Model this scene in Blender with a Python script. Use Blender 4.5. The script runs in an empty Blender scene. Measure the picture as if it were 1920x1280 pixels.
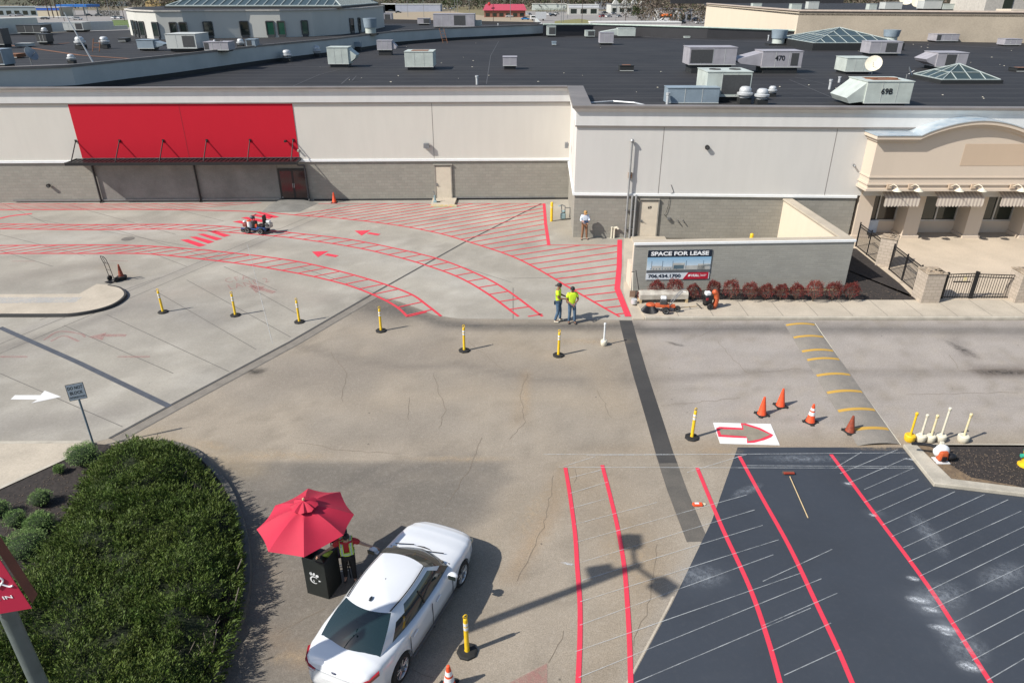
import bpy, bmesh, math, random
import numpy as np
from mathutils import Vector, Matrix
R = math.radians
random.seed(7); rng = np.random.default_rng(7)
scene = bpy.context.scene
COL = scene.collection

# ------------------------------------------------------------------ camera
CAM_H, PITCH, F = 12.98, R(26.508), 1310.0
cd = bpy.data.cameras.new('camera'); cam = bpy.data.objects.new('camera', cd); COL.objects.link(cam)
cam.location = (0, 0, CAM_H); cam.rotation_euler = (R(90) - PITCH, 0, 0)
cd.sensor_width = 36; cd.lens = F / 1920 * 36; cd.clip_start = .1; cd.clip_end = 6000
scene.camera = cam
# ------------------------------------------------------------------ daylight
SUN_AZ, SUN_EL = R(25.3), R(42)          # direction the shadows run, from +X towards +Y
w = bpy.data.worlds.new('World'); scene.world = w; w.use_nodes = True
nt = w.node_tree; bg = nt.nodes['Background']
sk = nt.nodes.new('ShaderNodeTexSky'); sk.sky_type = 'NISHITA'; sk.sun_disc = False
sk.sun_elevation = SUN_EL
sdir = Vector((-math.cos(SUN_AZ), -math.sin(SUN_AZ)))    # towards the sun
sk.sun_rotation = math.atan2(sdir.x, sdir.y)
nt.links.new(sk.outputs[0], bg.inputs[0]); bg.inputs[1].default_value = .10
sl = bpy.data.lights.new('sun', 'SUN'); sl.energy = 4.6; sl.angle = R(.5); sl.color = (1, .945, .865)
so = bpy.data.objects.new('sun', sl); COL.objects.link(so)
so.rotation_euler = Vector((math.cos(SUN_EL)*sdir.x, math.cos(SUN_EL)*sdir.y, math.sin(SUN_EL))).to_track_quat('Z', 'Y').to_euler()
so.location = (-30, -10, 40)
scene.view_settings.view_transform = 'Standard'; scene.view_settings.look = 'None'
scene.view_settings.exposure = 0.44; scene.view_settings.gamma = 1

# ------------------------------------------------------------------ survey helpers
cP, sP = math.cos(PITCH), math.sin(PITCH)
def ray(u, v):
    a, b = (u-960)/F, -(v-640)/F
    return Vector((a, cP + b*sP, -sP + b*cP))
def G(u, v, z=0.0):
    d = ray(u, v); t = (z-CAM_H)/d.z
    return Vector((d.x*t, d.y*t, z))
def WY(u, v, Y):
    d = ray(u, v); t = Y/d.y
    return Vector((d.x*t, Y, CAM_H + d.z*t))
def WP(u, v, A, B):                      # on the upright plane through ground points A, B
    d = ray(u, v); n = Vector((B[1]-A[1], A[0]-B[0]))
    t = (n.x*A[0] + n.y*A[1])/(n.x*d.x + n.y*d.y)
    return Vector((d.x*t, d.y*t, CAM_H + d.z*t))
def proj(p):
    x, y, z = p[0], p[1], p[2]-CAM_H
    wd = y*cP - z*sP
    return 960 + F*x/wd, 640 - F*(y*sP + z*cP)/wd
def hgt(base, vtop):                     # height whose top shows at row vtop
    lo, hi = 0.0, 30.0
    for _ in range(40):
        m = (lo+hi)/2
        if proj((base[0], base[1], base[2]+m))[1] > vtop: lo = m
        else: hi = m
    return lo

# ------------------------------------------------------------------ object helpers
def tag(o, label=None, cat=None, group=None, kind=None):
    if label: o['label'] = label
    if cat: o['category'] = cat
    if group: o['group'] = group
    if kind: o['kind'] = kind
    return o
def thing(name, label, cat, loc=(0,0,0), rz=0, group=None):
    o = bpy.data.objects.new(name, None); COL.objects.link(o)
    o.empty_display_size = .2
    o.location = loc; o.rotation_euler = (0, 0, rz)
    return tag(o, label, cat, group)
def kids(o): return [c for c in bpy.data.objects if c.parent == o]
def copy_tree(o, parent=None):
    c = o.copy(); COL.objects.link(c)
    if parent: c.parent = parent
    for ch in kids(o): copy_tree(ch, c)
    return c
def dup(o, loc, rz=0, label=None, group=None, scale=None):
    c = copy_tree(o); c.location = loc; c.rotation_euler = (0, 0, rz)
    if label: c['label'] = label
    if group: c['group'] = group
    if scale: c.scale = scale if not isinstance(scale, (int, float)) else (scale,)*3
    return c
class MB:
    def __init__(s): s.v = []; s.f = []
    def add(s, vs, fs):
        n = len(s.v); s.v += [tuple(p) for p in vs]; s.f += [tuple(i+n for i in f) for f in fs]; return s
    def box(s, c, d, rz=0, taper=1, shear=(0,0)):
        hx, hy, hz = d[0]/2, d[1]/2, d[2]/2; vs = []
        cr, sr = math.cos(rz), math.sin(rz)
        for z in (-hz, hz):
            t = taper if z > 0 else 1; k = 1 if z > 0 else 0
            for x, y in ((-hx,-hy),(hx,-hy),(hx,hy),(-hx,hy)):
                X, Y = x*t+shear[0]*k, y*t+shear[1]*k
                vs.append((c[0]+X*cr-Y*sr, c[1]+X*sr+Y*cr, c[2]+z))
        return s.add(vs, [(0,3,2,1),(4,5,6,7),(0,1,5,4),(1,2,6,5),(2,3,7,6),(3,0,4,7)])
    def bb(s, x0,x1,y0,y1,z0,z1): return s.box(((x0+x1)/2,(y0+y1)/2,(z0+z1)/2),(abs(x1-x0),abs(y1-y0),abs(z1-z0)))
    def cyl(s, a, b, r, r2=None, n=12, cap=True):
        a, b = Vector(a), Vector(b); r2 = r if r2 is None else r2
        q = (b-a).to_track_quat('Z', 'Y'); vs = []
        for p, rr in ((a, r), (b, r2)):
            for i in range(n):
                t = 2*math.pi*i/n
                vs.append(p + q @ Vector((rr*math.cos(t), rr*math.sin(t), 0)))
        fs = [(i, (i+1)%n, n+(i+1)%n, n+i) for i in range(n)]
        if cap: fs += [tuple(range(n-1,-1,-1)), tuple(range(n, 2*n))]
        return s.add(vs, fs)
    def tube(s, pts, r, n=8):
        for i in range(len(pts)-1): s.cyl(pts[i], pts[i+1], r, n=n)
        for p in pts[1:-1]: s.ball(p, (r,r,r), 6, 4)
        return s
    def lathe(s, prof, c=(0,0,0), n=20, a0=0, sq=1, cap=True):
        vs = []; m = len(prof)
        for i in range(n):
            t = a0 + 2*math.pi*i/n
            for r, z in prof: vs.append((c[0]+r*math.cos(t), c[1]+r*sq*math.sin(t), c[2]+z))
        fs = []
        for i in range(n):
            j = (i+1)%n
            for k in range(m-1): fs.append((i*m+k, j*m+k, j*m+k+1, i*m+k+1))
        if cap and prof[0][0] > 1e-4: fs.append(tuple(i*m for i in range(n-1,-1,-1)))
        if cap and prof[-1][0] > 1e-4: fs.append(tuple(i*m+m-1 for i in range(n)))
        return s.add(vs, fs)
    def ball(s, c, r, n=12, m=8):
        prof = [(math.sin(math.pi*k/m), -math.cos(math.pi*k/m)) for k in range(m+1)]
        vs = []; 
        for i in range(n):
            t = 2*math.pi*i/n
            for a, z in prof: vs.append((c[0]+r[0]*a*math.cos(t), c[1]+r[1]*a*math.sin(t), c[2]+r[2]*z))
        M = m+1
        fs = [(i*M+k, ((i+1)%n)*M+k, ((i+1)%n)*M+k+1, i*M+k+1) for i in range(n) for k in range(m)]
        return s.add(vs, fs)
    def prism(s, poly, z0, z1):
        n = len(poly); a = sum(poly[i][0]*poly[(i+1)%n][1]-poly[(i+1)%n][0]*poly[i][1] for i in range(n))
        if a < 0: poly = poly[::-1]
        vs = [(p[0],p[1],z0) for p in poly] + [(p[0],p[1],z1) for p in poly]
        return s.add(vs, [tuple(range(n-1,-1,-1)), tuple(range(n,2*n))] + [(i,(i+1)%n,n+(i+1)%n,n+i) for i in range(n)])
    def plate(s, poly, y0, y1):          # outline in x,z standing upright, thickness along y
        n = len(poly); a = sum(poly[i][0]*poly[(i+1)%n][1]-poly[(i+1)%n][0]*poly[i][1] for i in range(n))
        if a < 0: poly = poly[::-1]
        vs = [(p[0],y0,p[1]) for p in poly] + [(p[0],y1,p[1]) for p in poly]
        return s.add(vs, [tuple(range(n)), tuple(range(2*n-1,n-1,-1))] + [(i,n+i,n+(i+1)%n,(i+1)%n) for i in range(n)])
    def flat(s, poly, z):
        n = len(poly); a = sum(poly[i][0]*poly[(i+1)%n][1]-poly[(i+1)%n][0]*poly[i][1] for i in range(n))
        if a < 0: poly = poly[::-1]
        return s.add([(p[0],p[1],z) for p in poly], [tuple(range(n))])
    def ribbon(s, pts, wd, z, w2=None):
        n = len(pts); vs = []
        for i in range(n):
            a = Vector(pts[max(i-1,0)][:2]); b = Vector(pts[min(i+1,n-1)][:2]); d = (b-a)
            if d.length < 1e-9: d = Vector((1,0))
            d.normalize(); nn = Vector((-d.y, d.x)); ww = wd if w2 is None else wd+(w2-wd)*i/(n-1)
            p = Vector(pts[i][:2])
            vs += [(*(p+nn*ww/2), z), (*(p-nn*ww/2), z)]
        return s.add(vs, [(2*i, 2*i+1, 2*i+3, 2*i+2) for i in range(n-1)])
    def xf(s, M): s.v = [tuple(M @ Vector(p)) for p in s.v]; return s
    def build(s, name, mat, parent=None, smooth=False, bevel=0, label=None):
        me = bpy.data.meshes.new(name); me.from_pydata(s.v, [], s.f); me.update()
        bm = bmesh.new(); bm.from_mesh(me); bmesh.ops.remove_doubles(bm, verts=bm.verts, dist=1e-5)
        bmesh.ops.recalc_face_normals(bm, faces=bm.faces)
        if smooth:
            for f in bm.faces: f.smooth = True
        bm.to_mesh(me); bm.free()
        if smooth: 
            try: me.set_sharp_from_angle(angle=R(40))
            except Exception: pass
        me.materials.append(mat)
        o = bpy.data.objects.new(name, me); COL.objects.link(o)
        if parent: o.parent = parent
        if bevel:
            b = o.modifiers.new('b', 'BEVEL'); b.width = bevel; b.segments = 2; b.limit_method = 'ANGLE'; b.angle_limit = R(40)
        if label: o['label'] = label
        return o
def flatmesh(name, mat, mb, kind='structure', parent=None):
    me = bpy.data.meshes.new(name); me.from_pydata(mb.v, [], mb.f); me.update(); me.materials.append(mat)
    o = bpy.data.objects.new(name, me); COL.objects.link(o)
    if parent: o.parent = parent
    elif kind: o['kind'] = kind
    return o
def smooth_line(pts, n=8):
    pts = [Vector(p[:2]) for p in pts]; P = [pts[0]*2-pts[1]] + pts + [pts[-1]*2-pts[-2]]; out = []
    for i in range(1, len(P)-2):
        for k in range(n):
            t = k/n; a, b, c, d = P[i-1:i+3]
            out.append(.5*((2*b)+(c-a)*t+(2*a-5*b+4*c-d)*t*t+(3*b-a-3*c+d)*t**3))
    out.append(pts[-1]); return out
def text_mb(txt, size, thick=0.0, bold=0.0, align='LEFT', space=1.0):
    c = bpy.data.curves.new('t', 'FONT'); c.body = txt; c.size = size; c.extrude = thick; c.offset = bold
    c.align_x = align; c.space_character = space; c.resolution_u = 3
    o = bpy.data.objects.new('t', c); COL.objects.link(o)
    dg = bpy.context.evaluated_depsgraph_get(); me = o.evaluated_get(dg).to_mesh()
    mb = MB(); mb.add([v.co[:] for v in me.vertices], [tuple(p.vertices) for p in me.polygons])
    o.evaluated_get(dg).to_mesh_clear(); bpy.data.objects.remove(o); bpy.data.curves.remove(c)
    return mb
UP = Matrix.Rotation(R(90), 4, 'X')      # lying text -> standing text facing -Y

# ------------------------------------------------------------------ materials
def newmat(name):
    m = bpy.data.materials.new(name); m.use_nodes = True
    return m, m.node_tree, m.node_tree.nodes['Principled BSDF']
def nd(t, typ, **k):
    n = t.nodes.new(typ)
    for a, b in k.items():
        if a in n.inputs.keys() if isinstance(a, str) else False: n.inputs[a].default_value = b
        else: setattr(n, a, b)
    return n
def mixc(t, fac, a, b, typ='MIX'):
    m = t.nodes.new('ShaderNodeMix'); m.data_type = 'RGBA'; m.blend_type = typ
    for sock, val in ((m.inputs[0], fac), (m.inputs[6], a), (m.inputs[7], b)):
        if isinstance(val, (int, float)): sock.default_value = val
        elif isinstance(val, tuple): sock.default_value = (*val[:3], 1)
        else: t.links.new(val, sock)
    return m.outputs[2]
def noise(t, vec, scale, detail=4, rough=.6):
    n = t.nodes.new('ShaderNodeTexNoise'); n.inputs['Scale'].default_value = scale
    n.inputs['Detail'].default_value = detail; n.inputs['Roughness'].default_value = rough
    if vec is not None: t.links.new(vec, n.inputs['Vector'])
    return n.outputs['Fac']
def ramp(t, fac, a, b, lo=0.0, hi=1.0):
    r = t.nodes.new('ShaderNodeMapRange'); r.inputs[1].default_value = a; r.inputs[2].default_value = b
    r.inputs[3].default_value = lo; r.inputs[4].default_value = hi; t.links.new(fac, r.inputs[0]); return r.outputs[0]
def bump(t, b, h, strength, dist=.01):
    n = t.nodes.new('ShaderNodeBump'); n.inputs['Strength'].default_value = strength; n.inputs['Distance'].default_value = dist
    t.links.new(h, n.inputs['Height']); t.links.new(n.outputs[0], b.inputs['Normal'])
def mat(name, c, rough=.6, metal=0, var=.12, vs=3.0, c2=None, fine=0, bs=0, bst=.3, coat=0, spec=None):
    m, t, b = newmat(name)
    tc = t.nodes.new('ShaderNodeTexCoord').outputs['Object']
    n = noise(t, tc, vs)
    c2 = c2 or tuple(x*(1-var*2.2) for x in c)
    col = mixc(t, ramp(t, n, .35, .75), c, c2)
    if fine:
        col = mixc(t, ramp(t, noise(t, tc, vs*25, 2), .3, .7, 0, fine), col, (0,0,0))
    t.links.new(col, b.inputs['Base Color'])
    b.inputs['Roughness'].default_value = rough; b.inputs['Metallic'].default_value = metal
    b.inputs['Coat Weight'].default_value = coat; b.inputs['Coat Roughness'].default_value = .06
    if spec is not None: b.inputs['Specular IOR Level'].default_value = spec
    if bs: bump(t, b, noise(t, tc, bs, 3), bst)
    return m
def srgb(r, g, b, k=1.0):
    f = lambda x: ((x/255+.055)/1.055)**2.4 if x/255 > .04045 else x/255/12.92
    return (f(r)*k, f(g)*k, f(b)*k)
def ground_mat(name, grain=60, gamt=.35, bst=.5, rough=.88, blotch=(.7, .22), specks=0, mdk=.14):
    m, t, b = newmat(name)
    at = t.nodes.new('ShaderNodeAttribute'); at.attribute_name = 'wear'
    tc = t.nodes.new('ShaderNodeTexCoord').outputs['Object']
    g = noise(t, tc, grain, 3, .7)
    col = mixc(t, ramp(t, g, .3, .7, gamt, 0), at.outputs['Color'], (.01,.01,.01))
    bl = noise(t, tc, blotch[0], 6, .65)
    col = mixc(t, ramp(t, bl, .3, .7, 0, blotch[1]), col, (.03,.028,.025))
    md = noise(t, tc, 7, 5, .7)
    col = mixc(t, ramp(t, md, .5, .75, 0, mdk), col, (.6,.56,.5))
    g2 = noise(t, tc, 13, 4, .75); col = mixc(t, ramp(t, g2, .35, .7, 0, mdk*1.6), col, (.06,.05,.04))
    if specks:
        vo = t.nodes.new('ShaderNodeTexVoronoi'); vo.inputs['Scale'].default_value = 1.1; vo.inputs['Randomness'].default_value = 1; t.links.new(tc, vo.inputs['Vector'])
        col = mixc(t, ramp(t, vo.outputs['Distance'], .02, .045, specks, 0), col, (.03,.03,.03))
    t.links.new(col, b.inputs['Base Color']); b.inputs['Roughness'].default_value = rough
    b.inputs['Specular IOR Level'].default_value = .25
    bump(t, b, g, bst, .006)
    return m
def paint_mat(name, c, wear=.35, sc=14, top=1.0, lo=.28, hi=.42):
    m, t, b = newmat(name)
    tc = t.nodes.new('ShaderNodeTexCoord').outputs['Object']
    n = noise(t, tc, sc, 6, .75)
    t.links.new(mixc(t, ramp(t, n, .2, .8), c, tuple(x*.8 for x in c)), b.inputs['Base Color'])
    b.inputs['Roughness'].default_value = .6
    a = ramp(t, n, lo, hi, (1-wear)*top, top)
    t.links.new(a, b.inputs['Alpha'])
    return m
def block_mat(name, c, mortar, bw=.4, bh=.2, stain=.25):
    m, t, b = newmat(name)
    tc = t.nodes.new('ShaderNodeTexCoord').outputs['Object']
    sp = t.nodes.new('ShaderNodeSeparateXYZ'); t.links.new(tc, sp.inputs[0])
    ad = t.nodes.new('ShaderNodeMath'); t.links.new(sp.outputs[0], ad.inputs[0]); t.links.new(sp.outputs[1], ad.inputs[1])
    cb = t.nodes.new('ShaderNodeCombineXYZ'); t.links.new(ad.outputs[0], cb.inputs[0]); t.links.new(sp.outputs[2], cb.inputs[1])
    br = t.nodes.new('ShaderNodeTexBrick'); t.links.new(cb.outputs[0], br.inputs['Vector'])
    br.inputs['Scale'].default_value = 1; br.inputs['Brick Width'].default_value = bw; br.inputs['Row Height'].default_value = bh
    br.inputs['Mortar Size'].default_value = .012; br.inputs['Mortar Smooth'].default_value = .3
    br.inputs['Color1'].default_value = (*c, 1); br.inputs['Color2'].default_value = (*[x*.88 for x in c], 1); br.inputs['Mortar'].default_value = (*mortar, 1)
    n = noise(t, tc, .9, 6); col = mixc(t, ramp(t, n, .4, .8, 0, stain), br.outputs['Color'], tuple(x*.45 for x in c))
    n2 = noise(t, tc, 30, 3)
    col = mixc(t, ramp(t, n2, .3, .7, 0, .25), col, tuple(x*.5 for x in c))
    t.links.new(col, b.inputs['Base Color']); b.inputs['Roughness'].default_value = .85
    mx = t.nodes.new('ShaderNodeMath'); mx.operation = 'SUBTRACT'; t.links.new(n2, mx.inputs[0]); t.links.new(br.outputs['Fac'], mx.inputs[1])
    bump(t, b, mx.outputs[0], .5, .01)
    return m
def stucco_mat(name, c, streak=.055):
    m, t, b = newmat(name)
    tc = t.nodes.new('ShaderNodeTexCoord').outputs['Object']
    mp = t.nodes.new('ShaderNodeMapping'); mp.inputs['Scale'].default_value = (1.3, 1.3, .22); t.links.new(tc, mp.inputs[0])
    n = noise(t, mp.outputs[0], 1.5, 6, .6)
    col = mixc(t, ramp(t, n, .4, .75, 0, streak*2), c, tuple(x*.6 for x in c))
    col = mixc(t, ramp(t, noise(t, tc, .25, 3), .35, .7, 0, .12), col, tuple(x*.75 for x in c))
    t.links.new(col, b.inputs['Base Color']); b.inputs['Roughness'].default_value = .85
    b.inputs['Specular IOR Level'].default_value = .2
    bump(t, b, noise(t, tc, 45, 3), .25, .01)
    return m
def glass_mat(name, c, rough=.06, alpha=1.0):
    m, t, b = newmat(name)
    b.inputs['Base Color'].default_value = (*c, 1); b.inputs['Roughness'].default_value = rough
    b.inputs['Specular IOR Level'].default_value = .8; b.inputs['Alpha'].default_value = alpha
    return m
M = {}
M['asphalt'] = ground_mat('asphalt', 34, .46, .8, .9, (.6, .12), mdk=.13, specks=.6)
M['concrete'] = ground_mat('concrete', 50, .16, .3, .85, (.45, .24), mdk=.12, specks=.35)
M['seal'] = ground_mat('sealcoat', 90, .12, .3, .62, (.9, .12), mdk=.012)
M['walk'] = mat('sidewalk_concrete', (.50,.44,.35), .85, var=.1, vs=.8, fine=.18, bs=60, bst=.2)
M['patio'] = mat('patio_concrete', (.56,.47,.36), .85, var=.09, vs=.5, fine=.15)
M['kerb'] = mat('kerb_concrete', (.50,.46,.38), .85, var=.16, vs=2, fine=.2)
M['kerbdark'] = mat('tyre_blackened_kerb', (.035,.035,.035), .8, vs=3)
M['joint'] = mat('joint_sealant', (.07,.068,.065), .8)
M['joint2'] = mat('weathered_joint', (.15,.14,.125), .9)
M['crack'] = mat('crack', (.19,.155,.115), .95)
M['blueseal'] = mat('blue_grey_sealant', (.085,.095,.115), .7, fine=.3)
M['strip'] = mat('dark_patch', (.042,.041,.040), .85, vs=.7, fine=.2, c2=(.065,.062,.058))
M['red'] = paint_mat('fresh_red_paint', (.64,.05,.07), .45, 22, 1, .3, .45)
M['redsolid'] = paint_mat('solid_red_paint', (.70,.045,.08), .3, 26, 1, .3, .45)
M['pink'] = paint_mat('faded_red_paint', (.52,.19,.18), .95, 7, .5, .3, .7)
M['white'] = paint_mat('road_white_paint', (.72,.72,.70), .5)
M['chalk'] = paint_mat('chalk', (.60,.63,.64), .92, 1.6, .8, .32, .72)
M['yellowp'] = paint_mat('road_yellow_paint', (.55,.33,.06), .5)
M['mulch'] = mat('mulch', (.022,.018,.016), .95, vs=9, c2=(.06,.048,.042), fine=.5, bs=30, bst=1)
M['soil'] = mat('soil', (.05,.04,.03), .95, vs=6, c2=(.09,.07,.055), fine=.5, bs=30, bst=1)
M['stucco'] = stucco_mat('stucco_warm_grey', (.585,.562,.51))
M['stucco2'] = stucco_mat('stucco_cool_grey', (.56,.55,.525))
M['tan'] = stucco_mat('tan_stucco', (.57,.485,.395), .04)
M['tandark'] = stucco_mat('tan_stucco_patch', (.50,.39,.29), .04)
M['cream'] = stucco_mat('cream_stucco', (.62,.54,.43), .06)
M['redwall'] = stucco_mat('red_wall', (.48,.012,.028), .03)
M['trim'] = mat('white_trim', (.74,.76,.76), .6, var=.04)
M['band'] = stucco_mat('parapet_band', (.60,.60,.585), .1)
M['cap'] = mat('parapet_cap_metal', (.20,.18,.165), .5, var=.15, vs=.6)
M['block'] = block_mat('painted_block', (.31,.295,.255), (.255,.243,.212))
M['block2'] = block_mat('painted_brick', (.35,.345,.31), (.30,.295,.265), .4, .1)
M['stone'] = block_mat('split_stone', (.46,.39,.32), (.30,.26,.2), .3, .16, .4)
M['stonecap'] = mat('stone_cap', (.42,.34,.25), .9, var=.3, vs=6, c2=(.12,.09,.06), bs=12, bst=1)
def roof_mat():
    m, t, b = newmat('roof_membrane'); tc = t.nodes.new('ShaderNodeTexCoord').outputs['Object']
    sp = t.nodes.new('ShaderNodeSeparateXYZ'); t.links.new(tc, sp.inputs[0])
    wv = t.nodes.new('ShaderNodeMath'); wv.operation = 'MULTIPLY'; wv.inputs[1].default_value = .42; t.links.new(sp.outputs[1], wv.inputs[0])
    fr = t.nodes.new('ShaderNodeMath'); fr.operation = 'FRACT'; t.links.new(wv.outputs[0], fr.inputs[0])
    base = mixc(t, ramp(t, noise(t, tc, .18, 6, .65), .35, .7), (.019,.019,.021), (.031,.030,.031))
    col = mixc(t, ramp(t, fr.outputs[0], .0, .12, 1, 0), base, (.066,.066,.066))
    mp = t.nodes.new('ShaderNodeMapping'); mp.inputs['Scale'].default_value = (.25, 1.4, 1); t.links.new(tc, mp.inputs[0])
    col = mixc(t, ramp(t, noise(t, mp.outputs[0], .7, 6, .75), .58, .8, 0, .35), col, (.13,.125,.12))
    t.links.new(col, b.inputs['Base Color']); b.inputs['Roughness'].default_value = .75; b.inputs['Specular IOR Level'].default_value = .3
    return m
M['roof'] = roof_mat()
M['parapet_in'] = mat('membrane_upstand', (.03,.03,.034), .7, vs=.5)
M['greywall'] = mat('grey_roof_wall', (.47,.49,.47), .7, vs=.4, c2=(.38,.40,.39))
M['hvac_white'] = mat('hvac_greenish_white', (.50,.55,.51), .55, vs=1.2, fine=.1)
M['hvac_grey'] = mat('hvac_lavender_grey', (.36,.35,.38), .55, vs=1.2, fine=.1)
M['hvac_dark'] = mat('hvac_grille', (.06,.062,.064), .5, vs=8)
M['hvac_blue'] = mat('hvac_blue_grey', (.24,.30,.35), .5, vs=1)
M['galv'] = mat('galvanised', (.56,.58,.59), .4, .25, vs=3)
M['rust'] = mat('rust', (.20,.09,.045), .85, vs=5)
M['curbblk'] = mat('roof_curb_black', (.018,.02,.021), .7)
M['sky_glass'] = glass_mat('skylight_glass', (.035,.055,.055), .35)
M['skyframe'] = mat('skylight_frame', (.34,.39,.38), .6)
M['winglass'] = glass_mat('window_glass', (.012,.02,.016), .05)
M['greenglass'] = glass_mat('green_window_glass', (.015,.07,.045), .1)
M['black'] = mat('black_metal', (.012,.012,.014), .45, var=.2)
M['rubber'] = mat('black_rubber', (.018,.018,.018), .8, var=.25, vs=9)
M['door'] = mat('door_beige', (.60,.535,.43), .55, var=.06)
M['yellow'] = mat('yellow_plastic', (.78,.50,.02), .45, var=.12, vs=7)
M['yellowold'] = mat('weathered_yellow', (.62,.50,.22), .6, var=.2, vs=7, c2=(.60,.58,.48))
M['offwhite'] = mat('offwhite_paint', (.66,.62,.50), .6, var=.12, vs=6)
M['reflect'] = mat('reflective_white', (.72,.74,.75), .35)
M['orange'] = mat('cone_orange', (.78,.085,.022), .5, var=.14, vs=9)
M['orangeold'] = mat('dirty_cone_orange', (.30,.055,.022), .6, var=.3, vs=9)
M['orangem'] = mat('machine_orange', (.52,.10,.03), .5, var=.18, vs=9)
M['steel'] = mat('grey_steel', (.30,.31,.32), .4, .6)
M['conduit'] = mat('grey_conduit', (.33,.34,.345), .45, .3)
M['wood'] = mat('pale_wood', (.55,.42,.24), .6, vs=12)
M['bark'] = mat('bark', (.12,.09,.065), .9, vs=8)
def leaf(name, a, b_, sc=1.2):
    m, t, b = newmat(name); tc = t.nodes.new('ShaderNodeTexCoord').outputs['Object']
    at = t.nodes.new('ShaderNodeAttribute'); at.attribute_name = 'wear'
    col = mixc(t, ramp(t, noise(t, tc, sc, 4), .3, .7), a, b_)
    col = mixc(t, 1.0, col, at.outputs['Color'], 'MULTIPLY')
    t.links.new(col, b.inputs['Base Color']); b.inputs['Roughness'].default_value = .6; b.inputs['Specular IOR Level'].default_value = .25
    return m
M['juniper'] = leaf('juniper_green', (.060,.100,.018), (.088,.122,.024))
M['boxwood'] = leaf('boxwood_green', (.17,.27,.09), (.23,.33,.12), 3)
M['redleaf'] = leaf('red_shrub_leaf', (.20,.028,.036), (.13,.05,.03), 3.5)
M['pine'] = leaf('pine_green', (.035,.055,.02), (.06,.075,.03), .1)
M['twig'] = leaf('bare_twig', (.12,.095,.075), (.09,.075,.06), .1)

# ================================================================== GROUND
def vnoise(P, s, seed):
    g = np.random.default_rng(seed).random((97, 97)); q = P*s; i = np.floor(q).astype(int); f = q-i; f = f*f*(3-2*f)
    a = lambda dx, dy: g[(i[:,0]+dx) % 97, (i[:,1]+dy) % 97]
    return (a(0,0)*(1-f[:,0])+a(1,0)*f[:,0])*(1-f[:,1]) + (a(0,1)*(1-f[:,0])+a(1,1)*f[:,0])*f[:,1]
def fbm(P, s, seed, o=4):
    r = 0; k = .5; t = 0
    for j in range(o): r = r + k*vnoise(P+j*7.3, s*2**j, seed+j); t += k; k *= .55
    return r/t
def near(P, pts, wd):
    d = np.full(len(P), 1e9)
    for a, b in zip(pts[:-1], pts[1:]):
        a = np.array(a[:2]); b = np.array(b[:2]); ab = b-a
        t = np.clip(((P-a) @ ab)/(ab @ ab + 1e-9), 0, 1)
        d = np.minimum(d, np.hypot(*(P-a-t[:,None]*ab).T))
    return np.exp(-(d/wd)**2)
def sst(x): x = np.clip(x, 0, 1); return x*x*(3-2*x)
def gp(*px): return [G(u, v)[:2] for u, v in px]
def sheet(name, poly, z, step, m, paint, kind='structure'):
    bm = bmesh.new(); vs = [bm.verts.new((p[0], p[1], z)) for p in poly]; bm.faces.new(vs)
    xs = [p[0] for p in poly]; ys = [p[1] for p in poly]
    def cut(co, no):
        bmesh.ops.bisect_plane(bm, geom=bm.verts[:]+bm.edges[:]+bm.faces[:], plane_co=co, plane_no=no)
    x = min(xs)+step
    while x < max(xs):
        cut((x,0,0), (1,0,0)); x += step if abs(x) < 26 else step*3
    y = min(ys)+step
    while y < max(ys):
        cut((0,y,0), (0,1,0)); y += step*(.7 if y < 18 else 1)
    me = bpy.data.meshes.new(name); bm.normal_update()
    if bm.faces[:] and bm.faces[:][0].normal.z < 0: bmesh.ops.reverse_faces(bm, faces=bm.faces)
    bm.to_mesh(me); bm.free()
    P = np.array([v.co[:2] for v in me.vertices]); c = paint(P)
    at = me.color_attributes.new('wear', 'FLOAT_COLOR', 'POINT')
    at.data.foreach_set('color', np.c_[np.clip(c, 0, 1), np.ones(len(P))].astype(np.float32).ravel())
    me.materials.append(m); o = bpy.data.objects.new(name, me); COL.objects.link(o)
    if kind: o['kind'] = kind
    return o
def blend(c, m, col): return c*(1-m[:,None]) + np.array(col)*m[:,None]

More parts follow.
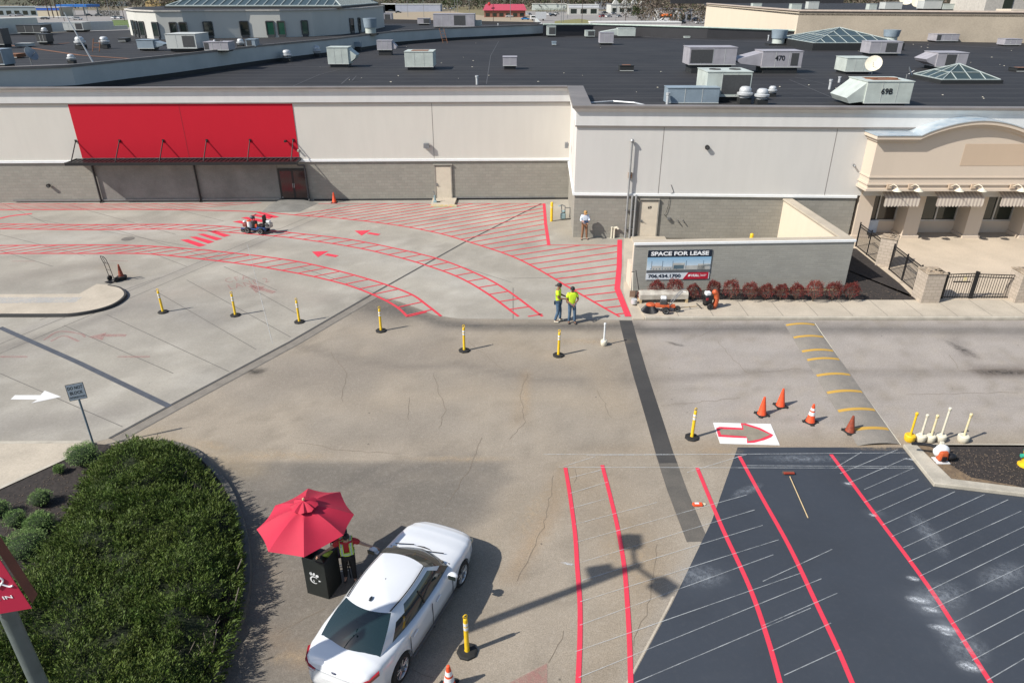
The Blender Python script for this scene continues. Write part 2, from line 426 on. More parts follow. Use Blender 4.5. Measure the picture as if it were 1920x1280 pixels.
def paint_asphalt(P):
    x, y = P[:,0], P[:,1]; n1 = fbm(P, .35, 1); n2 = fbm(P, 1.3, 5); n3 = fbm(P*np.array([.25, 2.2]), .9, 11)
    c = np.tile(np.array([.425,.366,.288]), (len(P), 1))
    c = blend(c, sst((n1-.35)*3)*.4, (.32,.275,.22))
    lane = sst((y-18.6)/1.5)*sst((x-4)/3.)
    c = blend(c, lane*.85, (.45,.41,.375)); c = blend(c, sst((fbm(P,2.6,91)-.52)*5)*.35, (.46,.40,.32)); c = blend(c, sst((fbm(P,1.9,95)-.54)*5)*.4, (.26,.225,.175)); c = blend(c, lane*sst((n3-.5)*4)*.45, (.33,.30,.27))
    mid = sst((y-18.2)/1.)*sst((5-x)/3.)
    c = blend(c, mid*sst((n1-.4)*4)*.5, (.37,.33,.275))
    xb = -.1 - (17.5-y)*.30 + (n2-.5)*1.6
    dk = sst((17.75-y)/.25)*sst((xb-x)/1.3+.4)
    c = blend(c, dk*.85, (.185,.170,.148)); c = blend(c, dk*sst((n2-.5)*4)*.5, (.28,.245,.20))
    for pts, wd, col, k in [
        (gp((700,560),(760,580),(830,606),(900,612),(1050,612),(1190,612)), .42, (.085,.082,.08), .85),
        (gp((690,575),(750,590)), .8, (.10,.095,.09), .8),
        (gp((1200,620),(1500,617),(1920,620),(2300,622)), .45, (.14,.132,.125), .75),
        (gp((1200,617),(1440,612)), .25, (.11,.105,.1), .5),
        (gp((560,648),(640,668),(760,690),(860,682),(1000,712),(1180,715),(1480,694),(1920,702)), .28, (.17,.15,.13), .45),
        (gp((560,700),(700,690),(830,650),(960,690),(1180,700)), 1.2, (.22,.19,.16), .4),
        (gp((1840,695),(1920,697),(2000,698)), .4, (.15,.12,.10), .8),
        (gp((1790,640),(1815,665)), .3, (.19,.165,.15), .8),
        (gp((1060,880),(1040,950),(990,1030),(960,1080)), .25, (.40,.26,.13), .45),
        (gp((985,700),(975,790)), .25, (.38,.26,.14), .35),
        (gp((1100,900),(1180,1000),(1230,1100),(1180,1260)), 1.1, (.37,.29,.20), .55),
        (gp((1330,840),(1560,840),(1680,835)), .45, (.36,.27,.19), .5),
        (gp((1130,845),(1380,838)), .35, (.35,.28,.20), .5),
        (gp((280,815),(360,850),(470,880)), .45, (.42,.34,.23), .7),
        (gp((470,1000),(500,1080)), .35, (.34,.26,.18), .5),
        (gp((510,1190),(560,1235),(600,1230)), .25, (.38,.27,.17), .6),
        (gp((480,1260),(520,1120),(500,990)), .9, (.23,.20,.165), .5),
        (gp((600,1000),(640,940),(760,880),(900,850)), .15, (.13,.12,.11), .35),
        (gp((560,1010),(600,930),(720,870),(860,845)), .15, (.13,.12,.11), .35),
        (gp((700,760),(900,730),(1140,760)), .8, (.43,.36,.27), .5), (gp((860,1180),(900,1050),(980,930)), .5, (.36,.30,.22), .5),
        (gp((600,720),(760,790),(900,900)), .5, (.30,.26,.21), .4), (gp((940,640),(1120,690),(1160,760)), .6, (.42,.345,.25), .5),
        (gp((1260,640),(1460,660)), .5, (.46,.43,.40), .4), (gp((1560,640),(1900,650)), .7, (.48,.44,.40), .45),
        (gp((478,696),(484,697)), .25, (.06,.055,.05), .9),
        (gp((1180,1280),(1260,1130),(1330,985)), .3, (.43,.40,.35), .55)]:
        c = blend(c, near(P, pts, wd)*k*(.6+.6*n2), col)
    return c*(.9+.2*n2)[:,None]
asph_poly = [(-60,2),(60,2),(60,28.3),(7,28.3),(7,48),(-60,48)]
sheet('asphalt_road', asph_poly, 0.0, .34, M['asphalt'], paint_asphalt)

seam = gp((870,455),(697,552),(545,640),(323,758),(205,822))
def paint_conc(P):
    x, y = P[:,0], P[:,1]; n1 = fbm(P, .3, 21); n2 = fbm(P, 1.1, 25)
    c = np.tile(np.array([.405,.378,.322]), (len(P), 1))
    c = blend(c, sst((n1-.42)*4)*.5, (.33,.31,.27)); c = blend(c, sst((n2-.5)*4)*.4, (.49,.465,.41))
    # slab to slab differences
    ax = np.array([.45,.893]); u = P @ ax; v = P @ np.array([-.893,.45])
    h = np.sin(np.floor(u/3.9)*12.9898+np.floor(v/3.9)*78.233)*43758.5453; h = h-np.floor(h)
    c = c*(.94+.12*h)[:,None]
    for pts, wd, col, k in [
        (gp((0,530),(120,505),(190,495),(230,470)), .9, (.27,.245,.21), .6),
        (gp((130,530),(190,520)), .5, (.22,.20,.17), .6),
        (gp((245,560),(300,575),(400,600)), .9, (.23,.22,.205), .55),
        (gp((240,575),(150,610),(0,655)), .45, (.20,.185,.165), .65),
        (gp((250,580),(190,620),(0,680)), 1.1, (.26,.24,.215), .4),
        (gp((0,800),(110,790),(230,770)), .6, (.27,.25,.225), .5),
        (gp((0,640),(200,560),(420,480),(640,395)), .5, (.28,.26,.235), .5),
        (gp((100,445),(400,420),(700,470),(900,540)), 1.2, (.49,.475,.43), .5),
        (gp((1040,400),(1055,430),(1100,455)), .9, (.38,.34,.27), .7),
        (gp((380,378),(600,384),(900,380)), .5, (.33,.31,.28), .6),
        (gp((280,555),(480,535),(600,560)), .8, (.38,.34,.29), .6),
        (gp((690,560),(740,575),(800,597)), .35, (.08,.078,.075), .8),
        (gp((640,520),(700,545)), .5, (.30,.27,.24), .5),
        (gp((200,500),(240,520)), .4, (.34,.29,.22), .6)]:
        c = blend(c, near(P, pts, wd)*k*(.5+.8*n2), col)
    return c*(.93+.14*n2)[:,None]
conc_poly = [(7,48.6),(7,28.22)] + gp((1187,600),(860,597.5),(815,591),(785,579),(750,566),(697,552),(545,640),(323,758),(205,822),(150,836),(-300,840)) + [(-60,20),(-60,48)]
sheet('concrete_apron', conc_poly, .005, .36, M['concrete'], paint_conc)

# asphalt of the patch beyond the seam, slabs' joints
def strips(name, m, lst, z, kind='structure'):
    b = MB()
    for pts, wd in lst: b.ribbon(pts, wd, z)
    return flatmesh(name, m, b, kind)
A0, A1 = G(1015,385)[:2], G(205,822)[:2]
main = [G(u,v) for u,v in ((1015,382),(870,455),(697,552),(545,640),(323,758),(205,822))]
strips('seam_joint', M['joint'], [(main, .12)], .009)
strips('seam_gutter', mat('gutter_strip', (.25,.225,.19), .9, vs=3, fine=.3), [([Vector((p.x+.24, p.y-.13)) for p in main[2:]], .36)], .0045)
off = [Vector((p.x+.42, p.y-.22)) for p in main[2:]]
jl = [(off, .05)]
for a, b_ in [((0,645),(640,382)),((0,663),(655,384)),((60,410),(400,470)),((0,470),(100,500)),((100,560),(100,560.5)),((290,545),(480,655)),((180,420),(420,492)),((250,461),(350,500)),((200,590),(430,697)),((420,500),(520,545)),
               ((120,610),(325,700)),((0,700),(230,800)),((350,525),(545,632)),((470,540),(560,590)),((560,500),(700,548)),((0,555),(90,590)),((75,600),(300,520)),((962,540),(962,598)),((963,522),(1090,520)),
               ((0,380),(90,420)),((130,385),(330,440)),((300,385),(420,415)),((770,470),(960,530)),((0,440),(160,480))]:
    jl.append(([G(*a), G(*b_)], .035))
strips('concrete_joints', M['joint2'], jl, .0085)
strips('blue_joint', M['blueseal'], [([G(0,614), G(150,681), G(318,762)], .22)], .0095)
b = MB()
b.ribbon([G(1173,601), G(1180,628), G(1200,700), G(1228,790), G(1246,850), G(1253,868)], .56, .0062)
b9 = MB(); b9.ribbon([G(1246,850), G(1270,920), G(1308,1015)], .58, .0052); flatmesh('faded_trench_patch', mat('faded_patch', (.105,.098,.086), .9, vs=1.5, c2=(.15,.135,.115), fine=.3), b9)
flatmesh('sealed_trench_patch', M['strip'], b)
# sealcoated lot
def paint_seal(P):
    n1 = fbm(P, .5, 31); n2 = fbm(P, 2.1, 35)
    c = np.tile(np.array([.046,.055,.070]), (len(P), 1))
    c = blend(c, sst((n1-.4)*3)*.5, (.038,.045,.057)); c = blend(c, sst((n2-.6)*4)*.2, (.065,.074,.088))
    for px, wd, k in [((1740,1130),.35,.35),((1758,1140),.8,.12),((1780,1170),.25,.25),((1725,1125),.12,.7),((1745,1148),.10,.6),((1768,1180),.15,.6),((1772,1188),.10,.7),
                      ((1815,1250),.2,.3),((1590,908),.10,.6),((1310,1085),.5,.12),((1800,1220),.4,.15),((1900,1075),.4,.12),((1850,1085),.4,.1),((1740,1010),.4,.08),((1715,1085),.12,.3),((1635,965),.12,.25)]:
        c = blend(c, near(P, [G(*px), G(px[0]+8, px[1]-3)], wd)*k*.3*(.2+1.4*n2), (.45,.48,.52))
    return c
seal_poly = gp((1383,838.5),(1692,838.5)) + [G(1750,912)[:2], G(1920,932)[:2]] + [(30,14),(30,3),(2.2,3)] + gp((1180,1280),(1258,1135),(1335,975))
sheet('fresh_sealcoat', seal_poly, .006, .25, M['seal'], paint_seal)
strips('sealcoat_edge_dust', M['walk'], [([G(1176,1280), G(1254,1135), G(1262,1118)], .05)], .008)
# hairline cracks
cr = []
for pts in [((990,700),(975,745),(985,790),(950,830)),((812,700),(835,770),(820,810)),((770,745),(765,795)),((1345,640),(1400,700),(1510,690)),((1240,760),(1400,745)),((1780,665),(1800,695),(1920,690)),
            ((1700,740),(1920,735)),((905,820),(880,880),(830,960)),((1230,1020),(1225,1080),(1210,1150),(1180,1230)),((1080,880),(1078,915)),((610,1140),(500,1195)),((540,960),(620,930)),((1040,890),(1020,990),(965,1100)),
            ((620,660),(650,700),(640,760)),((1120,730),(1150,790)),((880,640),(950,700)),((560,830),(650,845),(760,850)),((1060,1180),(1020,1260)),((770,1255),(840,1275)),((1310,630),(1360,610)),((1560,850),(1380,846))]:
    q = []
    for (a, b_) in zip(pts[:-1], pts[1:]):
        A, B = G(*a), G(*b_); k = max(3, int((B-A).length/.22))
        for i in range(k): q.append(A.lerp(B, i/k) + Vector((random.uniform(-.05,.05), random.uniform(-.05,.05), 0)))
    cr.append((q, .014))
strips('pavement_cracks', M['crack'], cr, .0045)

# sidewalks, kerbs, beds -------------------------------------------------
KH = .14
b = MB(); yk = 28.12
b.prism([(5.9,yk+.16),(60,yk+.16),(60,30.1),(5.75,30.1)], .0, KH); b.build('sidewalk', M['walk'])['kind'] = 'structure'
b = MB(); b.bb(5.9,60,yk,yk+.158,0,KH+.004); b.build('kerb', M['kerb'], bevel=.02)['kind'] = 'structure'
strips('sidewalk_joints', M['joint2'], [([(x, yk+.16), (x-.0, 30.08)], .02) for x in np.arange(7.4, 40, 1.55)], KH+.005)
b = MB()   # pale flared ramp beside the thick red line
b.prism([(6.62,39.6),(5.42,31.5),(5.36,28.16),(5.88,28.16),(5.86,30.1),(5.75,31.42),(7.2,32.1),(7.2,39.6)], .006, .05)
b.build('flared_walk', M['walk'])['kind'] = 'structure'
b = MB(); b.prism([(5.85,30.1),(19.2,30.1),*[tuple(G(u,v,KH)[:2]) for u,v in ((1724,564),(1690,532),(1652,502),(1608,466))],(16.0,37.0),(15.9,31.2),(5.75,31.2)], 0, KH+.01)
tag(b.build('mulch_bed', M['mulch']), kind='structure')
b = MB(); b.prism([(19.25,30.1),(60,30.1),(60,40.5),(17.0,40.5),(16.05,37.1),*[tuple(G(u,v,KH)[:2]) for u,v in ((1611,466),(1655,501),(1693,531),(1727,564))]], 0, KH+.02); tag(b.build('patio', M['patio']), kind='structure')
# left island with blackened nose
isl = [G(u,v) for u,v in ((-200,594),(0,594.5),(100,594.5),(140,593),(185,585),(215,575),(233,563),(238,553),(228,543),(205,538),(183,536.5),(150,555),(0,556),(-200,557))]
isl = [(p.x,p.y) for p in isl]
b = MB(); b.prism(isl, 0, .13); tag(b.build('traffic_island', M['walk'], bevel=.02), kind='structure')
edge = smooth_line(isl[1:10], 6)
b = MB()
for i in range(len(edge)-1):
    a, c = edge[i], edge[i+1]; d = (c-a).normalized(); n_ = Vector((d.y, -d.x))
    b.add([(*a, .125), (*(a+n_*.03), .0), (*(c+n_*.03), .0), (*c, .125)], [(0,1,2,3)])
    b.add([(*a, .134), (*(a-n_*.1), .134), (*(c-n_*.1), .134), (*c, .134)], [(0,1,2,3)])
flatmesh('blackened_kerb', M['kerbdark'], b)
b = MB(); b.flat([G(-200,557,.135)[:2], G(155,557,.135)[:2], G(140,567,.135)[:2], G(-200,570,.135)[:2]], .1345); flatmesh('faded_white_stripe', paint_mat('faded_white', (.55,.58,.60), .8, 4, .55, .3, .7), b)
# lower left walk, kerb and planting bed
b = MB(); b.prism([G(-500,838)[:2], G(172,834)[:2], G(128,861)[:2], G(-20,930)[:2], G(-500,1140)[:2]], 0, .12); tag(b.build('corner_sidewalk', M['walk']), kind='structure')
b = MB(); b.ribbon([G(-500,838), G(172,834)], .14, .124); b.ribbon([G(128,863), G(-20,931), G(-500,1142)], .13, .126); flatmesh('corner_kerb', M['kerb'], b)
bedp = gp((175,836),(360,850),(425,915),(455,1000),(462,1080),(448,1160),(410,1240),(380,1330),(300,1600)) + [(-14,3),(-22,8)] + gp((-500,1142),(-20,932),(128,863))
b = MB(); b.prism(bedp, 0, .10); tag(b.build('planting_bed', M['mulch']), kind='structure')
b = MB(); b.ribbon(smooth_line(gp((300,830),(365,850),(425,915),(456,1000),(464,1080),(450,1160),(412,1240),(382,1330),(300,1600))), .17, .13)
b2 = MB(); k = smooth_line(gp((300,830),(365,850),(425,915),(456,1000),(464,1080),(450,1160),(412,1240),(382,1330),(300,1600)))
for i in range(len(k)-1):
    d = (k[i+1]-k[i]).normalized(); n_ = Vector((-d.y, d.x))
    A, B = k[i], k[i+1]
    b2.add([(*(A-n_*.085),0),(*(A-n_*.085),.13),(*(A+n_*.085),.13),(*(A+n_*.11),0),(*(B-n_*.085),0),(*(B-n_*.085),.13),(*(B+n_*.085),.13),(*(B+n_*.11),0)], [(0,1,5,4),(1,2,6,5),(2,3,7,6)])
tag(b2.build('island_kerb', mat('shaded_kerb', (.17,.16,.14), .9, vs=3, fine=.3)), kind='structure')  # kerb colour darkened to carry the shade beside the juniper
# right planter with kerb
pk = [G(1692,838)[:2], G(1716,838)[:2], G(1782,903)[:2], G(1925,921)[:2], (26,15.9), (26,15.55), G(1920,932)[:2], G(1750,912)[:2]]
b = MB(); b.prism(pk, 0, .13); tag(b.build('planter_kerb', M['kerb'], bevel=.02), kind='structure')
b = MB(); b.bb(13.1, 40, 18.36, 18.5, 0, .1); tag(b.build('planter_back_kerb', M['kerb']), kind='structure')
b = MB(); b.prism([G(1716,838)[:2], (26,18.36), (26,15.9), G(1925,921)[:2], G(1782,903)[:2]], 0, .10); tag(b.build('planter_soil', M['mulch']), kind='structure')
b = MB(); b.prism([G(1716,840)[:2], G(1750,842)[:2], G(1770,870)[:2], G(1820,900)[:2], G(1900,915)[:2], G(1925,921)[:2], G(1782,903)[:2]], 0, .105); tag(b.build('planter_sand', mat('sandy_soil', (.24,.17,.10), .95, vs=5, c2=(.10,.07,.05), fine=.4)), kind='structure')
b = MB()
for i in range(900):
    x = random.uniform(5.9, 19); y = random.uniform(30.15, 31.1) if x < 16 else random.uniform(30.15, 35)
    if x > 16.6 and y > 30.3+(19.2-x)*1.9: continue
    s_ = random.uniform(.012,.03); b.box((x,y,KH+.018),(s_*2,s_,.012),random.random()*3)
for i in range(700):
    u = random.uniform(1730,1960); v = random.uniform(843,912)
    if v > 843+(u-1700)*.75: continue
    p = G(u,v,.1); s_ = random.uniform(.01,.022); b.box((p.x,p.y,.108),(s_*2,s_,.012),random.random()*3)
for i in range(500):
    u = random.uniform(0,130); v = random.uniform(870,1040)
    if v < 930-u*.5+4: continue
    p = G(u,v,.1); s_ = random.uniform(.008,.02); b.box((p.x,p.y,.108),(s_*2,s_,.012),random.random()*3)
tag(b.build('mulch_chips', mat('wood_chips', (.16,.12,.09), .9, vs=9, c2=(.05,.04,.03))), kind='stuff')
# speed hump ---------------------------------------------------------------
def hump_pt(s, t):
    L0, R0, L1, R1 = G(1470,607), G(1527,606), G(1608,836), G(1688,833)
    a = L0.lerp(L1, t); c = R0.lerp(R1, t); p = a.lerp(c, s); p.z = .004 + .085*math.sin(math.pi*s)**.8; return p
b = MB(); ns, nt_ = 12, 24
vs = [hump_pt(i/ns, j/nt_) for j in range(nt_+1) for i in range(ns+1)]
b.add(vs, [(j*(ns+1)+i, j*(ns+1)+i+1, (j+1)*(ns+1)+i+1, (j+1)*(ns+1)+i) for j in range(nt_) for i in range(ns)])
tag(b.build('speed_hump', mat('hump_asphalt', (.23,.212,.185), .9, vs=1.5, c2=(.31,.28,.24), fine=.35, bs=40), smooth=True), kind='structure')
b = MB()
for v0 in (609, 632, 658, 674, 703, 735, 769, 805):
    t0 = (G(1500,v0).y - G(1470,607).y)/(G(1608,836).y-G(1470,607).y)
    for i in range(10):
        q = [hump_pt(.03+.93*i/10, t0), hump_pt(.03+.93*(i+1)/10, t0), hump_pt(.03+.93*(i+1)/10, t0+.018), hump_pt(.03+.93*i/10, t0+.018)]
        b.add([(p.x,p.y,p.z+.005) for p in q], [(0,1,2,3)])
flatmesh('hump_stripes', M['yellowp'], b)
strips('hump_edge_line', M['offwhite'], [([G(1528,606), G(1590,697), G(1689,834)], .03)], .006)

# ------------------------------------------------------------------ painted markings
RZ = .0125
def S(*px, n=8): return smooth_line([G(*p) for p in px], n)
topB = S((-250,381.5),(0,382),(200,382.5),(350,382),(490,380.5))
botA = S((-250,394),(0,394),(240,393),(400,395),(490,398),(560,404),(640,410),(740,422),(820,437),(873,452),(950,477),(1000,500),(1060,535),(1120,570),(1162,594))
topA2 = [G(597,382), G(805,382)]
midT = S((-250,421),(0,420.5),(160,421.5),(317,421),(400,423.5),(480,430),(560,438),(650,448.5),(727,463),(820,485),(893,513),(947,542),(1017,593.5))
midB = S((-250,429.5),(0,429.5),(167,431),(317,430),(400,434),(500,441.5),(560,448),(660,463),(737,480),(800,498),(860,520),(913,550),(972,593.5))
lowT = S((-250,462),(0,460.5),(167,459.5),(250,460.5),(333,465),(450,476),(560,491),(653,513),(727,535),(773,553),(800,572),(827,593))
lowB = S((-250,477),(0,475.5),(167,475.5),(250,475.5),(300,478),(383,486.5),(467,497),(560,513),(627,528),(673,542),(720,562),(747,578),(764,594))
b = MB()
for ln in (midT, midB, lowT, lowB, botA): b.ribbon(ln, .135, RZ)
b.ribbon(topB, .07, RZ); b.ribbon([G(597,382), G(805,382)], .07, RZ); b.ribbon([G(856,382), G(1020,382)], .07, RZ)
b.ribbon([G(1025,459.5), G(1160,460.5)], .09, RZ); b.ribbon([G(764,594), G(800,585)], .1, RZ); b.ribbon([G(990,593.5), G(1017,589)], .1, RZ)
flatmesh('red_lane_lines', M['red'], b)
b = MB(); b.ribbon([G(1020,382), G(1023,420), G(1029,460.5)], .19, RZ+.004)
b.ribbon([G(1162,450), G(1161,500), G(1157,543)], .27, RZ+.004); b.ribbon([G(1157,541), G(1178,594)], .29, RZ+.008)
flatmesh('thick_red_lines', M['redsolid'], b)
def clip_ray(p, d, line):
    best = None
    for a, c in zip(line[:-1], line[1:]):
        e = c-a; den = d.x*e.y - d.y*e.x
        if abs(den) < 1e-9: continue
        q = a-p; t = (q.x*e.y-q.y*e.x)/den; s_ = (q.x*d.y-q.y*d.x)/den
        if 0 <= s_ <= 1 and t > .03 and (best is None or t < best): best = t
    return None if best is None else p + d*best
def resample(line, step):
    out = []; acc = 0
    for a, c in zip(line[:-1], line[1:]):
        L = (c-a).length
        while acc < L: out.append(a.lerp(c, acc/L)); acc += step
        acc -= L
    return out
V2 = lambda p: Vector(p[:2])
b = MB()
hd = lambda x: Vector((math.cos(a_ := R(31)), math.sin(a_)))
for lo_, hi_, ang, st in ((midB, midT, 31, 1.02), (lowB, lowT, 31, 1.05)):
    for p in resample(lo_, st):
        a_ = R(31 if p.x < -4 else 31-(p.x+4)*3.2); d = Vector((math.cos(a_), math.sin(a_)))
        q = clip_ray(p, d, hi_)
        if q is not None and (q-p).length < 4: b.ribbon([p, q], .10, RZ+.002)
close = [V2(G(597,382)), V2(G(1020,382)), V2(G(1028,460)), V2(G(1160,460.5)), V2(G(1158,543)), V2(G(1178,594))]
fan = [l for l in botA if l.x > -14.4]
for p in resample(fan, .83):
    a_ = R(31 if p.x < -3 else max(12, 31-(p.x+3)*2.3)); d = Vector((math.cos(a_), math.sin(a_)))
    q = clip_ray(p, d, close)
    if q is not None: b.ribbon([p, q], .11, RZ+.002)
for p in resample([l for l in botA if l.x < -15.5], 1.15):
    q = clip_ray(p, Vector((math.cos(R(20)), math.sin(R(20)))), topB)
    if q is not None: b.ribbon([p, q], .07, RZ+.002)
flatmesh('red_hatching', M['red'], b)
b = MB()
for a in ([(665,433),(695,432),(678,442)], [(585,472),(616,471),(596,482.5)]): b.flat([G(*p) for p in a], RZ)
b.ribbon([G(690,437.2), G(711,440.5)], .3, RZ); b.ribbon([G(611,477), G(632,481)], .3, RZ)
for a in ([(338,450),(353,449),(387,460),(373,463)], [(355,444.5),(368,444),(402,453.5),(390,457)], [(370,439),(382,438.5),(417,448),(405,451)], [(388,433),(400,433),(433,441.5),(420,444.5)],
          [(436,416),(450,414),(470,418),(462,421)], [(452,409),(462,407),(500,413),(490,417)], [(470,404),(480,402),(512,407),(505,411)], [(480,399),(492,398),(524,407),(513,409)]):
    b.flat([G(*p) for p in a], RZ)
b.ribbon(S((-5,411),(22,405),(60,401)), .22, RZ)
flatmesh('red_arrows_and_bars', M['redsolid'], b)
def dust_mat(name, c, k, sc=9):
    m, t, b = newmat(name); g_ = t.nodes.new('ShaderNodeTexCoord')
    mp = t.nodes.new('ShaderNodeMapping'); mp.inputs['Location'].default_value = (-.5,-.5,0); t.links.new(g_.outputs['Generated'], mp.inputs[0])
    ln = t.nodes.new('ShaderNodeVectorMath'); ln.operation = 'LENGTH'
    ml = t.nodes.new('ShaderNodeVectorMath'); ml.operation = 'MULTIPLY'; ml.inputs[1].default_value = (1,1,0); t.links.new(mp.outputs[0], ml.inputs[0]); t.links.new(ml.outputs[0], ln.inputs[0])
    fall = ramp(t, ln.outputs['Value'], .05, .5, 1, 0); n = ramp(t, noise(t, g_.outputs['Object'], sc, 6, .8), .40, .68, 0, 1)
    mu = t.nodes.new('ShaderNodeMath'); mu.operation = 'MULTIPLY'; t.links.new(fall, mu.inputs[0]); t.links.new(n, mu.inputs[1])
    m2 = t.nodes.new('ShaderNodeMath'); m2.operation = 'MULTIPLY'; m2.inputs[1].default_value = k; t.links.new(mu.outputs[0], m2.inputs[0])
    t.links.new(m2.outputs[0], b.inputs['Alpha']); b.inputs['Base Color'].default_value = (*c,1); b.inputs['Roughness'].default_value = .9; return m
dst, dst2, oil, sand = dust_mat('chalk_dust', (.62,.66,.70), 1.3, 14), dust_mat('chalk_haze', (.50,.55,.60), .35, 6), dust_mat('oil_stain', (.05,.045,.04), 1.0, 5), dust_mat('sand_dust', (.52,.40,.26), .55, 5)
def patch(name, m, u, v, rx, ry, ang=0, z=.017):
    p = G(u, v); pts = [(rx*math.cos(a), ry*math.sin(a)) for a in [2*math.pi*i/20 for i in range(20)]]
    b = MB(); b.flat(pts, 0); o = flatmesh(name, m, b); o.location = (p.x, p.y, z); o.rotation_euler = (0,0,ang)
for k, (u, v, rx, ry) in enumerate(((1722,1125,.34,.13),(1745,1143,.24,.11),(1768,1178,.36,.12),(1774,1188,.16,.07),(1590,907,.14,.07),(1636,966,.12,.08),(1712,1085,.18,.10),(1818,1250,.3,.16),(1064,1057,.2,.06),(1710,862,.3,.06))): patch('chalk_dust', dst, u, v, rx, ry, R(-12), .017+.0003*k)
for k, (u, v, rx, ry, a) in enumerate(((1760,1120,1.0,.5,25),(1310,1080,.8,.45,0),(1810,1215,.6,.5,20),(1740,1000,.3,1.0,0),(1880,1080,.9,.4,25),(1500,860,1.6,.25,0),(1400,920,.7,.2,30))): patch('chalk_haze', dst2, u, v, rx, ry, R(a), .0175+.0003*k)
patch('oil_stain', oil, 478, 697, .42, .26, 0); patch('oil_stain', oil, 1803, 655, .3, 1.0, .25); patch('oil_stain', oil, 1265, 645, .5, .15, -.5); patch('oil_stain', oil, 1880, 698, 1.6, .28, 0)
for k, (u, v, rx, ry, a) in enumerate(((480,855,1.3,.45,10),(400,835,.9,.3,-20),(560,1230,1.0,.22,10),(505,1010,.3,1.1,10),(560,855,1.3,.3,0),(1000,960,.35,1.8,-25),(1180,1040,.9,1.6,0),(1640,838,1.2,.25,0),(1350,845,.9,.2,0),(860,860,2.2,.2,0),(1100,640,2.4,.4,0),(985,745,.25,1.4,0))): patch('sand_dust', sand, u, v, rx, ry, R(a), .0032 if False else .0085+.0003*k)
b = MB(); b.ribbon(S((470,536),(490,542),(514,549)), .28, RZ); b.flat([G(*p) for p in ((468,535),(497,537),(480,550))], RZ)
b.ribbon([G(0,669), G(52,669)], .11, RZ); b.ribbon([G(221,669), G(281,669)], .11, RZ)
b.ribbon([G(190,629), G(237,629)], .22, RZ); b.flat([G(*p) for p in ((165,632),(200,624),(192,638))], RZ); b.ribbon([G(22,490), G(65,490)], .08, RZ); b.ribbon([G(207,489), G(240,490)], .06, RZ)
b.ribbon(S((82,638),(110,622),(150,626),(160,632)), .1, RZ); b.ribbon(S((95,640),(120,630),(148,640)), .1, RZ)
t1 = text_mb('CFA', .95, space=1.25); t2 = text_mb('LANE 2', .95, space=1.15)
o1, o2 = G(424,531), G(430,543); dv = (G(488,519)-G(424,531)); an = math.atan2(dv.y, dv.x)
sx_ = Matrix.Diagonal((.58,1.0,1,1)); t1.xf(Matrix.Translation((o1.x,o1.y,RZ)) @ Matrix.Rotation(an, 4, 'Z') @ sx_); t2.xf(Matrix.Translation((o2.x,o2.y,RZ)) @ Matrix.Rotation(an, 4, 'Z') @ sx_)
b.add(t1.v, t1.f); b.add(t2.v, t2.f)
b.flat([G(*p) for p in ((955,1280),(1026,1243),(1026,1283),(960,1320))], RZ)
flatmesh('faded_red_markings', M['pink'], b)
b = MB()
b.flat([G(*p) for p in ((20,749),(28,741),(76,741),(84,732.5),(115,744),(59,756),(70,749.5))], RZ); flatmesh('white_arrow_marking', M['white'], b)
b = MB()
for pts in ([(1060,877),(1068,925),(1078,1000),(1082,1060),(1087,1130),(1087,1200),(1083,1300)], [(1129,872),(1144,930),(1158,990),(1170,1060),(1176,1130),(1180,1200),(1183,1300)],
            [(1307,877),(1352,985),(1405,1100),(1440,1200),(1468,1300)], [(1386,855),(1427,930),(1480,1025),(1530,1130),(1570,1215),(1606,1300)], [(1558,852),(1630,950),(1690,1030),(1748,1110),(1800,1190),(1870,1300)]):
    b.ribbon(S(*pts), .115, RZ)
flatmesh('red_stall_lines', M['redsolid'], b)
b = MB()
for k, (u, v, u2, v2) in enumerate([(1019,852,1400,852),(1100,854,1700,849),(1047,876,1715,878),(1400,873,1712,875),(1055,875,1116,856),(1288,886,1400,852),
    (1069,896,1128,881),(1069,925,1139,904),(1071,953,1140,934),(1078,983,1232,942),(1082,1016,1400,928),(1087,1055,1415,956),(1092,1088,1430,985),(1088,1128,1460,1012),(1087,1172,1450,1040),
    (1078,1222,1500,1075),(1085,1270,1540,1085),(1190,1280,1520,1140),(1430,1090,1560,1030),(1430,1173,1570,1112),(1448,1220,1558,1168),(1470,1266,1575,1218),
    (1565,878,1615,848),(1575,888,1683,843),(1586,908,1700,859),(1620,918,1712,878),(1620,942,1722,899),(1640,962,1745,915),(1655,984,1790,922),(1672,1006,1846,927),(1693,1027,1890,937),
    (1704,1053,1915,958),(1725,1080,1925,985),(1740,1108,1925,1018),(1745,1143,1925,1058),(1783,1170,1925,1098),(1800,1205,1925,1140),(1822,1238,1925,1183),(1850,1276,1925,1232)]):
    if v2 < v-200: continue
    b.ribbon([G(u,v), G(u2,v2)], .020 if v > 900 else .026, RZ+.004+.0002*(k % 7))
b.ribbon([G(463,456), G(511,645)], .025, RZ+.004)
flatmesh('chalk_lines', M['chalk'], b)
b = MB(); fl = [G(u,v,KH) for u,v in ((1607,464),(1653,501),(1691,531),(1726,565))]
for p_, q_ in zip(fl[:-1], fl[1:]):
    d = (q_-p_).normalized(); b.box(((p_.x+q_.x)/2,(p_.y+q_.y)/2,KH-.02),((q_-p_).length+.05,.26,.13),math.atan2(d.y,d.x))
tag(b.build('fence_kerb', M['patio']), kind='structure')

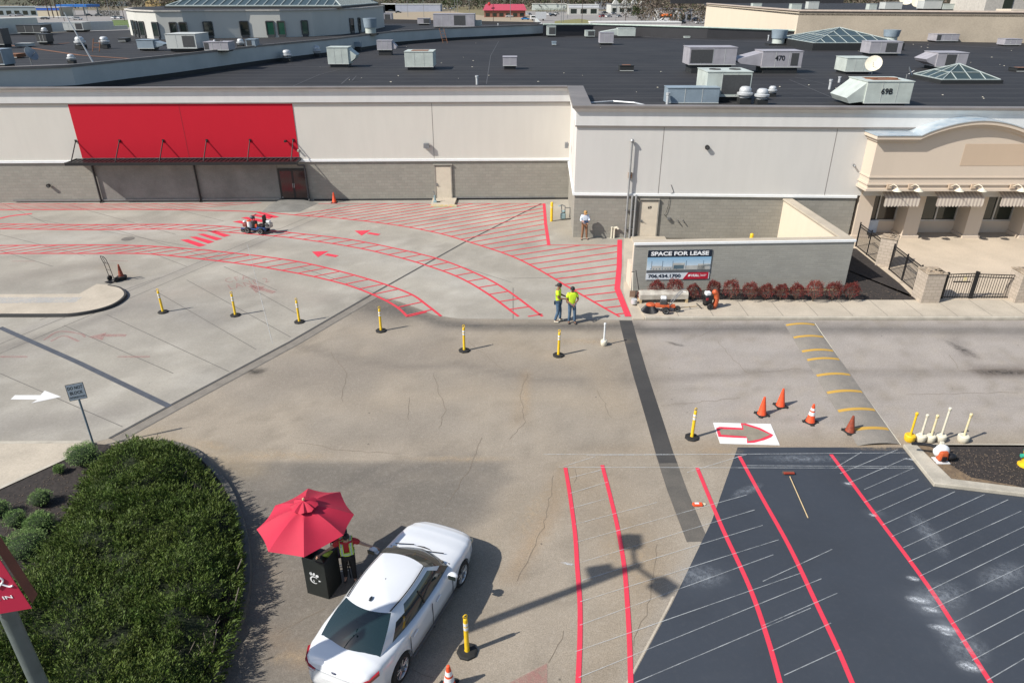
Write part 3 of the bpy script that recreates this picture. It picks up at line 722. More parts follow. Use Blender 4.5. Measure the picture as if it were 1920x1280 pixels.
# ================================================================== BUILDINGS
class Wall:
    def __init__(s, A, B):
        s.A = Vector(A); s.B = Vector(B); s.d = (s.B-s.A).normalized(); s.rz = math.atan2(s.d.y, s.d.x)
    def at(s, u, v):
        p = WP(u, v, s.A, s.B); return (Vector((p.x, p.y))-s.A).dot(s.d), p.z
    def empty(s, name, label, cat, group=None): return thing(name, label, cat, (s.A.x, s.A.y, 0), s.rz, group)
    def world(s, a, y=0): n = Vector((-s.d.y, s.d.x)); return s.A + s.d*a + n*y
def slab(name, x0, x1, y0, y1, z0, z1, m, parent=None, bevel=0):
    return MB().bb(x0, x1, y0, y1, z0, z1).build(name, m, parent, bevel=bevel)

# ---- left store: long stucco front with the red panel -------------------
wa = Wall((-46, 47.26), (3.66, 48.40)); LA = (wa.B-wa.A).length + .42
ls = wa.empty('store_building', 'long pale stucco store front with a big red wall panel and grey block base', 'building')
PZ = 7.52
cs = [wa.at(128,196)[0], wa.at(561,292)[0]]; xr0, xr1 = cs
dr0, dr1 = wa.at(524,340)[0], wa.at(577,340)[0]
slab('block_wall', 0, LA, 0, .3, 0, 2.70, M['block'], ls)
slab('stucco_wall', 0, LA, -.03, .3, 2.86, 6.55, M['stucco'], ls)
slab('ledge', 0, LA, -.10, .3, 2.70, 2.86, M['trim'], ls, .01)
slab('red_panel', xr0, xr1, -.06, -.031, 3.02, 6.549, M['redwall'], ls)
MB().plate([(0,6.55),(LA+.02,6.55),(LA+.02,7.22),(0,7.22)], -.09, .3).build('parapet_band', M['band'], ls)
slab('band_groove', 0, LA+.02, -.13, -.03, 6.49, 6.56, M['cap'], ls)
b = MB(); b.add([(0,-.09,7.22),(LA+.1,-.09,7.22),(LA+.1,-.26,7.40),(0,-.26,7.40),(0,.3,7.22),(LA+.1,.3,7.22),(LA+.1,.3,7.40),(0,.3,7.40)], [(0,1,2,3),(7,6,5,4),(3,2,6,7)]); b.build('cornice', M['band'], ls)
slab('parapet_cap', 0, LA-.45, -.30, .34, 7.40, PZ, M['cap'], ls, .015)
b = MB()
for u in (345,): 
    s_, _ = wa.at(344,240); b.bb(s_, s_+.025, -.066, -.0605, 3.02, 6.54)
b.build('panel_seam', mat('dark_red_seam', (.25,.01,.02), .8), ls)
b = MB()
for u, v in ((811,240),): s_, _ = wa.at(u, v); slab('stucco_joint', s_, s_+.03, -.036, -.031, 2.87, 6.5, M['cap'], ls)
b.bb(7.0, 7.03, -.036, -.031, 2.87, 6.5); b.build('stucco_joint', M['cap'], ls)
b = MB(); s0, _ = wa.at(25,372); s1, _ = wa.at(525,372)
b.bb(s0, s1, -.12, -.06, .12, .20); b.build('base_pipe', M['steel'], ls); b = MB(); s2, _ = wa.at(850,372); b.bb(s2, LA-1.1, -.09, -.04, .14, .20); b.build('base_pipe', M['steel'], ls)
b = MB(); b.bb(wa.at(590,376)[0], LA, -.05, -.002, 0, .12); b.build('base_strip', M['kerbdark'], ls)  # near-black strip along the foot of the wall
# smooth grey wall under the canopy
slab('infill_wall', wa.at(180,350)[0], dr0-.05, -.035, -.001, .02, 2.69, mat('grey_infill', (.27,.255,.235), .85, var=.16, vs=.7, fine=.15), ls)
# entrance door (black, double, with glazed leaves)
dr = MB(); dr.bb(dr0, dr1, -.10, -.036, .02, 2.25); d_ = dr.build('entrance_door', M['black'], ls)
b = MB()
mid = (dr0+dr1)/2
for x0, x1 in ((dr0+.12, mid-.07), (mid+.07, dr1-.12)): b.bb(x0, x1, -.108, -.101, .25, 2.1)
b.build('glass', glass_mat('dark_red_glass', (.03,.01,.01), .12), d_)
b = MB(); b.cyl((mid-.05,-.15,.95),(mid-.05,-.15,1.25),.015); b.cyl((mid+.05,-.15,.95),(mid+.05,-.15,1.25),.015)
b.cyl((dr0+.1,-.105,.28),(dr0+.1,-.115,.28),.03); b.cyl((dr1-.1,-.105,.28),(dr1-.1,-.115,.28),.03); b.build('handle', M['galv'], d_)
# single service door
s0, s1 = wa.at(817,345)[0], wa.at(846,345)[0]
sd = slab('service_door', s0, s1, -.06, -.001, .16, 2.32, M['door'], ls)
b = MB(); b.bb(s0-.07, s0, -.09, -.001, .1, 2.42); b.bb(s1, s1+.07, -.09, -.001, .1, 2.42); b.bb(s0-.12, s1+.12, -.12, -.001, 2.42, 2.5); b.build('door_frame', mat('door_frame_grey', (.33,.31,.27), .6), ls)
b = MB(); b.bb(s0+.06, s0+.12, -.1, -.061, 1.0, 1.2); b.cyl((s0+.09,-.1,1.08),(s0+.22,-.1,1.05),.015); b.build('handle', M['steel'], sd)
# concrete stoop and ramp
p = G(739,388); tag(MB().prism([G(741,389)[:2], G(852,389)[:2], G(856,372)[:2], G(812,372)[:2]][:0] or [tuple(G(808,388)[:2]), tuple(G(852,388)[:2]), tuple(G(857,374)[:2]), tuple(G(812,374)[:2])], 0, .16).build('door_stoop', M['walk'], bevel=.01), kind='structure')
b = MB(); b.bb(0, 1.75, -.04, 0, .02, .165); o = b.build('stoop_edge', M['yellowold']); o.location = (G(808,388).x, G(808,388).y-.01, 0); o['kind'] = 'structure'
b = MB(); q = [G(490,399), G(562,397.5), G(597,381), G(580,376.5), G(522,376.5), G(505,384)]
top = [Vector((p.x, p.y, .02)) for p in q]
cz = .16
c0 = Vector(((q[3].x+q[4].x)/2-.3, q[3].y-.3, 0))
vs = [(p.x,p.y,.012) for p in q] + [(*(Vector(p[:2]).lerp(c0.xy, .35)), cz*.8) for p in q] + [(c0.x,c0.y,cz)]
fs = [(i,(i+1)%6,6+(i+1)%6,6+i) for i in range(6)] + [(6+i,6+(i+1)%6,12) for i in range(6)]
b.add(vs, fs); tag(b.build('entrance_ramp', mat('ramp_concrete', (.24,.235,.215), .9, var=.15, vs=1, fine=.3), smooth=True), kind='structure')
# canopy over the entrance
c0_, c1_ = wa.at(146,300)[0]-.1, wa.at(568,300)[0]-.1
cz0 = 2.93; cdp = 1.45
cn = thing('entrance_canopy', 'long black slatted metal canopy hung on rods below the red wall panel', 'canopy', (*wa.world(c0_), 0), wa.rz)
Lc = c1_-c0_
b = MB(); b.bb(0, Lc, -cdp, -cdp+.09, cz0-.12, cz0+.08); b.bb(0, .08, -cdp+.09, -.03, cz0-.10, cz0+.06); b.bb(Lc-.08, Lc, -cdp+.09, -.03, cz0-.10, cz0+.06); b.bb(.08, Lc-.08, -.12, -.03, cz0-.08, cz0+.05)
b.build('frame', M['black'], cn)
b = MB(); k = .16
while k < Lc-.15: b.bb(k, k+.2, -cdp+.09, -.12, cz0-.03, cz0+.02); k += .3
b.build('slats', M['black'], cn)
slab('deck', .08, Lc-.08, -cdp+.09, -.12, cz0-.075, cz0-.06, mat('canopy_deck', (.22,.16,.15), .8), cn)
for i in range(6):
    x = .35 + i*(Lc-.7)/5
    o = MB().cyl((x, -cdp+.2, cz0+.08), (x, -.10, cz0+1.22), .035, n=8).build('support_rod', M['black'], cn)
    MB().box((x,-.085,cz0+1.22),(.13,.05,.16)).build('bracket', M['black'], o)
for u, v, nm in ((185,350,'downpipe'),(373,350,'downpipe')):
    s_, _ = wa.at(u, v); s_ -= c0_
    MB().tube([(s_,-.14,cz0-.1),(s_,-.14,.12),(s_,-.3,.05)], .065).build(nm, M['black'], cn)
s_ = wa.at(574,330)[0]-c0_
MB().tube([(s_-.35,-.9,cz0-.1),(s_-.3,-.5,cz0-.35),(s_,-.15,cz0-.45),(s_+.02,-.15,.2),(s_+.1,-.3,.1)], .06).build('downpipe', mat('dark_pipe',(.07,.07,.075),.5), cn)
# wall fittings
def wallbox(w_, u, v, name, label, cat, build, out=.06):
    s_, z = w_.at(u, v); t = thing(name, label, cat, (*w_.world(s_, -out), z), w_.rz); build(t); return t
def floodlight(t):
    MB().box((0,-.12,0),(.42,.22,.30), taper=.9).build('housing', M['steel'], t, bevel=.02)
    MB().box((0,-.14,-.16),(.36,.18,.02)).build('lens', M['hvac_blue'], t); MB().box((0,-.02,.02),(.15,.06,.15)).build('bracket', M['steel'], t)
wallbox(wa, 800, 272, 'wall_light', 'grey box floodlight high on the pale stucco wall above the beige service door', 'wall light', floodlight)
def eye(t):
    MB().cyl((0,0,0),(0,-.16,-.02),.11,.13).build('housing', M['black'], t, smooth=True); MB().cyl((0,-.161,-.02),(0,-.17,-.02),.08).build('lens', M['hvac_dark'], t)
wallbox(wa, 93, 347, 'wall_lamp', 'small round black lamp on the grey block wall left of the canopy', 'wall lamp', eye)
def cam_(t):
    MB().cyl((0,0,0),(0,-.1,0),.04).build('mount', M['black'], t); MB().box((0,-.2,-.02),(.16,.22,.13)).build('camera_body', M['black'], t, bevel=.02)
wallbox(wa, 537, 263, 'security_camera', 'small black camera at the right end of the red wall panel', 'camera', cam_)
wallbox(wa, 560, 281, 'wall_spotlight', 'small pale spotlight beside the black camera at the edge of the red panel', 'spotlight', lambda t: (MB().cyl((0,0,0),(0,-.15,-.05),.05,.07).build('head', M['offwhite'], t), MB().box((0,0,0),(.12,.04,.12)).build('plate', M['steel'], t)))

# ---- right wing ----------------------------------------------------------
wb = Wall((3.62, 39.90), (60, 37.76)); LB = (wb.B-wb.A).length; LBs = wb.at(1606,370)[0]
rw = wb.empty('retail_building', 'grey stucco building with a steel door numbered 69 and a wide black roof', 'building')
PB = 7.50
slab('block_wall', 0, LBs, 0, .3, 0, 2.52, M['block'], rw)
slab('ledge', -.12, LBs, -.10, .3, 2.52, 2.66, M['trim'], rw, .01)
slab('stucco_wall', -.03, LB, -.03, .3, 2.66, 6.42, M['stucco2'], rw)
slab('band_groove', -.12, LB, -.13, -.03, 6.36, 6.43, M['cap'], rw)
slab('parapet_band', -.09, LB, -.09, .3, 6.43, 7.14, M['band'], rw)
b = MB(); b.add([(-.09,-.09,7.14),(LB,-.09,7.14),(LB,-.28,7.36),(-.28,-.28,7.36),(-.09,.3,7.14),(LB,.3,7.14),(LB,.3,7.36),(-.28,.3,7.36)], [(0,1,2,3),(3,2,6,7)]); b.build('cornice', M['band'], rw)
slab('parapet_cap', -.32, LB, -.32, .34, 7.36, PB, M['cap'], rw, .015)
# return wall facing left
slab('return_block_wall', .0, .3, .3, 8.75, 0, 2.52, M['block'], rw)
slab('return_stucco', -.03, .3, .3, 8.62, 2.66, 6.42, stucco_mat('stucco_return', (.60,.58,.545)), rw)
slab('return_ledge', -.12, .3, .3, 8.70, 2.521, 2.66, M['trim'], rw)
slab('return_band', -.09, .3, .3, 8.6, 6.43, 7.36, M['band'], rw)
slab('return_cap', -.32, .75, .34, 8.9, 7.36, PB-.004, M['cap'], rw, .015)
b = MB()
for u, v in ((1243,260),(1566,260)): s_, _ = wb.at(u, v); slab('stucco_joint', s_, s_+.03, -.036, -.031, 2.67, 6.36, M['cap'], rw)
b.bb(-.036,-.031,3.0,3.03,2.67,6.36); b.build('stucco_joint', M['cap'], rw)
s0, s1 = wb.at(1199,410)[0], wb.at(1231,410)[0]
sd = slab('steel_door', s0, s1, -.06, -.001, .12, 2.22, M['door'], rw)
b = MB(); b.bb(s0-.07,s0,-.10,-.001,.1,2.3); b.bb(s1,s1+.07,-.10,-.001,.1,2.3); b.bb(s0-.07,s1+.07,-.14,-.001,2.3,2.37); b.build('door_frame', bpy.data.materials['door_frame_grey'], rw)
t = text_mb('69', .22, .002, .006).xf(Matrix.Translation((s0+.42,-.068,1.78)) @ UP); t.build('door_number', M['black'], sd)
b = MB(); b.box((s0+.1,-.08,1.05),(.07,.04,.14)); b.cyl((s0+.1,-.1,1.05),(s0+.28,-.12,1.0),.015); b.build('handle', M['steel'], sd)
for i, (u0, v0, u1, v1, r, lab) in enumerate([(1171,445,1180,264,.055,'tall'), (1179,445,1186,366,.06,'mid'), (1186,445,1193,366,.06,'right')]):
    s_ = wb.at(u0, v0)[0]; z1 = wb.at(u1, v1)[1]
    b = MB().cyl((0,-.2,0),(0,-.2,z1-0),r,n=10)
    if i == 0: b.cyl((0,-.2,z1),(0,0,z1+.02),.055); b.lathe([(.1,0),(.12,.06),(.07,.14),(0,.16)], (0,-.2,z1-.02), 12)
    else: b.cyl((0,-.2,z1),(0,0,z1),r)
    t = thing('conduit_pipe', {'tall':'tallest grey vertical pipe, running high up the stucco wall left of door 69', 'mid':'short grey pipe in the middle of the three beside door 69', 'right':'short grey pipe nearest to door 69, rightmost of three'}[lab], 'pipe', (*wb.world(s_), 0), wb.rz, 'pipes on the wall beside door 69')
    b.build('pipe', M['conduit'], t, smooth=True)
    c = MB(); 
    for z in (.6, 1.7): c.box((0,-.13,z),(.2,.16,.05))
    c.build('clamp', M['steel'], t)
s_, z = wb.at(1181,328); t = thing('junction_box', 'small rusty beige box on the tall pipe', 'junction box', (*wb.world(s_, -.04), z), wb.rz)
MB().box((0,-.08,0),(.22,.16,.32)).build('box', mat('rusty_beige',(.36,.26,.18),.7,var=.3,vs=8), t, bevel=.01); MB().box((0,-.17,0),(.16,.02,.1)).build('latch', M['rust'], t)
wallbox(wb, 1325, 275, 'wall_lamp', 'round black lamp high in the middle of the grey stucco wall', 'wall lamp', eye)
wallbox(wb, 1600, 309, 'wall_fitting', 'tiny grey fitting on the stucco wall beside the tan storefront', 'fitting', lambda t: (MB().box((0,0,0),(.08,.03,.12)).build('plate', M['steel'], t), MB().cyl((0,-.03,0),(.05,-.12,-.08),.04,.06).build('head', M['steel'], t)))
s_ = wb.at(1147,440)[0]
for k, (u, lab) in enumerate(((1146,'beige capped standpipe low on the block wall, left one of two by the man'),(1151,'beige hooked standpipe low on the block wall, nearer to the grey pipes'))):
    s_ = wb.at(u,443)[0]; t = thing('standpipe', lab, 'standpipe', (*wb.world(s_), 0), wb.rz, 'standpipes beside the man')
    b = MB().cyl((0,-.12,0),(0,-.12,.62),.05,n=10)
    if k: b.tube([(0,-.12,.60),(.12,-.16,.68),(.22,-.2,.58)],.06)
    b.build('pipe', M['offwhite'], t, smooth=True); MB().cyl((0,-.12,.62),(0,-.12,.68),.065).build('cap', M['offwhite'], t)
b = MB(); pts = [wb.at(u,v) for u,v in ((1258,346),(1263,360),(1256,364),(1253,385),(1249,398),(1245,402),(1252,409))]
b.tube([(a,-.05,z) for a,z in pts], .012, 5)
t = thing('hanging_cable', 'thin loose black cable hanging on the wall right of door 69', 'cable', (wb.A.x, wb.A.y, 0), wb.rz); b.build('cable', M['black'], t)
a, z = pts[-1]; MB().box((a+.05,-.08,z),(.16,.14,.14)).build('socket_box', M['steel'], t)
b = MB()
for u,v in ((1270,414),(1280,414)): a, z = wb.at(u,v); b.cyl((a,0,z+.05),(a+.06,-.14,z-.08),.03)
t = thing('pipe_stubs', 'two dark pipe stubs sticking out of the block wall behind the low wall', 'pipe stubs', (wb.A.x, wb.A.y, 0), wb.rz); b.build('stubs', M['black'], t)
# floodlight on the return wall
t = thing('wall_light', 'small grey floodlight on the bright side wall at the inner corner', 'wall light', (3.58, 45.2, 4.35), R(-90)); floodlight(t)

# roof: one deck over both wings
zr = 6.86
far = [G(1018,68.5,zr)[:2], G(1110,67,zr)[:2], G(1325,72,zr)[:2], G(1490,73,zr)[:2], G(1960,82,zr)[:2]]
inner_px = [(143,161.5),(333,137),(500,113),(633,97),(740,80),(840,72),(1018,63.5)]
inner = [Vector((-60,48.3,7.15)), Vector((-36.5,48.4,7.15))] + [G(u,v,7.15) for u,v in inner_px]
poly = [(-46,47.6),(3.9,48.4),(3.9,40.1),(60,38)] + [(90,60)] + [tuple(p) for p in far[::-1]] + [(p.x,p.y+.5) for p in inner[::-1]]
b = MB(); b.prism(poly, 6.7, zr); b.build('roof', M['roof'], None)
ro = bpy.data.objects['roof']; ro.parent = rw; ro.matrix_parent_inverse = (Matrix.Translation((wb.A.x, wb.A.y, 0)) @ Matrix.Rotation(wb.rz, 4, 'Z')).inverted()
def wpart(o, root):      # parent keeping world position
    o.parent = root; bpy.context.view_layer.update(); o.matrix_parent_inverse = root.matrix_world.inverted(); return o
# inside faces of the front parapets
# far parapet with membrane upstand
b = MB(); q = [G(1018,68.5,zr), G(1110,67,zr), G(1325,72,zr), G(1490,73.5,zr)]
hts = [hgt(q[0],47), hgt(q[1],47), hgt(q[2],53), hgt(q[3],59)]
for i in range(3):
    A, B = q[i], q[i+1]
    b.add([tuple(A), tuple(B), (B.x,B.y,B.z+hts[i+1]), (A.x,A.y,A.z+hts[i]), (A.x,A.y+.4,A.z), (B.x,B.y+.4,B.z), (B.x,B.y+.4,B.z+hts[i+1]), (A.x,A.y+.4,A.z+hts[i])], [(0,1,2,3),(3,2,6,7),(5,4,7,6)])
wpart(b.build('rear_parapet', M['parapet_in']), rw)
b = MB()
for i in range(3):
    A, B = q[i], q[i+1]; b.cyl((A.x,A.y-.05,A.z+hts[i]+.06),(B.x,B.y-.05,B.z+hts[i+1]+.06),.14,n=4)
wpart(b.build('rear_coping', mat('green_white_coping',(.42,.50,.44),.6)), rw)
b = MB(); b.ribbon([G(u,v,zr) for u,v in ((1200,69),(1330,76),(1480,80),(1700,81),(1900,92))], .5, zr+.01)
b.ribbon([G(u,v,zr) for u,v in ((935,78),(920,105),(912,158))], .07, zr+.01)
for pts in [((640,158),(655,145),(668,143),(660,152),(672,150)),((545,164),(600,140),(640,130)),((1480,150),(1540,175),(1590,196)),((1490,145),(1600,170)),((700,110),(640,112),(600,118))]: b.ribbon([G(u,v,zr) for u,v in pts], .09, zr+.012)
wpart(flatmesh('roof_seam_patches', mat('roof_patch',(.085,.085,.088),.7,c2=(.04,.04,.042),vs=2), b, kind=None), rw)
b = MB()
for i in range(70):
    u = random.uniform(600,1900); v = random.uniform(80,190); 
    p = G(u, v, zr); 
    if p.y < 49.5 and p.x < 4.5 or p.y < 41: continue
    s_ = random.uniform(.03,.09); b.box((p.x,p.y,zr+.02),(s_*1.6,s_,.03),random.random()*3)
tag(b.build('roof_litter', M['offwhite']), kind='stuff')
b = MB()      # bent conduit lying behind the right parapet
b.tube([G(u,v,zr+.15) for u,v in ((1105,193),(1150,190),(1190,193),(1215,199))], .05)
wpart(b.build('roof_pipe', M['galv']), rw)

# ---- upper roof with the round hall -------------------------------------
ZU = 8.35
ul = thing('upper_roof_section', 'raised black flat roof behind a long grey diagonal parapet wall at left', 'building', (0,0,0))
b = MB(); b2 = MB(); b3 = MB(); tops = []
for i in range(len(inner)): tops.append(Vector((inner[i].x, inner[i].y, ZU+.12)))
for A, B in zip(tops[:-1], tops[1:]):
    b.add([(A.x,A.y,7.1),(B.x,B.y,7.1),tuple(B),tuple(A),(A.x,A.y+.5,7.1),(B.x,B.y+.5,7.1),(B.x,B.y+.5,B.z),(A.x,A.y+.5,A.z)], [(0,1,2,3),(5,4,7,6)])
    b2.add([(A.x,A.y-.06,6.8),(B.x,B.y-.06,6.8),(B.x,B.y-.06,7.2),(A.x,A.y-.06,7.2),(A.x,A.y+.1,7.2),(B.x,B.y+.1,7.2)], [(0,1,2,3),(3,2,5,4)])
    b3.add([(A.x,A.y-.12,A.z-.1),(B.x,B.y-.12,B.z-.1),(B.x,B.y-.12,B.z+.08),(A.x,A.y-.12,A.z+.08),(A.x,A.y+.55,A.z+.08),(B.x,B.y+.55,B.z+.08)], [(0,1,2,3),(3,2,5,4)])
b.build('grey_wall', M['greywall'], ul); b2.build('base_flashing', M['curbblk'], ul); b3.build('coping', M['cap'], ul)
b = MB(); A = tops[-1]; b.bb(A.x-.4, A.x, A.y, A.y+30, 7.0, ZU+.12); b.build('end_wall', M['greywall'], ul)
b = MB(); b.prism([(p.x,p.y+.3) for p in tops] + [tuple(G(1014,42,ZU)[:2]), tuple(G(700,42,ZU)[:2]), tuple(G(560,42,ZU)[:2]), tuple(G(240,56,ZU)[:2]), tuple(G(90,61,ZU)[:2]), (-140,118), (-140,60)], ZU-.3, ZU-.05); b.build('roof', M['roof'], ul)
b = MB()
for u0, v0, u1, v1, t0, t1 in ((75,60,215,55,43,40),(215,55,240,54,49,48)):
    A, B = G(u0,v0,ZU), G(u1,v1,ZU); ha, hb = hgt(A,t0), hgt(B,t1)
    b.add([(A.x,A.y,A.z-.1),(B.x,B.y,B.z-.1),(B.x,B.y,B.z+hb),(A.x,A.y,A.z+ha),(A.x,A.y+.5,A.z+ha),(B.x,B.y+.5,B.z+hb)], [(0,1,2,3),(3,2,5,4)])
b.build('white_parapet', mat('white_parapet',(.55,.58,.58),.7,var=.05), ul)
b = MB(); 
A, B = G(-60,70,ZU), G(76,60,ZU); b.add([(A.x,A.y,A.z),(B.x,B.y,B.z),(B.x,B.y,B.z+hgt(B,33)),(A.x,A.y,A.z+hgt(A,37)),(B.x,B.y+6,B.z+hgt(B,33)),(A.x,A.y+6,A.z+hgt(A,37))], [(0,1,2,3),(3,2,4,5)]); b.build('curved_white_wall', mat('cream_wall_far',(.60,.62,.56),.7,var=.05), ul)
A, B = G(700,43,ZU), G(1014,46,ZU); b = MB(); b.add([(A.x,A.y,A.z-.3),(B.x,B.y,B.z-.3),(B.x,B.y,B.z+.3),(A.x,A.y,A.z+hgt(A,36)),(A.x,A.y+.5,A.z+hgt(A,36)),(B.x,B.y+.5,B.z+.3)], [(0,1,2,3),(3,2,5,4)]); b.build('rear_parapet', M['parapet_in'], ul)
b = MB(); b.ribbon([G(u,v,ZU) for u,v in ((0,82),(60,90),(150,103),(250,110))], .35, ZU-.03); b.ribbon([G(u,v,ZU) for u,v in ((90,84),(130,80))], .3, ZU-.03); b.build('pipe_run', M['rust'], ul)
# round hall
base_px = [(246,66),(262,71),(301,74.5),(350,74),(393,72.5),(468,71),(530,70.5),(590,68.5),(640,65),(677,61)]
arc = [G(u,v,ZU-.05) for u,v in base_px]; HR = 2.75
rt = thing('round_hall', 'low curved grey-white hall with slot windows and a glazed skylight rising from the upper roof', 'building')
back = [(arc[-1].x+.5, arc[-1].y+16), (arc[-1].x-8, arc[-1].y+24), (arc[0].x+6, arc[0].y+32), (arc[0].x-3, arc[0].y+22), (arc[0].x-3, arc[0].y+8)]
fullp = [(p.x,p.y) for p in arc] + back
b = MB(); b.prism(fullp, ZU-.05, ZU+HR); b.build('curved_wall', mat('hall_wall',(.52,.52,.48),.8,var=.05,vs=.25), rt)
cx_ = sum(p[0] for p in fullp)/len(fullp); cy_ = sum(p[1] for p in fullp)/len(fullp)
gro = [(cx_+(x-cx_)*1.012, cy_+(y-cy_)*1.012) for x, y in fullp]
MB().prism(gro, ZU+HR, ZU+HR+.14).build('cornice', mat('hall_cornice',(.50,.48,.44),.7), rt)
MB().prism([(cx_+(x-cx_)*.985, cy_+(y-cy_)*.985) for x, y in fullp], ZU+HR+.14, ZU+HR+.16).build('roof', M['roof'], rt)
def on_arc(u):
    for A, B, pa, pb in zip(arc[:-1], arc[1:], base_px[:-1], base_px[1:]):
        if pa[0] <= u <= pb[0]:
            k = (u-pa[0])/(pb[0]-pa[0]); return A.lerp(B, k), (B-A).normalized()
    return arc[0], (arc[1]-arc[0]).normalized()
for u0, u1, g in ((253,257,0),(259,264,0),(268,276,0),(292,302,0),(324,335,0),(342,354,0),(386,401,0),(454,468,0),(503,516,1),(524,536,1),(568,578,1),(657,663,0),(673,676,0)):
    (a, d), (c, _) = on_arc(u0), on_arc(u1); m_ = (a+c)/2; wd_ = (c-a).length; an = math.atan2(d.y, d.x)
    o = MB().box((0,-.04,.98),(wd_,.1,1.35)).build('window', M['greenglass' if g else 'winglass'], rt); o.location = (m_.x, m_.y, ZU-.05); o.rotation_euler = (0,0,an)
    f = MB(); f.box((-wd_/2-.05,-.05,.98),(.1,.16,1.5)); f.box((wd_/2+.05,-.05,.98),(.1,.16,1.5)); f.box((0,-.05,1.72),(wd_,.16,.12)); f.box((0,-.06,.15),(wd_,.2,.3)); f.build('frame', M['hvac_dark'], o)
zs = ZU+HR+.16
def skylight(root, x0, x1, y0, y1, z0, h, nx, ridge=.0, base=.5):
    MB().bb(x0-.15, x1+.15, y0-.15, y1+.15, z0, z0+base).build('curb', M['curbblk'], root)
    cx, cy = (x0+x1)/2, (y0+y1)/2; hw = (x1-x0)/2; hr = hw*ridge
    ap = [Vector((cx-hr,cy,z0+base+h)), Vector((cx+hr,cy,z0+base+h))]; c = [Vector((x0,y0,z0+base)), Vector((x1,y0,z0+base)), Vector((x1,y1,z0+base)), Vector((x0,y1,z0+base))]
    g = MB(); g.add([tuple(p) for p in c+ap], [(0,1,5,4),(1,2,5),(2,3,4,5),(3,0,4)]); g.build('glazing', M['sky_glass'], root)
    f = MB(); up = Vector((0,0,.03)); r_ = .045*max(1,(x1-x0)/9)
    for a, q in ((c[0],ap[0]),(c[1],ap[1]),(c[2],ap[1]),(c[3],ap[0]),(ap[0],ap[1]),(c[0],c[1]),(c[1],c[2]),(c[2],c[3]),(c[3],c[0])):
        if (a-q).length > .01: f.cyl(a+up, q+up, r_, n=5)
    for i in range(1, nx):
        t = i/nx; a = c[0].lerp(c[1], t); d = c[3].lerp(c[2], t)
        k = min(t, 1-t)*2/(1-ridge) if ridge < 1 else 1
        tt = min(1, k); tgt = ap[0].lerp(ap[1], 0 if t < .5-ridge/2 else 1 if t > .5+ridge/2 else (t-.5+ridge/2)/max(ridge,1e-6))
        ea = Vector((a.x, y0+(cy-y0)*tt, z0+base+h*tt)); eb = Vector((d.x, y1+(cy-y1)*tt, z0+base+h*tt))
        f.cyl(a+up, ea+up, r_*.8, n=5); f.cyl(d+up, eb+up, r_*.8, n=5)
        l0 = c[0].lerp(c[3], t); k2 = min(t,1-t)*2; f.cyl(l0+up, l0.lerp(Vector((l0.x+(hw-hr)*k2, l0.y, z0+base+h*k2)),1)+up, r_*.8, n=5)
        l1 = c[1].lerp(c[2], t); f.cyl(l1+up, Vector((l1.x-(hw-hr)*k2, l1.y, z0+base+h*k2))+up, r_*.8, n=5)
    for t in (.45,):
        L = [q.lerp(ap[0] if i in (0,3) else ap[1], t) for i, q in enumerate(c)]
        for i in range(4): f.cyl(L[i]+up, L[(i+1)%4]+up, r_*.7, n=5)
    f.build('frame', M['skyframe'], root)
A, B = G(312,16,zs), G(640,16,zs)
xs0, xs1, ys0 = A.x, B.x, A.y
sg = thing('skylight', 'very large shallow glass skylight with pale ribs crowning the round hall', 'skylight')
skylight(sg, xs0, xs1, ys0, ys0+26, zs, 3.2, 20, .45, .22)

# ---- tan store behind the roof at right ---------------------------------
tb = thing('tan_building', 'long windowless tan building with a sunlit angled end behind the black roof', 'building')
c1 = G(1490,74,zr); zt = zr + hgt(c1, 22); e1 = G(1960,84,zr); 
ztr = e1.z + hgt(e1, 23)
l1_ = G(1325,8,zt)
b = MB(); b.add([(c1.x,c1.y,0),(90,e1.y-3,0),(90,e1.y-3,zt),(c1.x,c1.y,zt)], [(0,1,2,3)]); b.build('front_wall', mat('tan_aggregate',(.40,.345,.27),.85,var=.1,vs=.25,fine=.15), tb)
b = MB(); b.add([(l1_.x,l1_.y,0),(c1.x,c1.y,0),(c1.x,c1.y,zt),(l1_.x,l1_.y,zt)], [(0,1,2,3)]); b.build('end_wall', M['cream'], tb)  # sunlight on the angled end is put into this paler colour
b = MB(); b.prism([(l1_.x,l1_.y),(c1.x,c1.y),(90,e1.y-3),(110,220),(l1_.x+10,230)], zt-.5, zt-.25); b.build('roof', M['roof'], tb)
b = MB()
for A, B in (((l1_.x,l1_.y),(c1.x,c1.y)),((c1.x,c1.y),(90,e1.y-3))): b.cyl((*A,zt+.05),(*B,zt+.05),.2,n=4)
b.build('coping', mat('tan_coping',(.36,.30,.25),.7), tb)
A = G(1330,7,zt); b = MB(); b.bb(A.x-4, 95, A.y+28, A.y+28.6, zt-.4, zt+1.3); b.build('rear_parapet', M['parapet_in'], tb); b = MB(); b.bb(A.x-4,95,A.y+27.9,A.y+28.7,zt+1.3,zt+1.6); b.build('rear_coping', mat('white_coping',(.6,.62,.6),.6), tb)
pA, pB = WY(1868,72,100), WY(1893,72,100); b = MB()
pp = G(1868,74,zr); qq = G(1895,74,zr); b.bb(pp.x, qq.x, pp.y-1.5, pp.y+2, zr-.5, zt+.3); b.build('pier', M['cream'], tb)
pp, qq = G(1845,19,zt), G(1990,19,zt); b = MB(); b.bb(pp.x, qq.x, pp.y, pp.y+10, zt-.3, zt+4); b.build('penthouse', mat('penthouse_wall',(.48,.45,.40),.8), tb)
k0, k1 = G(1878,19,zt), G(1895,19,zt); b = MB(); b.bb(k0.x,k1.x,k0.y-.1,k0.y+.1,zt+.2,zt+3.6); b.build('penthouse_window', M['winglass'], tb)

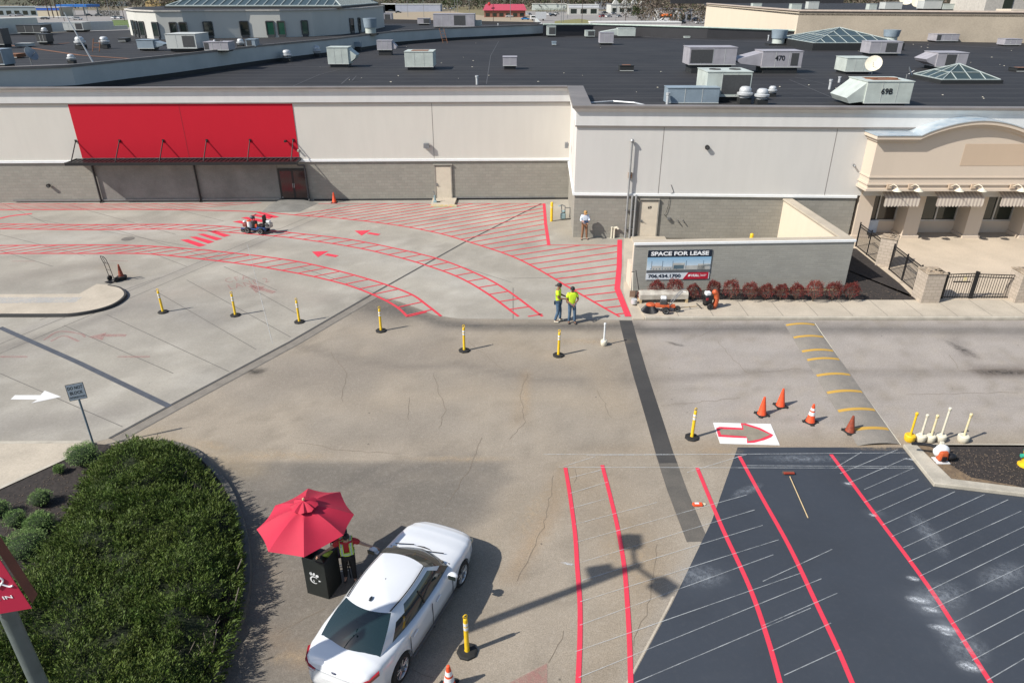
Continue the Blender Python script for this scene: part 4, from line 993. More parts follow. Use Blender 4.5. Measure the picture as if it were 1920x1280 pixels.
# ---- tan arched storefront at right ------------------------------------
YB = 38.15
sf = thing('storefront', 'tan stucco storefront with an arched cornice and stone-coloured columns at the right edge', 'building')
xl = WY(1625,356,YB).x; zb = WY(1650,357,YB).z; z_s = WY(1660,254,YB).z; zpk = WY(1832,226,YB).z
xa = WY(1722,250,YB).x; xp = WY(1838,226,YB).x; xe = 2*xp-xa; xr = xe + (xa-xl)
outl = [(xl,zb),(xr,zb),(xr,z_s),(xe,z_s)]
N = 18
arcp = [(xe+(xa-xe)*i/N, z_s+(zpk-z_s)*math.sin(math.pi*i/N)**.85) for i in range(1, N)]
outl += arcp + [(xa,z_s),(xl,z_s)]
MB().plate(outl, YB, 39.3).build('fascia', M['tan'], sf)
def cornice_line(off, y0, z0, z1, m, nm):
    line = [(xl-off, z_s)] + [(xa, z_s)] + arcp[::-1] + [(xe, z_s)] + [(xr+off, z_s)]
    b = MB()
    for (a, za), (c, zc) in zip(line[:-1], line[1:]):
        b.add([(a,y0,za+z0),(c,y0,zc+z0),(c,y0,zc+z1),(a,y0,za+z1),(a,39.4,za+z0),(c,39.4,zc+z0),(c,39.4,zc+z1),(a,39.4,za+z1)], [(0,1,2,3),(3,2,6,7),(4,5,1,0)])
    a, za = line[0]; b.add([(a,y0,za+z0),(a,y0,za+z1),(a,39.4,za+z1),(a,39.4,za+z0)], [(0,1,2,3)])
    b.build(nm, m, sf)
cornice_line(.10, YB-.14, -.32, -.16, M['tan'], 'lower_moulding'); cornice_line(.24, YB-.34, -.158, .02, M['tan'], 'cornice')
cornice_line(.27, YB-.38, .022, .07, mat('metal_coping',(.62,.66,.68),.35,.4,var=.3,vs=1.5,c2=(.30,.42,.52)), 'metal_coping')
for v0, v1, pr in ((331,333.5,.05),(344,347,.07),(354,358,.10)):
    za, zc = WY(1650,v1,YB).z, WY(1650,v0,YB).z; slab('string_course', xl-pr, xr, YB-pr, 39.3, za, zc, M['tan'], sf)
pa, pb = WY(1812,270,YB), WY(1925,311,YB); slab('sign_ghost', WY(1805,290,YB).x, WY(1960,290,YB).x, YB-.012, YB-.002, pb.z, pa.z, M['tandark'], sf)
xs_c = [G(u,449.6).x for u in (1593,1686,1800,1905)]; xs_c.append(xs_c[3]+3.7); YC = 38.55
cw = .86
for i, x in enumerate(xs_c):
    x = x + (-.9 if i == 0 else 0)*0
    slab('column', x, x+cw, YC+.7, YC+1.9, .02, zb, M['tan'], sf)
    slab('column_base', x-.08, x+cw+.08, YC+.6, YC+1.9, .015, .33, M['tan'], sf, .01)
YW = 40.45
slab('back_wall', xs_c[0], xs_c[-1], YW+.1, YW+.3, .02, 3.4, M['tan'], sf)
for i in range(4):
    x0, x1 = xs_c[i]+cw, xs_c[i+1]
    slab('knee_wall', x0, x1, YW-.12, YW+.1, .02, .85, M['tan'], sf)
    wn = slab('window', x0+.05, x1-.05, YW-.02, YW+.03, .93, 2.9, M['winglass'] if i else glass_mat('brown_glass',(.03,.025,.02),.08), sf)
    f = MB(); f.bb(x0,x1,YW-.1,YW+.02,.85,.93); f.bb(x0,x0+.07,YW-.09,YW+.05,.93,2.95)
    f.bb(x1-.07,x1,YW-.09,YW+.05,.93,2.95); mx_ = x0+(x1-x0)*(.45 if i == 0 else .55); f.bb(mx_-.04,mx_+.04,YW-.09,YW+.05,.93,2.95); f.bb(x0+.07,x1-.07,YW-.08,YW+.05,2.87,2.95); f.build('frame', mat('alu_frame',(.5,.5,.5),.4,.5), wn)
    b = MB(); n_ = int((x1-x0+.3)/.2); w_ = (x1-x0-.1)/n_
    yf = YB+.12; zt_ = zb-.05; zv1 = WY(1670,388,yf).z; zv0 = WY(1670,371,yf).z
    for k in range(n_):
        a = x0+.05+k*w_; c = a+w_
        pass
        pts = [(a,yf,zv0),(c,yf,zv0),(c,yf,zv1+.09),(c-w_*.25,yf,zv1+.02),(c-w_*.5,yf,zv1),(a+w_*.25,yf,zv1+.02),(a,yf,zv1+.09)]
        b.add(pts, [tuple(range(7))]); b.add([(p[0],p[1]+.03,p[2]) for p in pts], [tuple(range(6,-1,-1))])
        b.add([(a,YB+1.0,zt_),(c,YB+1.0,zt_),(c,yf,zv0),(a,yf,zv0)], [(0,1,2,3)])
    m_, t_, bb_ = newmat('awning_stripe') if i == 0 else (M['awn'], None, None)
    if i == 0:
        M['awn'] = m_; tc_ = t_.nodes.new('ShaderNodeTexCoord').outputs['Object']; wv = t_.nodes.new('ShaderNodeTexWave'); wv.inputs['Scale'].default_value = 1.57; wv.inputs['Distortion'].default_value = .4; t_.links.new(tc_, wv.inputs[0])
        t_.links.new(mixc(t_, ramp(t_, wv.outputs['Fac'], .45, .6), (.58,.52,.44), (.40,.34,.30)), bb_.inputs['Base Color']); bb_.inputs['Roughness'].default_value = .9
    tag(b.build('awning', m_), 'striped cream scalloped awning over the ' + ('leftmost storefront window by the glass door', 'second storefront window, between two columns', 'third storefront window, cut by the right edge', 'fourth storefront window')[i], 'awning', 'striped awnings of the tan storefront')
slab('glass_door', xs_c[0]+cw+.1, xs_c[0]+cw+1.05, YW-.2, YW-.13, .05, .92, mat('pale_door_panel',(.55,.62,.72),.4), sf)
def goose(x, lab):
    t = thing('gooseneck_lamp', lab, 'lamp', (x, YB, zb+.2), 0, 'gooseneck lamps over the awnings')
    MB().box((0,-.12,.05),(.26,.08,.24)).build('wall_plate', M['tandark'], t)
    MB().tube([(0,-.14,.05),(.1,-.35,.22),(.2,-.55,.15),(.22,-.6,0)], .02, 6).build('arm', M['offwhite'], t)
    MB().lathe([(.03,.1),(.07,.06),(.22,-.06),(.235,-.09),(.2,-.09),(.05,.03)], (.22,-.6,0), 16).build('shade', M['offwhite'], t, smooth=True)
for u, lab in ((1663,'white gooseneck lamp nearest the left end of the storefront'),(1703,'white gooseneck lamp over the right end of the leftmost awning'),(1778,'white gooseneck lamp over the left end of the second awning'),(1820,'white gooseneck lamp over the right end of the second awning'),(1893,'white gooseneck lamp nearest the right edge of the photo')): goose(WY(u,358,YB).x, lab)

# ---- low screen wall with the lease sign --------------------------------
wl = Wall((5.78, 31.45), (16.35, 31.95)); LW = (wl.B-wl.A).length
lw = wl.empty('screen_wall', 'low grey painted brick wall with white coping and a tan return wall behind the red shrubs', 'wall')
slab('brick_face', 0, LW, 0, .12, 0, 2.35, M['block2'], lw)
slab('wall_core', .02, LW, .121, .42, 0, 2.35, M['tan'], lw)
slab('white_edge', -.04, LW+.05, -.05, .03, 2.35, 2.47, M['trim'], lw, .01)
slab('coping', -.04, LW+.05, .031, .50, 2.35, 2.46, M['walk'], lw, .01)
slab('side_wall', LW-.42, LW, .5, 7.6, 0, 2.35, M['cream'], lw)
slab('side_coping', LW-.50, LW+.05, .5, 7.6, 2.35, 2.455, M['walk'], lw, .01)
slab('left_return', -.0, .3, .42, 1.3, 0, 1.2, M['tan'], lw)
tag(MB().prism([(7.0,38.8),(9.0,38.7),(9.0,39.6),(7.0,39.7)], 0, .15).build('door_landing', M['walk'], bevel=.01), kind='structure')
# lease sign
s0, s1 = wl.at(1212,495)[0]+.02, wl.at(1330,495)[0]+.05; z0, z1 = wl.at(1270,523)[1], wl.at(1270,468)[1]
W_, H_ = s1-s0, z1-z0
sg = thing('lease_sign', 'dark blue, white and red SPACE FOR LEASE banner sign on the low brick wall', 'sign', (*wl.world(s0, -.02), z0), wl.rz)
slab('board', 0, W_, -.012, 0, 0, H_, mat('sign_white',(.68,.72,.76),.4,var=.02), sg)
slab('header', 0, W_, -.018, -.013, H_*.76, H_, mat('navy',(.008,.018,.035),.4), sg)
m_, t_, bb_ = newmat('picture_sky'); tc_ = t_.nodes.new('ShaderNodeTexCoord').outputs['Generated']; sp_ = t_.nodes.new('ShaderNodeSeparateXYZ'); t_.links.new(tc_, sp_.inputs[0])
t_.links.new(mixc(t_, ramp(t_, sp_.outputs[2], 0, 1), (.66,.73,.78), (.22,.42,.60)), bb_.inputs['Base Color'])
slab('picture_panel', 0, W_, -.018, -.013, H_*.32, H_*.757, m_, sg)
slab('picture_road', 0, W_, -.022, -.019, H_*.235, H_*.33, mat('sign_road',(.12,.13,.14),.5), sg)
b = MB()
for x0, x1, h in ((.08,.24,.47),(.24,.40,.44),(.40,.60,.56),(.60,.92,.47),(.80,1,.52)): b.bb(W_*x0,W_*x1-.02,-.022,-.019,H_*.33,H_*h)
b.build('picture_building', mat('sign_bldg',(.50,.50,.47),.5), sg)
b = MB(); b.bb(W_*.42,W_*.58,-.026,-.0225,H_*.36,H_*.49); b.bb(W_*.9,W_*.995,-.026,-.0225,H_*.45,H_*.48)
for k in range(10): b.bb(W_*(.06+k*.045),W_*(.07+k*.045),-.026,-.0225,H_*.35,H_*.39)
for x in (.07,.24,.40,.61,.88): b.bb(W_*x,W_*x+.012,-.026,-.0225,H_*.36,H_*.64)
b.build('picture_windows', mat('sign_win',(.10,.16,.20),.5), sg)
MB().plate([(W_*.585,.0),(W_*.985,0),(W_*.985,H_*.235),(W_*.665,H_*.235)], -.018, -.013).build('red_block', mat('sign_red',(.50,.015,.04),.4), sg)
def fit_text(txt, x0, x1, z, h, m, nm, root, bold=.02, y=-.024):
    t = text_mb(txt, 1, .0015/h if 0 else .002, bold); xs = [p[0] for p in t.v]; ys = [p[1] for p in t.v]
    sx = (x1-x0)/(max(xs)-min(xs)); sy = h/(max(ys)-min(ys)); mx0 = min(xs); my0 = min(ys)
    t.v = [((p[0]-mx0)*sx+x0, y+p[2], (p[1]-my0)*sy+z) for p in t.v]; t.build(nm, m, root)
wt = mat('sign_lettering',(.85,.87,.88),.4,var=.01)
fit_text('SPACE FOR LEASE', W_*.05, W_*.95, H_*.815, H_*.135, wt, 'heading', sg, .035)
fit_text('706.434.1700', W_*.035, W_*.545, H_*.07, H_*.115, mat('navy_text',(.01,.02,.04),.4), 'phone_number', sg, .02)
fit_text('HULL', W_*.72, W_*.84, H_*.085, H_*.085, wt, 'company_name', sg, .035)
b = MB(); b.plate([(W_*.665,H_*.08),(W_*.70,H_*.10),(W_*.705,H_*.17),(W_*.67,H_*.15)], -.024, -.019); b.bb(W_*.855,W_*.857,-.024,-.019,H_*.07,H_*.18); b.bb(W_*.865,W_*.955,-.024,-.019,H_*.14,H_*.15); b.bb(W_*.865,W_*.94,-.024,-.019,H_*.10,H_*.11); b.build('company_mark', wt, sg)

# ================================================================== OBJECTS
def place(name, label, cat, u, v, z=0, rz=0, group=None):
    p = G(u, v, z); return thing(name, label, cat, (p.x, p.y, z), rz, group)
# ---- delineator posts ----------------------------------------------------
def make_delineator():
    t = thing('delineator_post', 'x', 'delineator post')
    MB().lathe([(.235,0),(.235,.045),(.20,.062),(.075,.068)], n=8, a0=R(22.5)).build('rubber_base', M['rubber'], t, bevel=.004)
    MB().lathe([(.062,.06),(.052,.10),(.050,1.0),(.047,1.03),(.03,1.05)], n=16).build('tube', M['yellow'], t, smooth=True)
    MB().lathe([(.0535,.72),(.0535,.80)], n=16).build('reflective_band', M['reflect'], t, smooth=True)
    MB().lathe([(.0535,.84),(.0535,.92)], n=16).build('reflective_band', M['reflect'], t, smooth=True)
    b = MB(); pts = [Vector((.045*math.cos(a), 0, 1.10+.05*math.sin(a))) for a in [R(k) for k in range(-90,271,30)]]
    b.tube([tuple(p) for p in pts], .014, 6); b.build('handle', M['yellow'], t, smooth=True); return t
d0 = make_delineator(); first = True
for u, v, lab in [(306,585.5,'yellow delineator post nearest the island nose, leftmost of the row on concrete'),(441.5,591.5,'yellow delineator post second from the left, standing on the concrete'),
    (561.5,604,'yellow delineator post third from the left, beside the dark diagonal joint'),(714.5,620.5,'yellow delineator post near the lower end of the red ladder stripe'),
    (870.5,657.5,'yellow delineator post alone in the middle of the asphalt road'),(1047,666.5,'yellow delineator post in front of the two workers in lime shirts'),
    (1297,820.5,'yellow delineator post beside the white board with the red arrow'),(876,1222,'largest yellow delineator post, near the rear wheel of the white car')]:
    p = G(u, v); o = d0 if first else dup(d0, p, random.uniform(0,.7)); o.location = p; o['label'] = lab; o['group'] = 'yellow delineator posts'; first = False
    o.rotation_euler = (random.uniform(-.015,.015), random.uniform(-.02,.01), o.rotation_euler.z)
# ---- weighted posts ------------------------------------------------------
def bucket_post(u, v, h, lab, mb_, mp, br=.17, name='bucket_post', tilt=0):
    t = place(name, lab, 'bucket post', u, v, group='posts set in concrete buckets')
    MB().lathe([(br*.72,0),(br*.92,.04),(br,.16),(br*.97,.22),(br*.8,.245),(0,.235)], n=18).build('bucket', mb_, t, smooth=True)
    MB().cyl((0,0,.2),(tilt,0,h),.035,n=12).build('pole', mp, t, smooth=True)
    MB().lathe([(.038,-.02),(.05,0),(.05,.07),(.03,.09),(0,.09)], (tilt,0,h-.03), 12).build('pole_cap', mp, t, smooth=True)
bucket_post(1132,647,.95,'white post in a small round base beside the dark asphalt strip', M['offwhite'], M['reflect'], .14)
bucket_post(1704,826,1.02,'bright yellow post in a yellow bucket base, leftmost of the bucket posts', M['yellow'], M['yellow'])
bucket_post(1724.5,826,.95,'cream post in a white bucket base just right of the bright yellow one', M['offwhite'], M['offwhite'])
bucket_post(1743,827,.95,'yellow streaked post in a cream bucket, between two whiter ones', M['offwhite'], M['yellowold'], .15)
bucket_post(1762,826,1.2,'tallest cream post in a bucket base, behind the leaf blower', M['offwhite'], M['offwhite'], .165)
bucket_post(1804,827,1.0,'cream post in a cream bucket standing apart at the right', M['offwhite'], M['yellowold'], .175)
# ---- cones ---------------------------------------------------------------
def cone(u, v, lab, m, h=.71, bands=(), rz=0, base=None, double=False):
    t = place('traffic_cone', lab, 'traffic cone', u, v, rz=rz, group='traffic cones')
    MB().lathe([(.155,.045),(.145,.06),(.034,h-.01),(.02,h)], n=20).build('cone_body', m, t, smooth=True)
    b = MB().box((0,0,.022),(.37,.37,.044)); 
    for a in range(4):
        an = R(45+90*a); b.box((.2*math.cos(an),.2*math.sin(an),.02),(.12,.12,.04),an)
    b.build('base', base or M['rubber'], t, bevel=.006)
    for z0, z1 in bands:
        r = lambda z: .145-(.111)*(z-.06)/(h-.07)+.004
        MB().lathe([(r(z0),z0),(r(z1),z1)], n=20).build('reflective_collar', M['reflect'], t, smooth=True)
    return t
cone(1428,777,'plain orange cone left of the two close together on the road', M['orange'], rz=.3)
cone(1463,761,'plain orange cone farther back, right of its twin on the road', M['orange'], rz=.2)
cone(1519,791,'orange cone with two white collars on the road', M['orange'], bands=((.30,.42),(.48,.56)), rz=.7)
cone(1593,809,'dark dirty orange cone at the edge of the speed hump', M['orangeold'], h=.62, rz=.3)
cone(627,380,'orange cone against the grey wall right of the black entrance door', M['orange'], h=.72)
t = cone(229,524,'dirty brown-orange cone beside the hand truck', M['orangeold'], h=.82, rz=.4)
for k in range(3): MB().lathe([(.24,.05+.05*k),(.24,.09+.05*k),(.16,.095+.05*k)], (0.01*k,0,0), n=10).build('base_ring', M['rubber'], t)
cone(843,1291,'orange cone with white collars cut off at the bottom edge', M['orange'], bands=((.28,.40),(.46,.56)), rz=.2)

# ---- people --------------------------------------------------------------
def skin(name, nodes, edges, m, parent, sub=2, root=0):
    me = bpy.data.meshes.new(name); me.from_pydata([n[:3] for n in nodes], edges, []); o = bpy.data.objects.new(name, me); COL.objects.link(o)
    bpy.context.view_layer.objects.active = o
    md = o.modifiers.new('s', 'SKIN'); md.use_smooth_shade = True
    for i, v in enumerate(me.skin_vertices[0].data): v.radius = (nodes[i][3], nodes[i][4] if len(nodes[i]) > 4 else nodes[i][3]); v.use_root = (i == root)
    ss = o.modifiers.new('d', 'SUBSURF'); ss.levels = sub; ss.render_levels = sub
    dg = bpy.context.evaluated_depsgraph_get(); me2 = bpy.data.meshes.new_from_object(o.evaluated_get(dg)); me2.name = name
    bpy.data.objects.remove(o); me2.materials.clear(); me2.materials.append(m)
    o = bpy.data.objects.new(name, me2); COL.objects.link(o); o.parent = parent; return o
def person(label, u, v, rz, H, pose, cl, z=0):
    """pose: dict of joint -> (x,y,z) for a 1.75 m figure facing -Y; L is the figure's left (+X)"""
    t = place('person', label, 'person', u, v, z, rz); t.scale = (H/1.75,)*3
    J = dict(pelvis=(0,0,.95), waist=(0,0,1.10), chest=(0,0,1.33), neck=(0,.01,1.49), head=(0,-.01,1.60), crown=(0,-.01,1.67),
             shL=(.18,.01,1.42), elL=(.25,.02,1.14), wrL=(.26,-.10,.90), shR=(-.18,.01,1.42), elR=(-.25,.02,1.14), wrR=(-.26,-.10,.90),
             hipL=(.09,0,.91), knL=(.11,-.02,.50), anL=(.12,.02,.09), hipR=(-.09,0,.91), knR=(-.11,-.02,.50), anR=(-.12,.02,.09), toeL=(.14,-.13,.04), toeR=(-.14,-.13,.04))
    J.update(pose); 
    R_ = dict(pelvis=(.14,.10), waist=(.125,.095), chest=(.155,.105), neck=(.052,), head=(.072,.085), crown=(.062,.075), shL=(.062,), shR=(.062,), elL=(.042,), elR=(.042,), wrL=(.027,.032), wrR=(.027,.032),
              hipL=(.088,), hipR=(.088,), knL=(.056,), knR=(.056,), anL=(.038,), anR=(.038,), toeL=(.03,), toeR=(.03,))
    E_ = [('pelvis','waist'),('waist','chest'),('chest','neck'),('neck','head'),('head','crown'),('chest','shL'),('shL','elL'),('elL','wrL'),('chest','shR'),('shR','elR'),('elR','wrR'),('pelvis','hipL'),('hipL','knL'),('knL','anL'),('anL','toeL'),('pelvis','hipR'),('hipR','knR'),('knR','anR'),('anR','toeR')]
    names = list(J.keys()); nodes = [(*J[n], *R_[n]) for n in names]; idx = {n: i for i, n in enumerate(names)}; edges = [(idx[a], idx[b_]) for a, b_ in E_]
    for s_ in 'LR':
        w_ = Vector(J['wr'+s_]); d = (w_-Vector(J['el'+s_])).normalized(); side = d.cross(Vector((0,0,1))).normalized() if abs(d.z) < .9 else Vector((0,1,0))
        pal = w_+d*.07; nodes.append((*pal, .034, .018)); pi_ = len(nodes)-1; edges.append((idx['wr'+s_], pi_))
        dn = Vector((0,0,-1)) if abs(d.z) < .8 else Vector((0,-1,0))
        for k, (off, L) in enumerate(((-.03,.065),(-.011,.08),(.01,.075),(.029,.058))):
            a = pal+side*off+d*.035; c = a+d*L*.55+dn*.008; e = c+d*L*.3+dn*.03
            nodes += [(*a,.009),(*c,.0085),(*e,.007)]; n_ = len(nodes); edges += [(pi_,n_-3),(n_-3,n_-2),(n_-2,n_-1)]
        th = pal-side*.045+dn*.015; th2 = th+d*.035+dn*.02; nodes += [(*th,.011),(*th2,.009)]; edges += [(pi_,len(nodes)-2),(len(nodes)-2,len(nodes)-1)]
    hd = Vector(J['head']); cr_ = Vector(J['crown']); fw = Vector((0,-1,0)); fw = (fw - (cr_-hd).normalized()*fw.dot((cr_-hd).normalized())).normalized()
    if 'face' in cl: fw = Vector(cl['face']).normalized()
    nz = hd+fw*.10-Vector((0,0,.005)); nodes.append((*nz,.012)); edges.append((idx['head'], len(nodes)-1))
    sk = mat(label[:12]+'_skin', cl['skin'], .55, var=.05)
    skin('body', nodes, edges, sk, t, 2, idx['pelvis'])
    rt_ = fw.cross(Vector((0,0,1))).normalized()
    for s_ in (1,-1):
        b = MB().ball(tuple(hd+fw*.078+rt_*s_*.032+Vector((0,0,.03))), (.011,.011,.008), 8, 5); b.build('eye', M['black'], t)
        MB().ball(tuple(hd+rt_*s_*.083+Vector((0,0,.01))), (.014,.018,.032), 8, 6).build('ear', sk, t, smooth=True)
    def sub(name, keys, ed, grow, m, over={}):
        ns = [(*(over[k][:3] if k in over and len(over[k]) > 3 else J[k]), *[r+grow for r in R_[k]]) if not (k in over and len(over[k]) > 3) else over[k] for k in keys]
        ii = {k: i for i, k in enumerate(keys)}; skin(name, ns, [(ii[a], ii[b_]) for a, b_ in ed], m, t, 2, 0)
    lerp = lambda a, b_, k: tuple(Vector(J[a]).lerp(Vector(J[b_]), k))
    sl_ = cl.get('sleeve', .62); R_['cuL'] = R_['cuR'] = (.052,) if sl_ < 1 else (.036,); J['cuL'] = lerp('shL','elL',sl_) if sl_ < 1 else lerp('elL','wrL',sl_-1); J['cuR'] = lerp('shR','elR',sl_) if sl_ < 1 else lerp('elR','wrR',sl_-1)
    J['collar'] = lerp('chest','neck',.62); R_['collar'] = (.088,.08); J['hem'] = tuple(Vector(J['pelvis'])-Vector((0,0,.06))); R_['hem'] = (.15,.11)
    ks = ['waist','hem','chest','shL','shR','cuL','cuR','collar']; ed = [('chest','collar'),('waist','hem'),('waist','chest'),('chest','shL'),('chest','shR')]
    if sl_ < 1: ed += [('shL','cuL'),('shR','cuR')]
    else: ks += ['elL','elR']; ed += [('shL','elL'),('shR','elR'),('elL','cuL'),('elR','cuR')]
    sub('shirt', ks, ed, .022, cl['shirt'])
    J['cfL'] = tuple(Vector(J['anL'])+Vector((0,0,0))); J['cfR'] = tuple(Vector(J['anR'])); R_['cfL'] = R_['cfR'] = (.044,)
    sub('trousers', ['pelvis','hipL','hipR','knL','knR','cfL','cfR'], [('pelvis','hipL'),('pelvis','hipR'),('hipL','knL'),('hipR','knR'),('knL','cfL'),('knR','cfR')], .018, cl['pants'])
    for s_ in 'LR':
        a = Vector(J['an'+s_]); c = Vector(J['toe'+s_]); skin('shoe', [(a.x,a.y+.035,.045,.045),(*((a+c)/2).xy,.045,.048,.04),(c.x,c.y-.02,.035,.045,.032)], [(0,1),(1,2)], cl['shoe'], t, 1, 0)
    if cl.get('cap'):
        q = (cr_-hd).normalized(); Mx = Matrix.Translation(hd+q*.035) @ fw.to_track_quat('-Y','Z').to_matrix().to_4x4()
        b = MB().lathe([(.098,0),(.100,.04),(.085,.085),(.05,.112),(0,.12)], n=16, sq=1.08)
        cp = b.xf(Mx).build('cap', cl['cap'], t, smooth=True)
        yb = 1 if cl.get('backwards') else -1
        b = MB(); b.add([(-.075,yb*.07,.012),(.075,yb*.07,.012),(.065,yb*.165,.0),(0,yb*.185,-.002),(-.065,yb*.165,.0),(-.075,yb*.07,.022),(.075,yb*.07,.022),(.065,yb*.165,.01),(0,yb*.185,.008),(-.065,yb*.165,.01)], [(0,1,2,3,4),(9,8,7,6,5),(0,5,6,1),(1,6,7,2),(2,7,8,3),(3,8,9,4),(4,9,5,0)])
        b.xf(Mx).build('brim', cl['cap'], cp)
    else:
        q = (cr_-hd).normalized(); b = MB().ball(tuple(hd+q*.045-fw*.016), (.088,.098,.095), 14, 10)
        b.v = [p for p in b.v]; b.build('hair', cl['hair'], t, smooth=True)
    return t, J
lime = mat('lime_hi_vis', (.60,.85,.03), .7, var=.08, vs=5); jeans = mat('blue_jeans', (.04,.085,.15), .85, var=.3, vs=9, c2=(.09,.15,.22))
darkshoe = mat('dark_shoe', (.03,.03,.03), .6); capk = mat('black_cap', (.012,.012,.014), .7)
t, J = person('worker in a lime shirt and jeans with a backwards black cap, seen side-on', 1045.5, 602.5, R(78), 1.82,
    dict(elL=(.22,-.06,1.16), wrL=(.12,-.30,1.12), elR=(-.22,-.04,1.15), wrR=(-.08,-.31,1.10), head=(0,-.035,1.60), crown=(0,-.03,1.67), anL=(.11,-.08,.09), toeL=(.12,-.24,.04), knL=(.11,-.08,.5), anR=(-.12,.10,.09), toeR=(-.13,-.05,.04)),
    dict(skin=(.22,.11,.065), shirt=lime, pants=jeans, shoe=M['offwhite'], cap=capk, backwards=True))
gl = MB(); gl.ball((.02,-.42,1.06), (.07,.10,.06), 10, 6); gl.ball((.06,-.40,.98), (.05,.06,.10), 8, 6); gl.ball((-.04,-.44,1.0), (.05,.05,.09), 8, 6)
p0 = t.matrix_world
g = thing('leather_gloves', 'tan leather work gloves held by the worker in the backwards cap', 'gloves', t.location, R(78)); gl.build('gloves', mat('tan_leather',(.34,.15,.06),.7,vs=9), g, smooth=True)
person('worker in a lime shirt and jeans with a black cap, facing the camera', 1071, 606, R(8), 1.73,
    dict(elL=(.27,-.02,1.14), wrL=(.10,-.20,1.05), elR=(-.25,.0,1.12), wrR=(-.06,-.20,1.0), knL=(.13,-.04,.5), knR=(-.09,-.01,.5), anL=(.14,-.03,.09), toeL=(.17,-.18,.04), anR=(-.10,.05,.09), toeR=(-.13,-.1,.04)),
    dict(skin=(.20,.10,.06), shirt=lime, pants=jeans, shoe=darkshoe, cap=capk))
t, J = person('man in a white shirt and brown trousers with a tan cap reading a tablet', 1095, 448.8, R(6), 1.76,
    dict(elL=(.26,-.06,1.16), wrL=(.10,-.28,1.14), elR=(-.26,-.06,1.16), wrR=(-.10,-.28,1.14), head=(0,-.06,1.585), crown=(0,-.085,1.65), anL=(.15,0,.09), toeL=(.20,-.14,.04), anR=(-.14,0,.09), toeR=(-.18,-.15,.04), knL=(.12,-.03,.5), knR=(-.11,-.03,.5)),
    dict(skin=(.42,.22,.15), shirt=mat('white_shirt',(.62,.70,.80),.7,var=.06), pants=mat('brown_trousers',(.26,.13,.07),.8,var=.15), shoe=darkshoe, cap=mat('tan_cap',(.45,.26,.09),.7), sleeve=1.4))
o = MB().box((0,0,0),(.26,.19,.012)).build('tablet', mat('tablet_black',(.02,.04,.08),.2), None, bevel=.004); o.location = t.location + Vector((.04,-.36,1.18)); o.rotation_euler = (R(25),0,R(6)); tag(o, 'dark tablet held by the man in the white shirt', 'tablet')
redsh = mat('red_polo', (.42,.012,.018), .7); blk = mat('black_trousers', (.012,.012,.013), .8)
t, J = person('drive-through attendant in a red shirt, black trousers and reflective vest beside the kiosk', 659, 1089, R(12), 1.66,
    dict(chest=(0,-.06,1.33), waist=(0,-.01,1.10), neck=(0,-.09,1.47), head=(.03,-.14,1.56), crown=(.03,-.14,1.64), shL=(.18,-.06,1.41), elL=(.42,-.04,1.22), wrL=(.66,-.10,1.12), shR=(-.18,-.05,1.41), elR=(-.40,.02,1.18), wrR=(-.62,-.05,1.10),
         hipL=(.09,0,.91), knL=(.10,-.03,.5), anL=(.10,0,.09), toeL=(.13,-.14,.04), anR=(-.13,.10,.09), knR=(-.12,.05,.5), toeR=(-.16,-.04,.04)),
    dict(skin=(.45,.26,.18), shirt=redsh, pants=blk, shoe=darkshoe, hair=mat('black_hair',(.012,.01,.01),.6), face=(.35,-.85,-.3)))
hv = mat('vest_lime', (.55,.80,.10), .6); si = mat('vest_silver', (.45,.55,.52), .35)
def vest(t):
    b = MB(); s_ = MB()
    for sx in (-1,1):
        x0 = sx*.115
        path = [(x0,.12,1.10),(x0,.12,1.36),(x0,.03,1.49),(x0,-.10,1.47),(x0,-.205,1.36),(x0,-.165,1.12),(x0,-.145,1.02)]
        for (a, c) in zip(path[:-1], path[1:]):
            b.add([(a[0]-.045,a[1],a[2]),(a[0]+.045,a[1],a[2]),(c[0]+.045,c[1],c[2]),(c[0]-.045,c[1],c[2])], [(0,1,2,3)])
            n_ = (-.008 if a[1] < 0 else .008); k = .006 if a[2] > 1.4 else 0
            s_.add([(a[0]-.02,a[1]+n_,a[2]+k),(a[0]+.02,a[1]+n_,a[2]+k),(c[0]+.02,c[1]+n_,c[2]+k),(c[0]-.02,c[1]+n_,c[2]+k)], [(0,1,2,3)])
    b.lathe([(.185,1.0),(.183,1.10)], (0,-.015,0), 24, sq=.80); s_.lathe([(.189,1.035),(.188,1.07)], (0,-.015,0), 24, sq=.80)
    v_ = b.build('vest', hv, t, smooth=True); s_.build('silver_tape', si, v_)
vest(t)

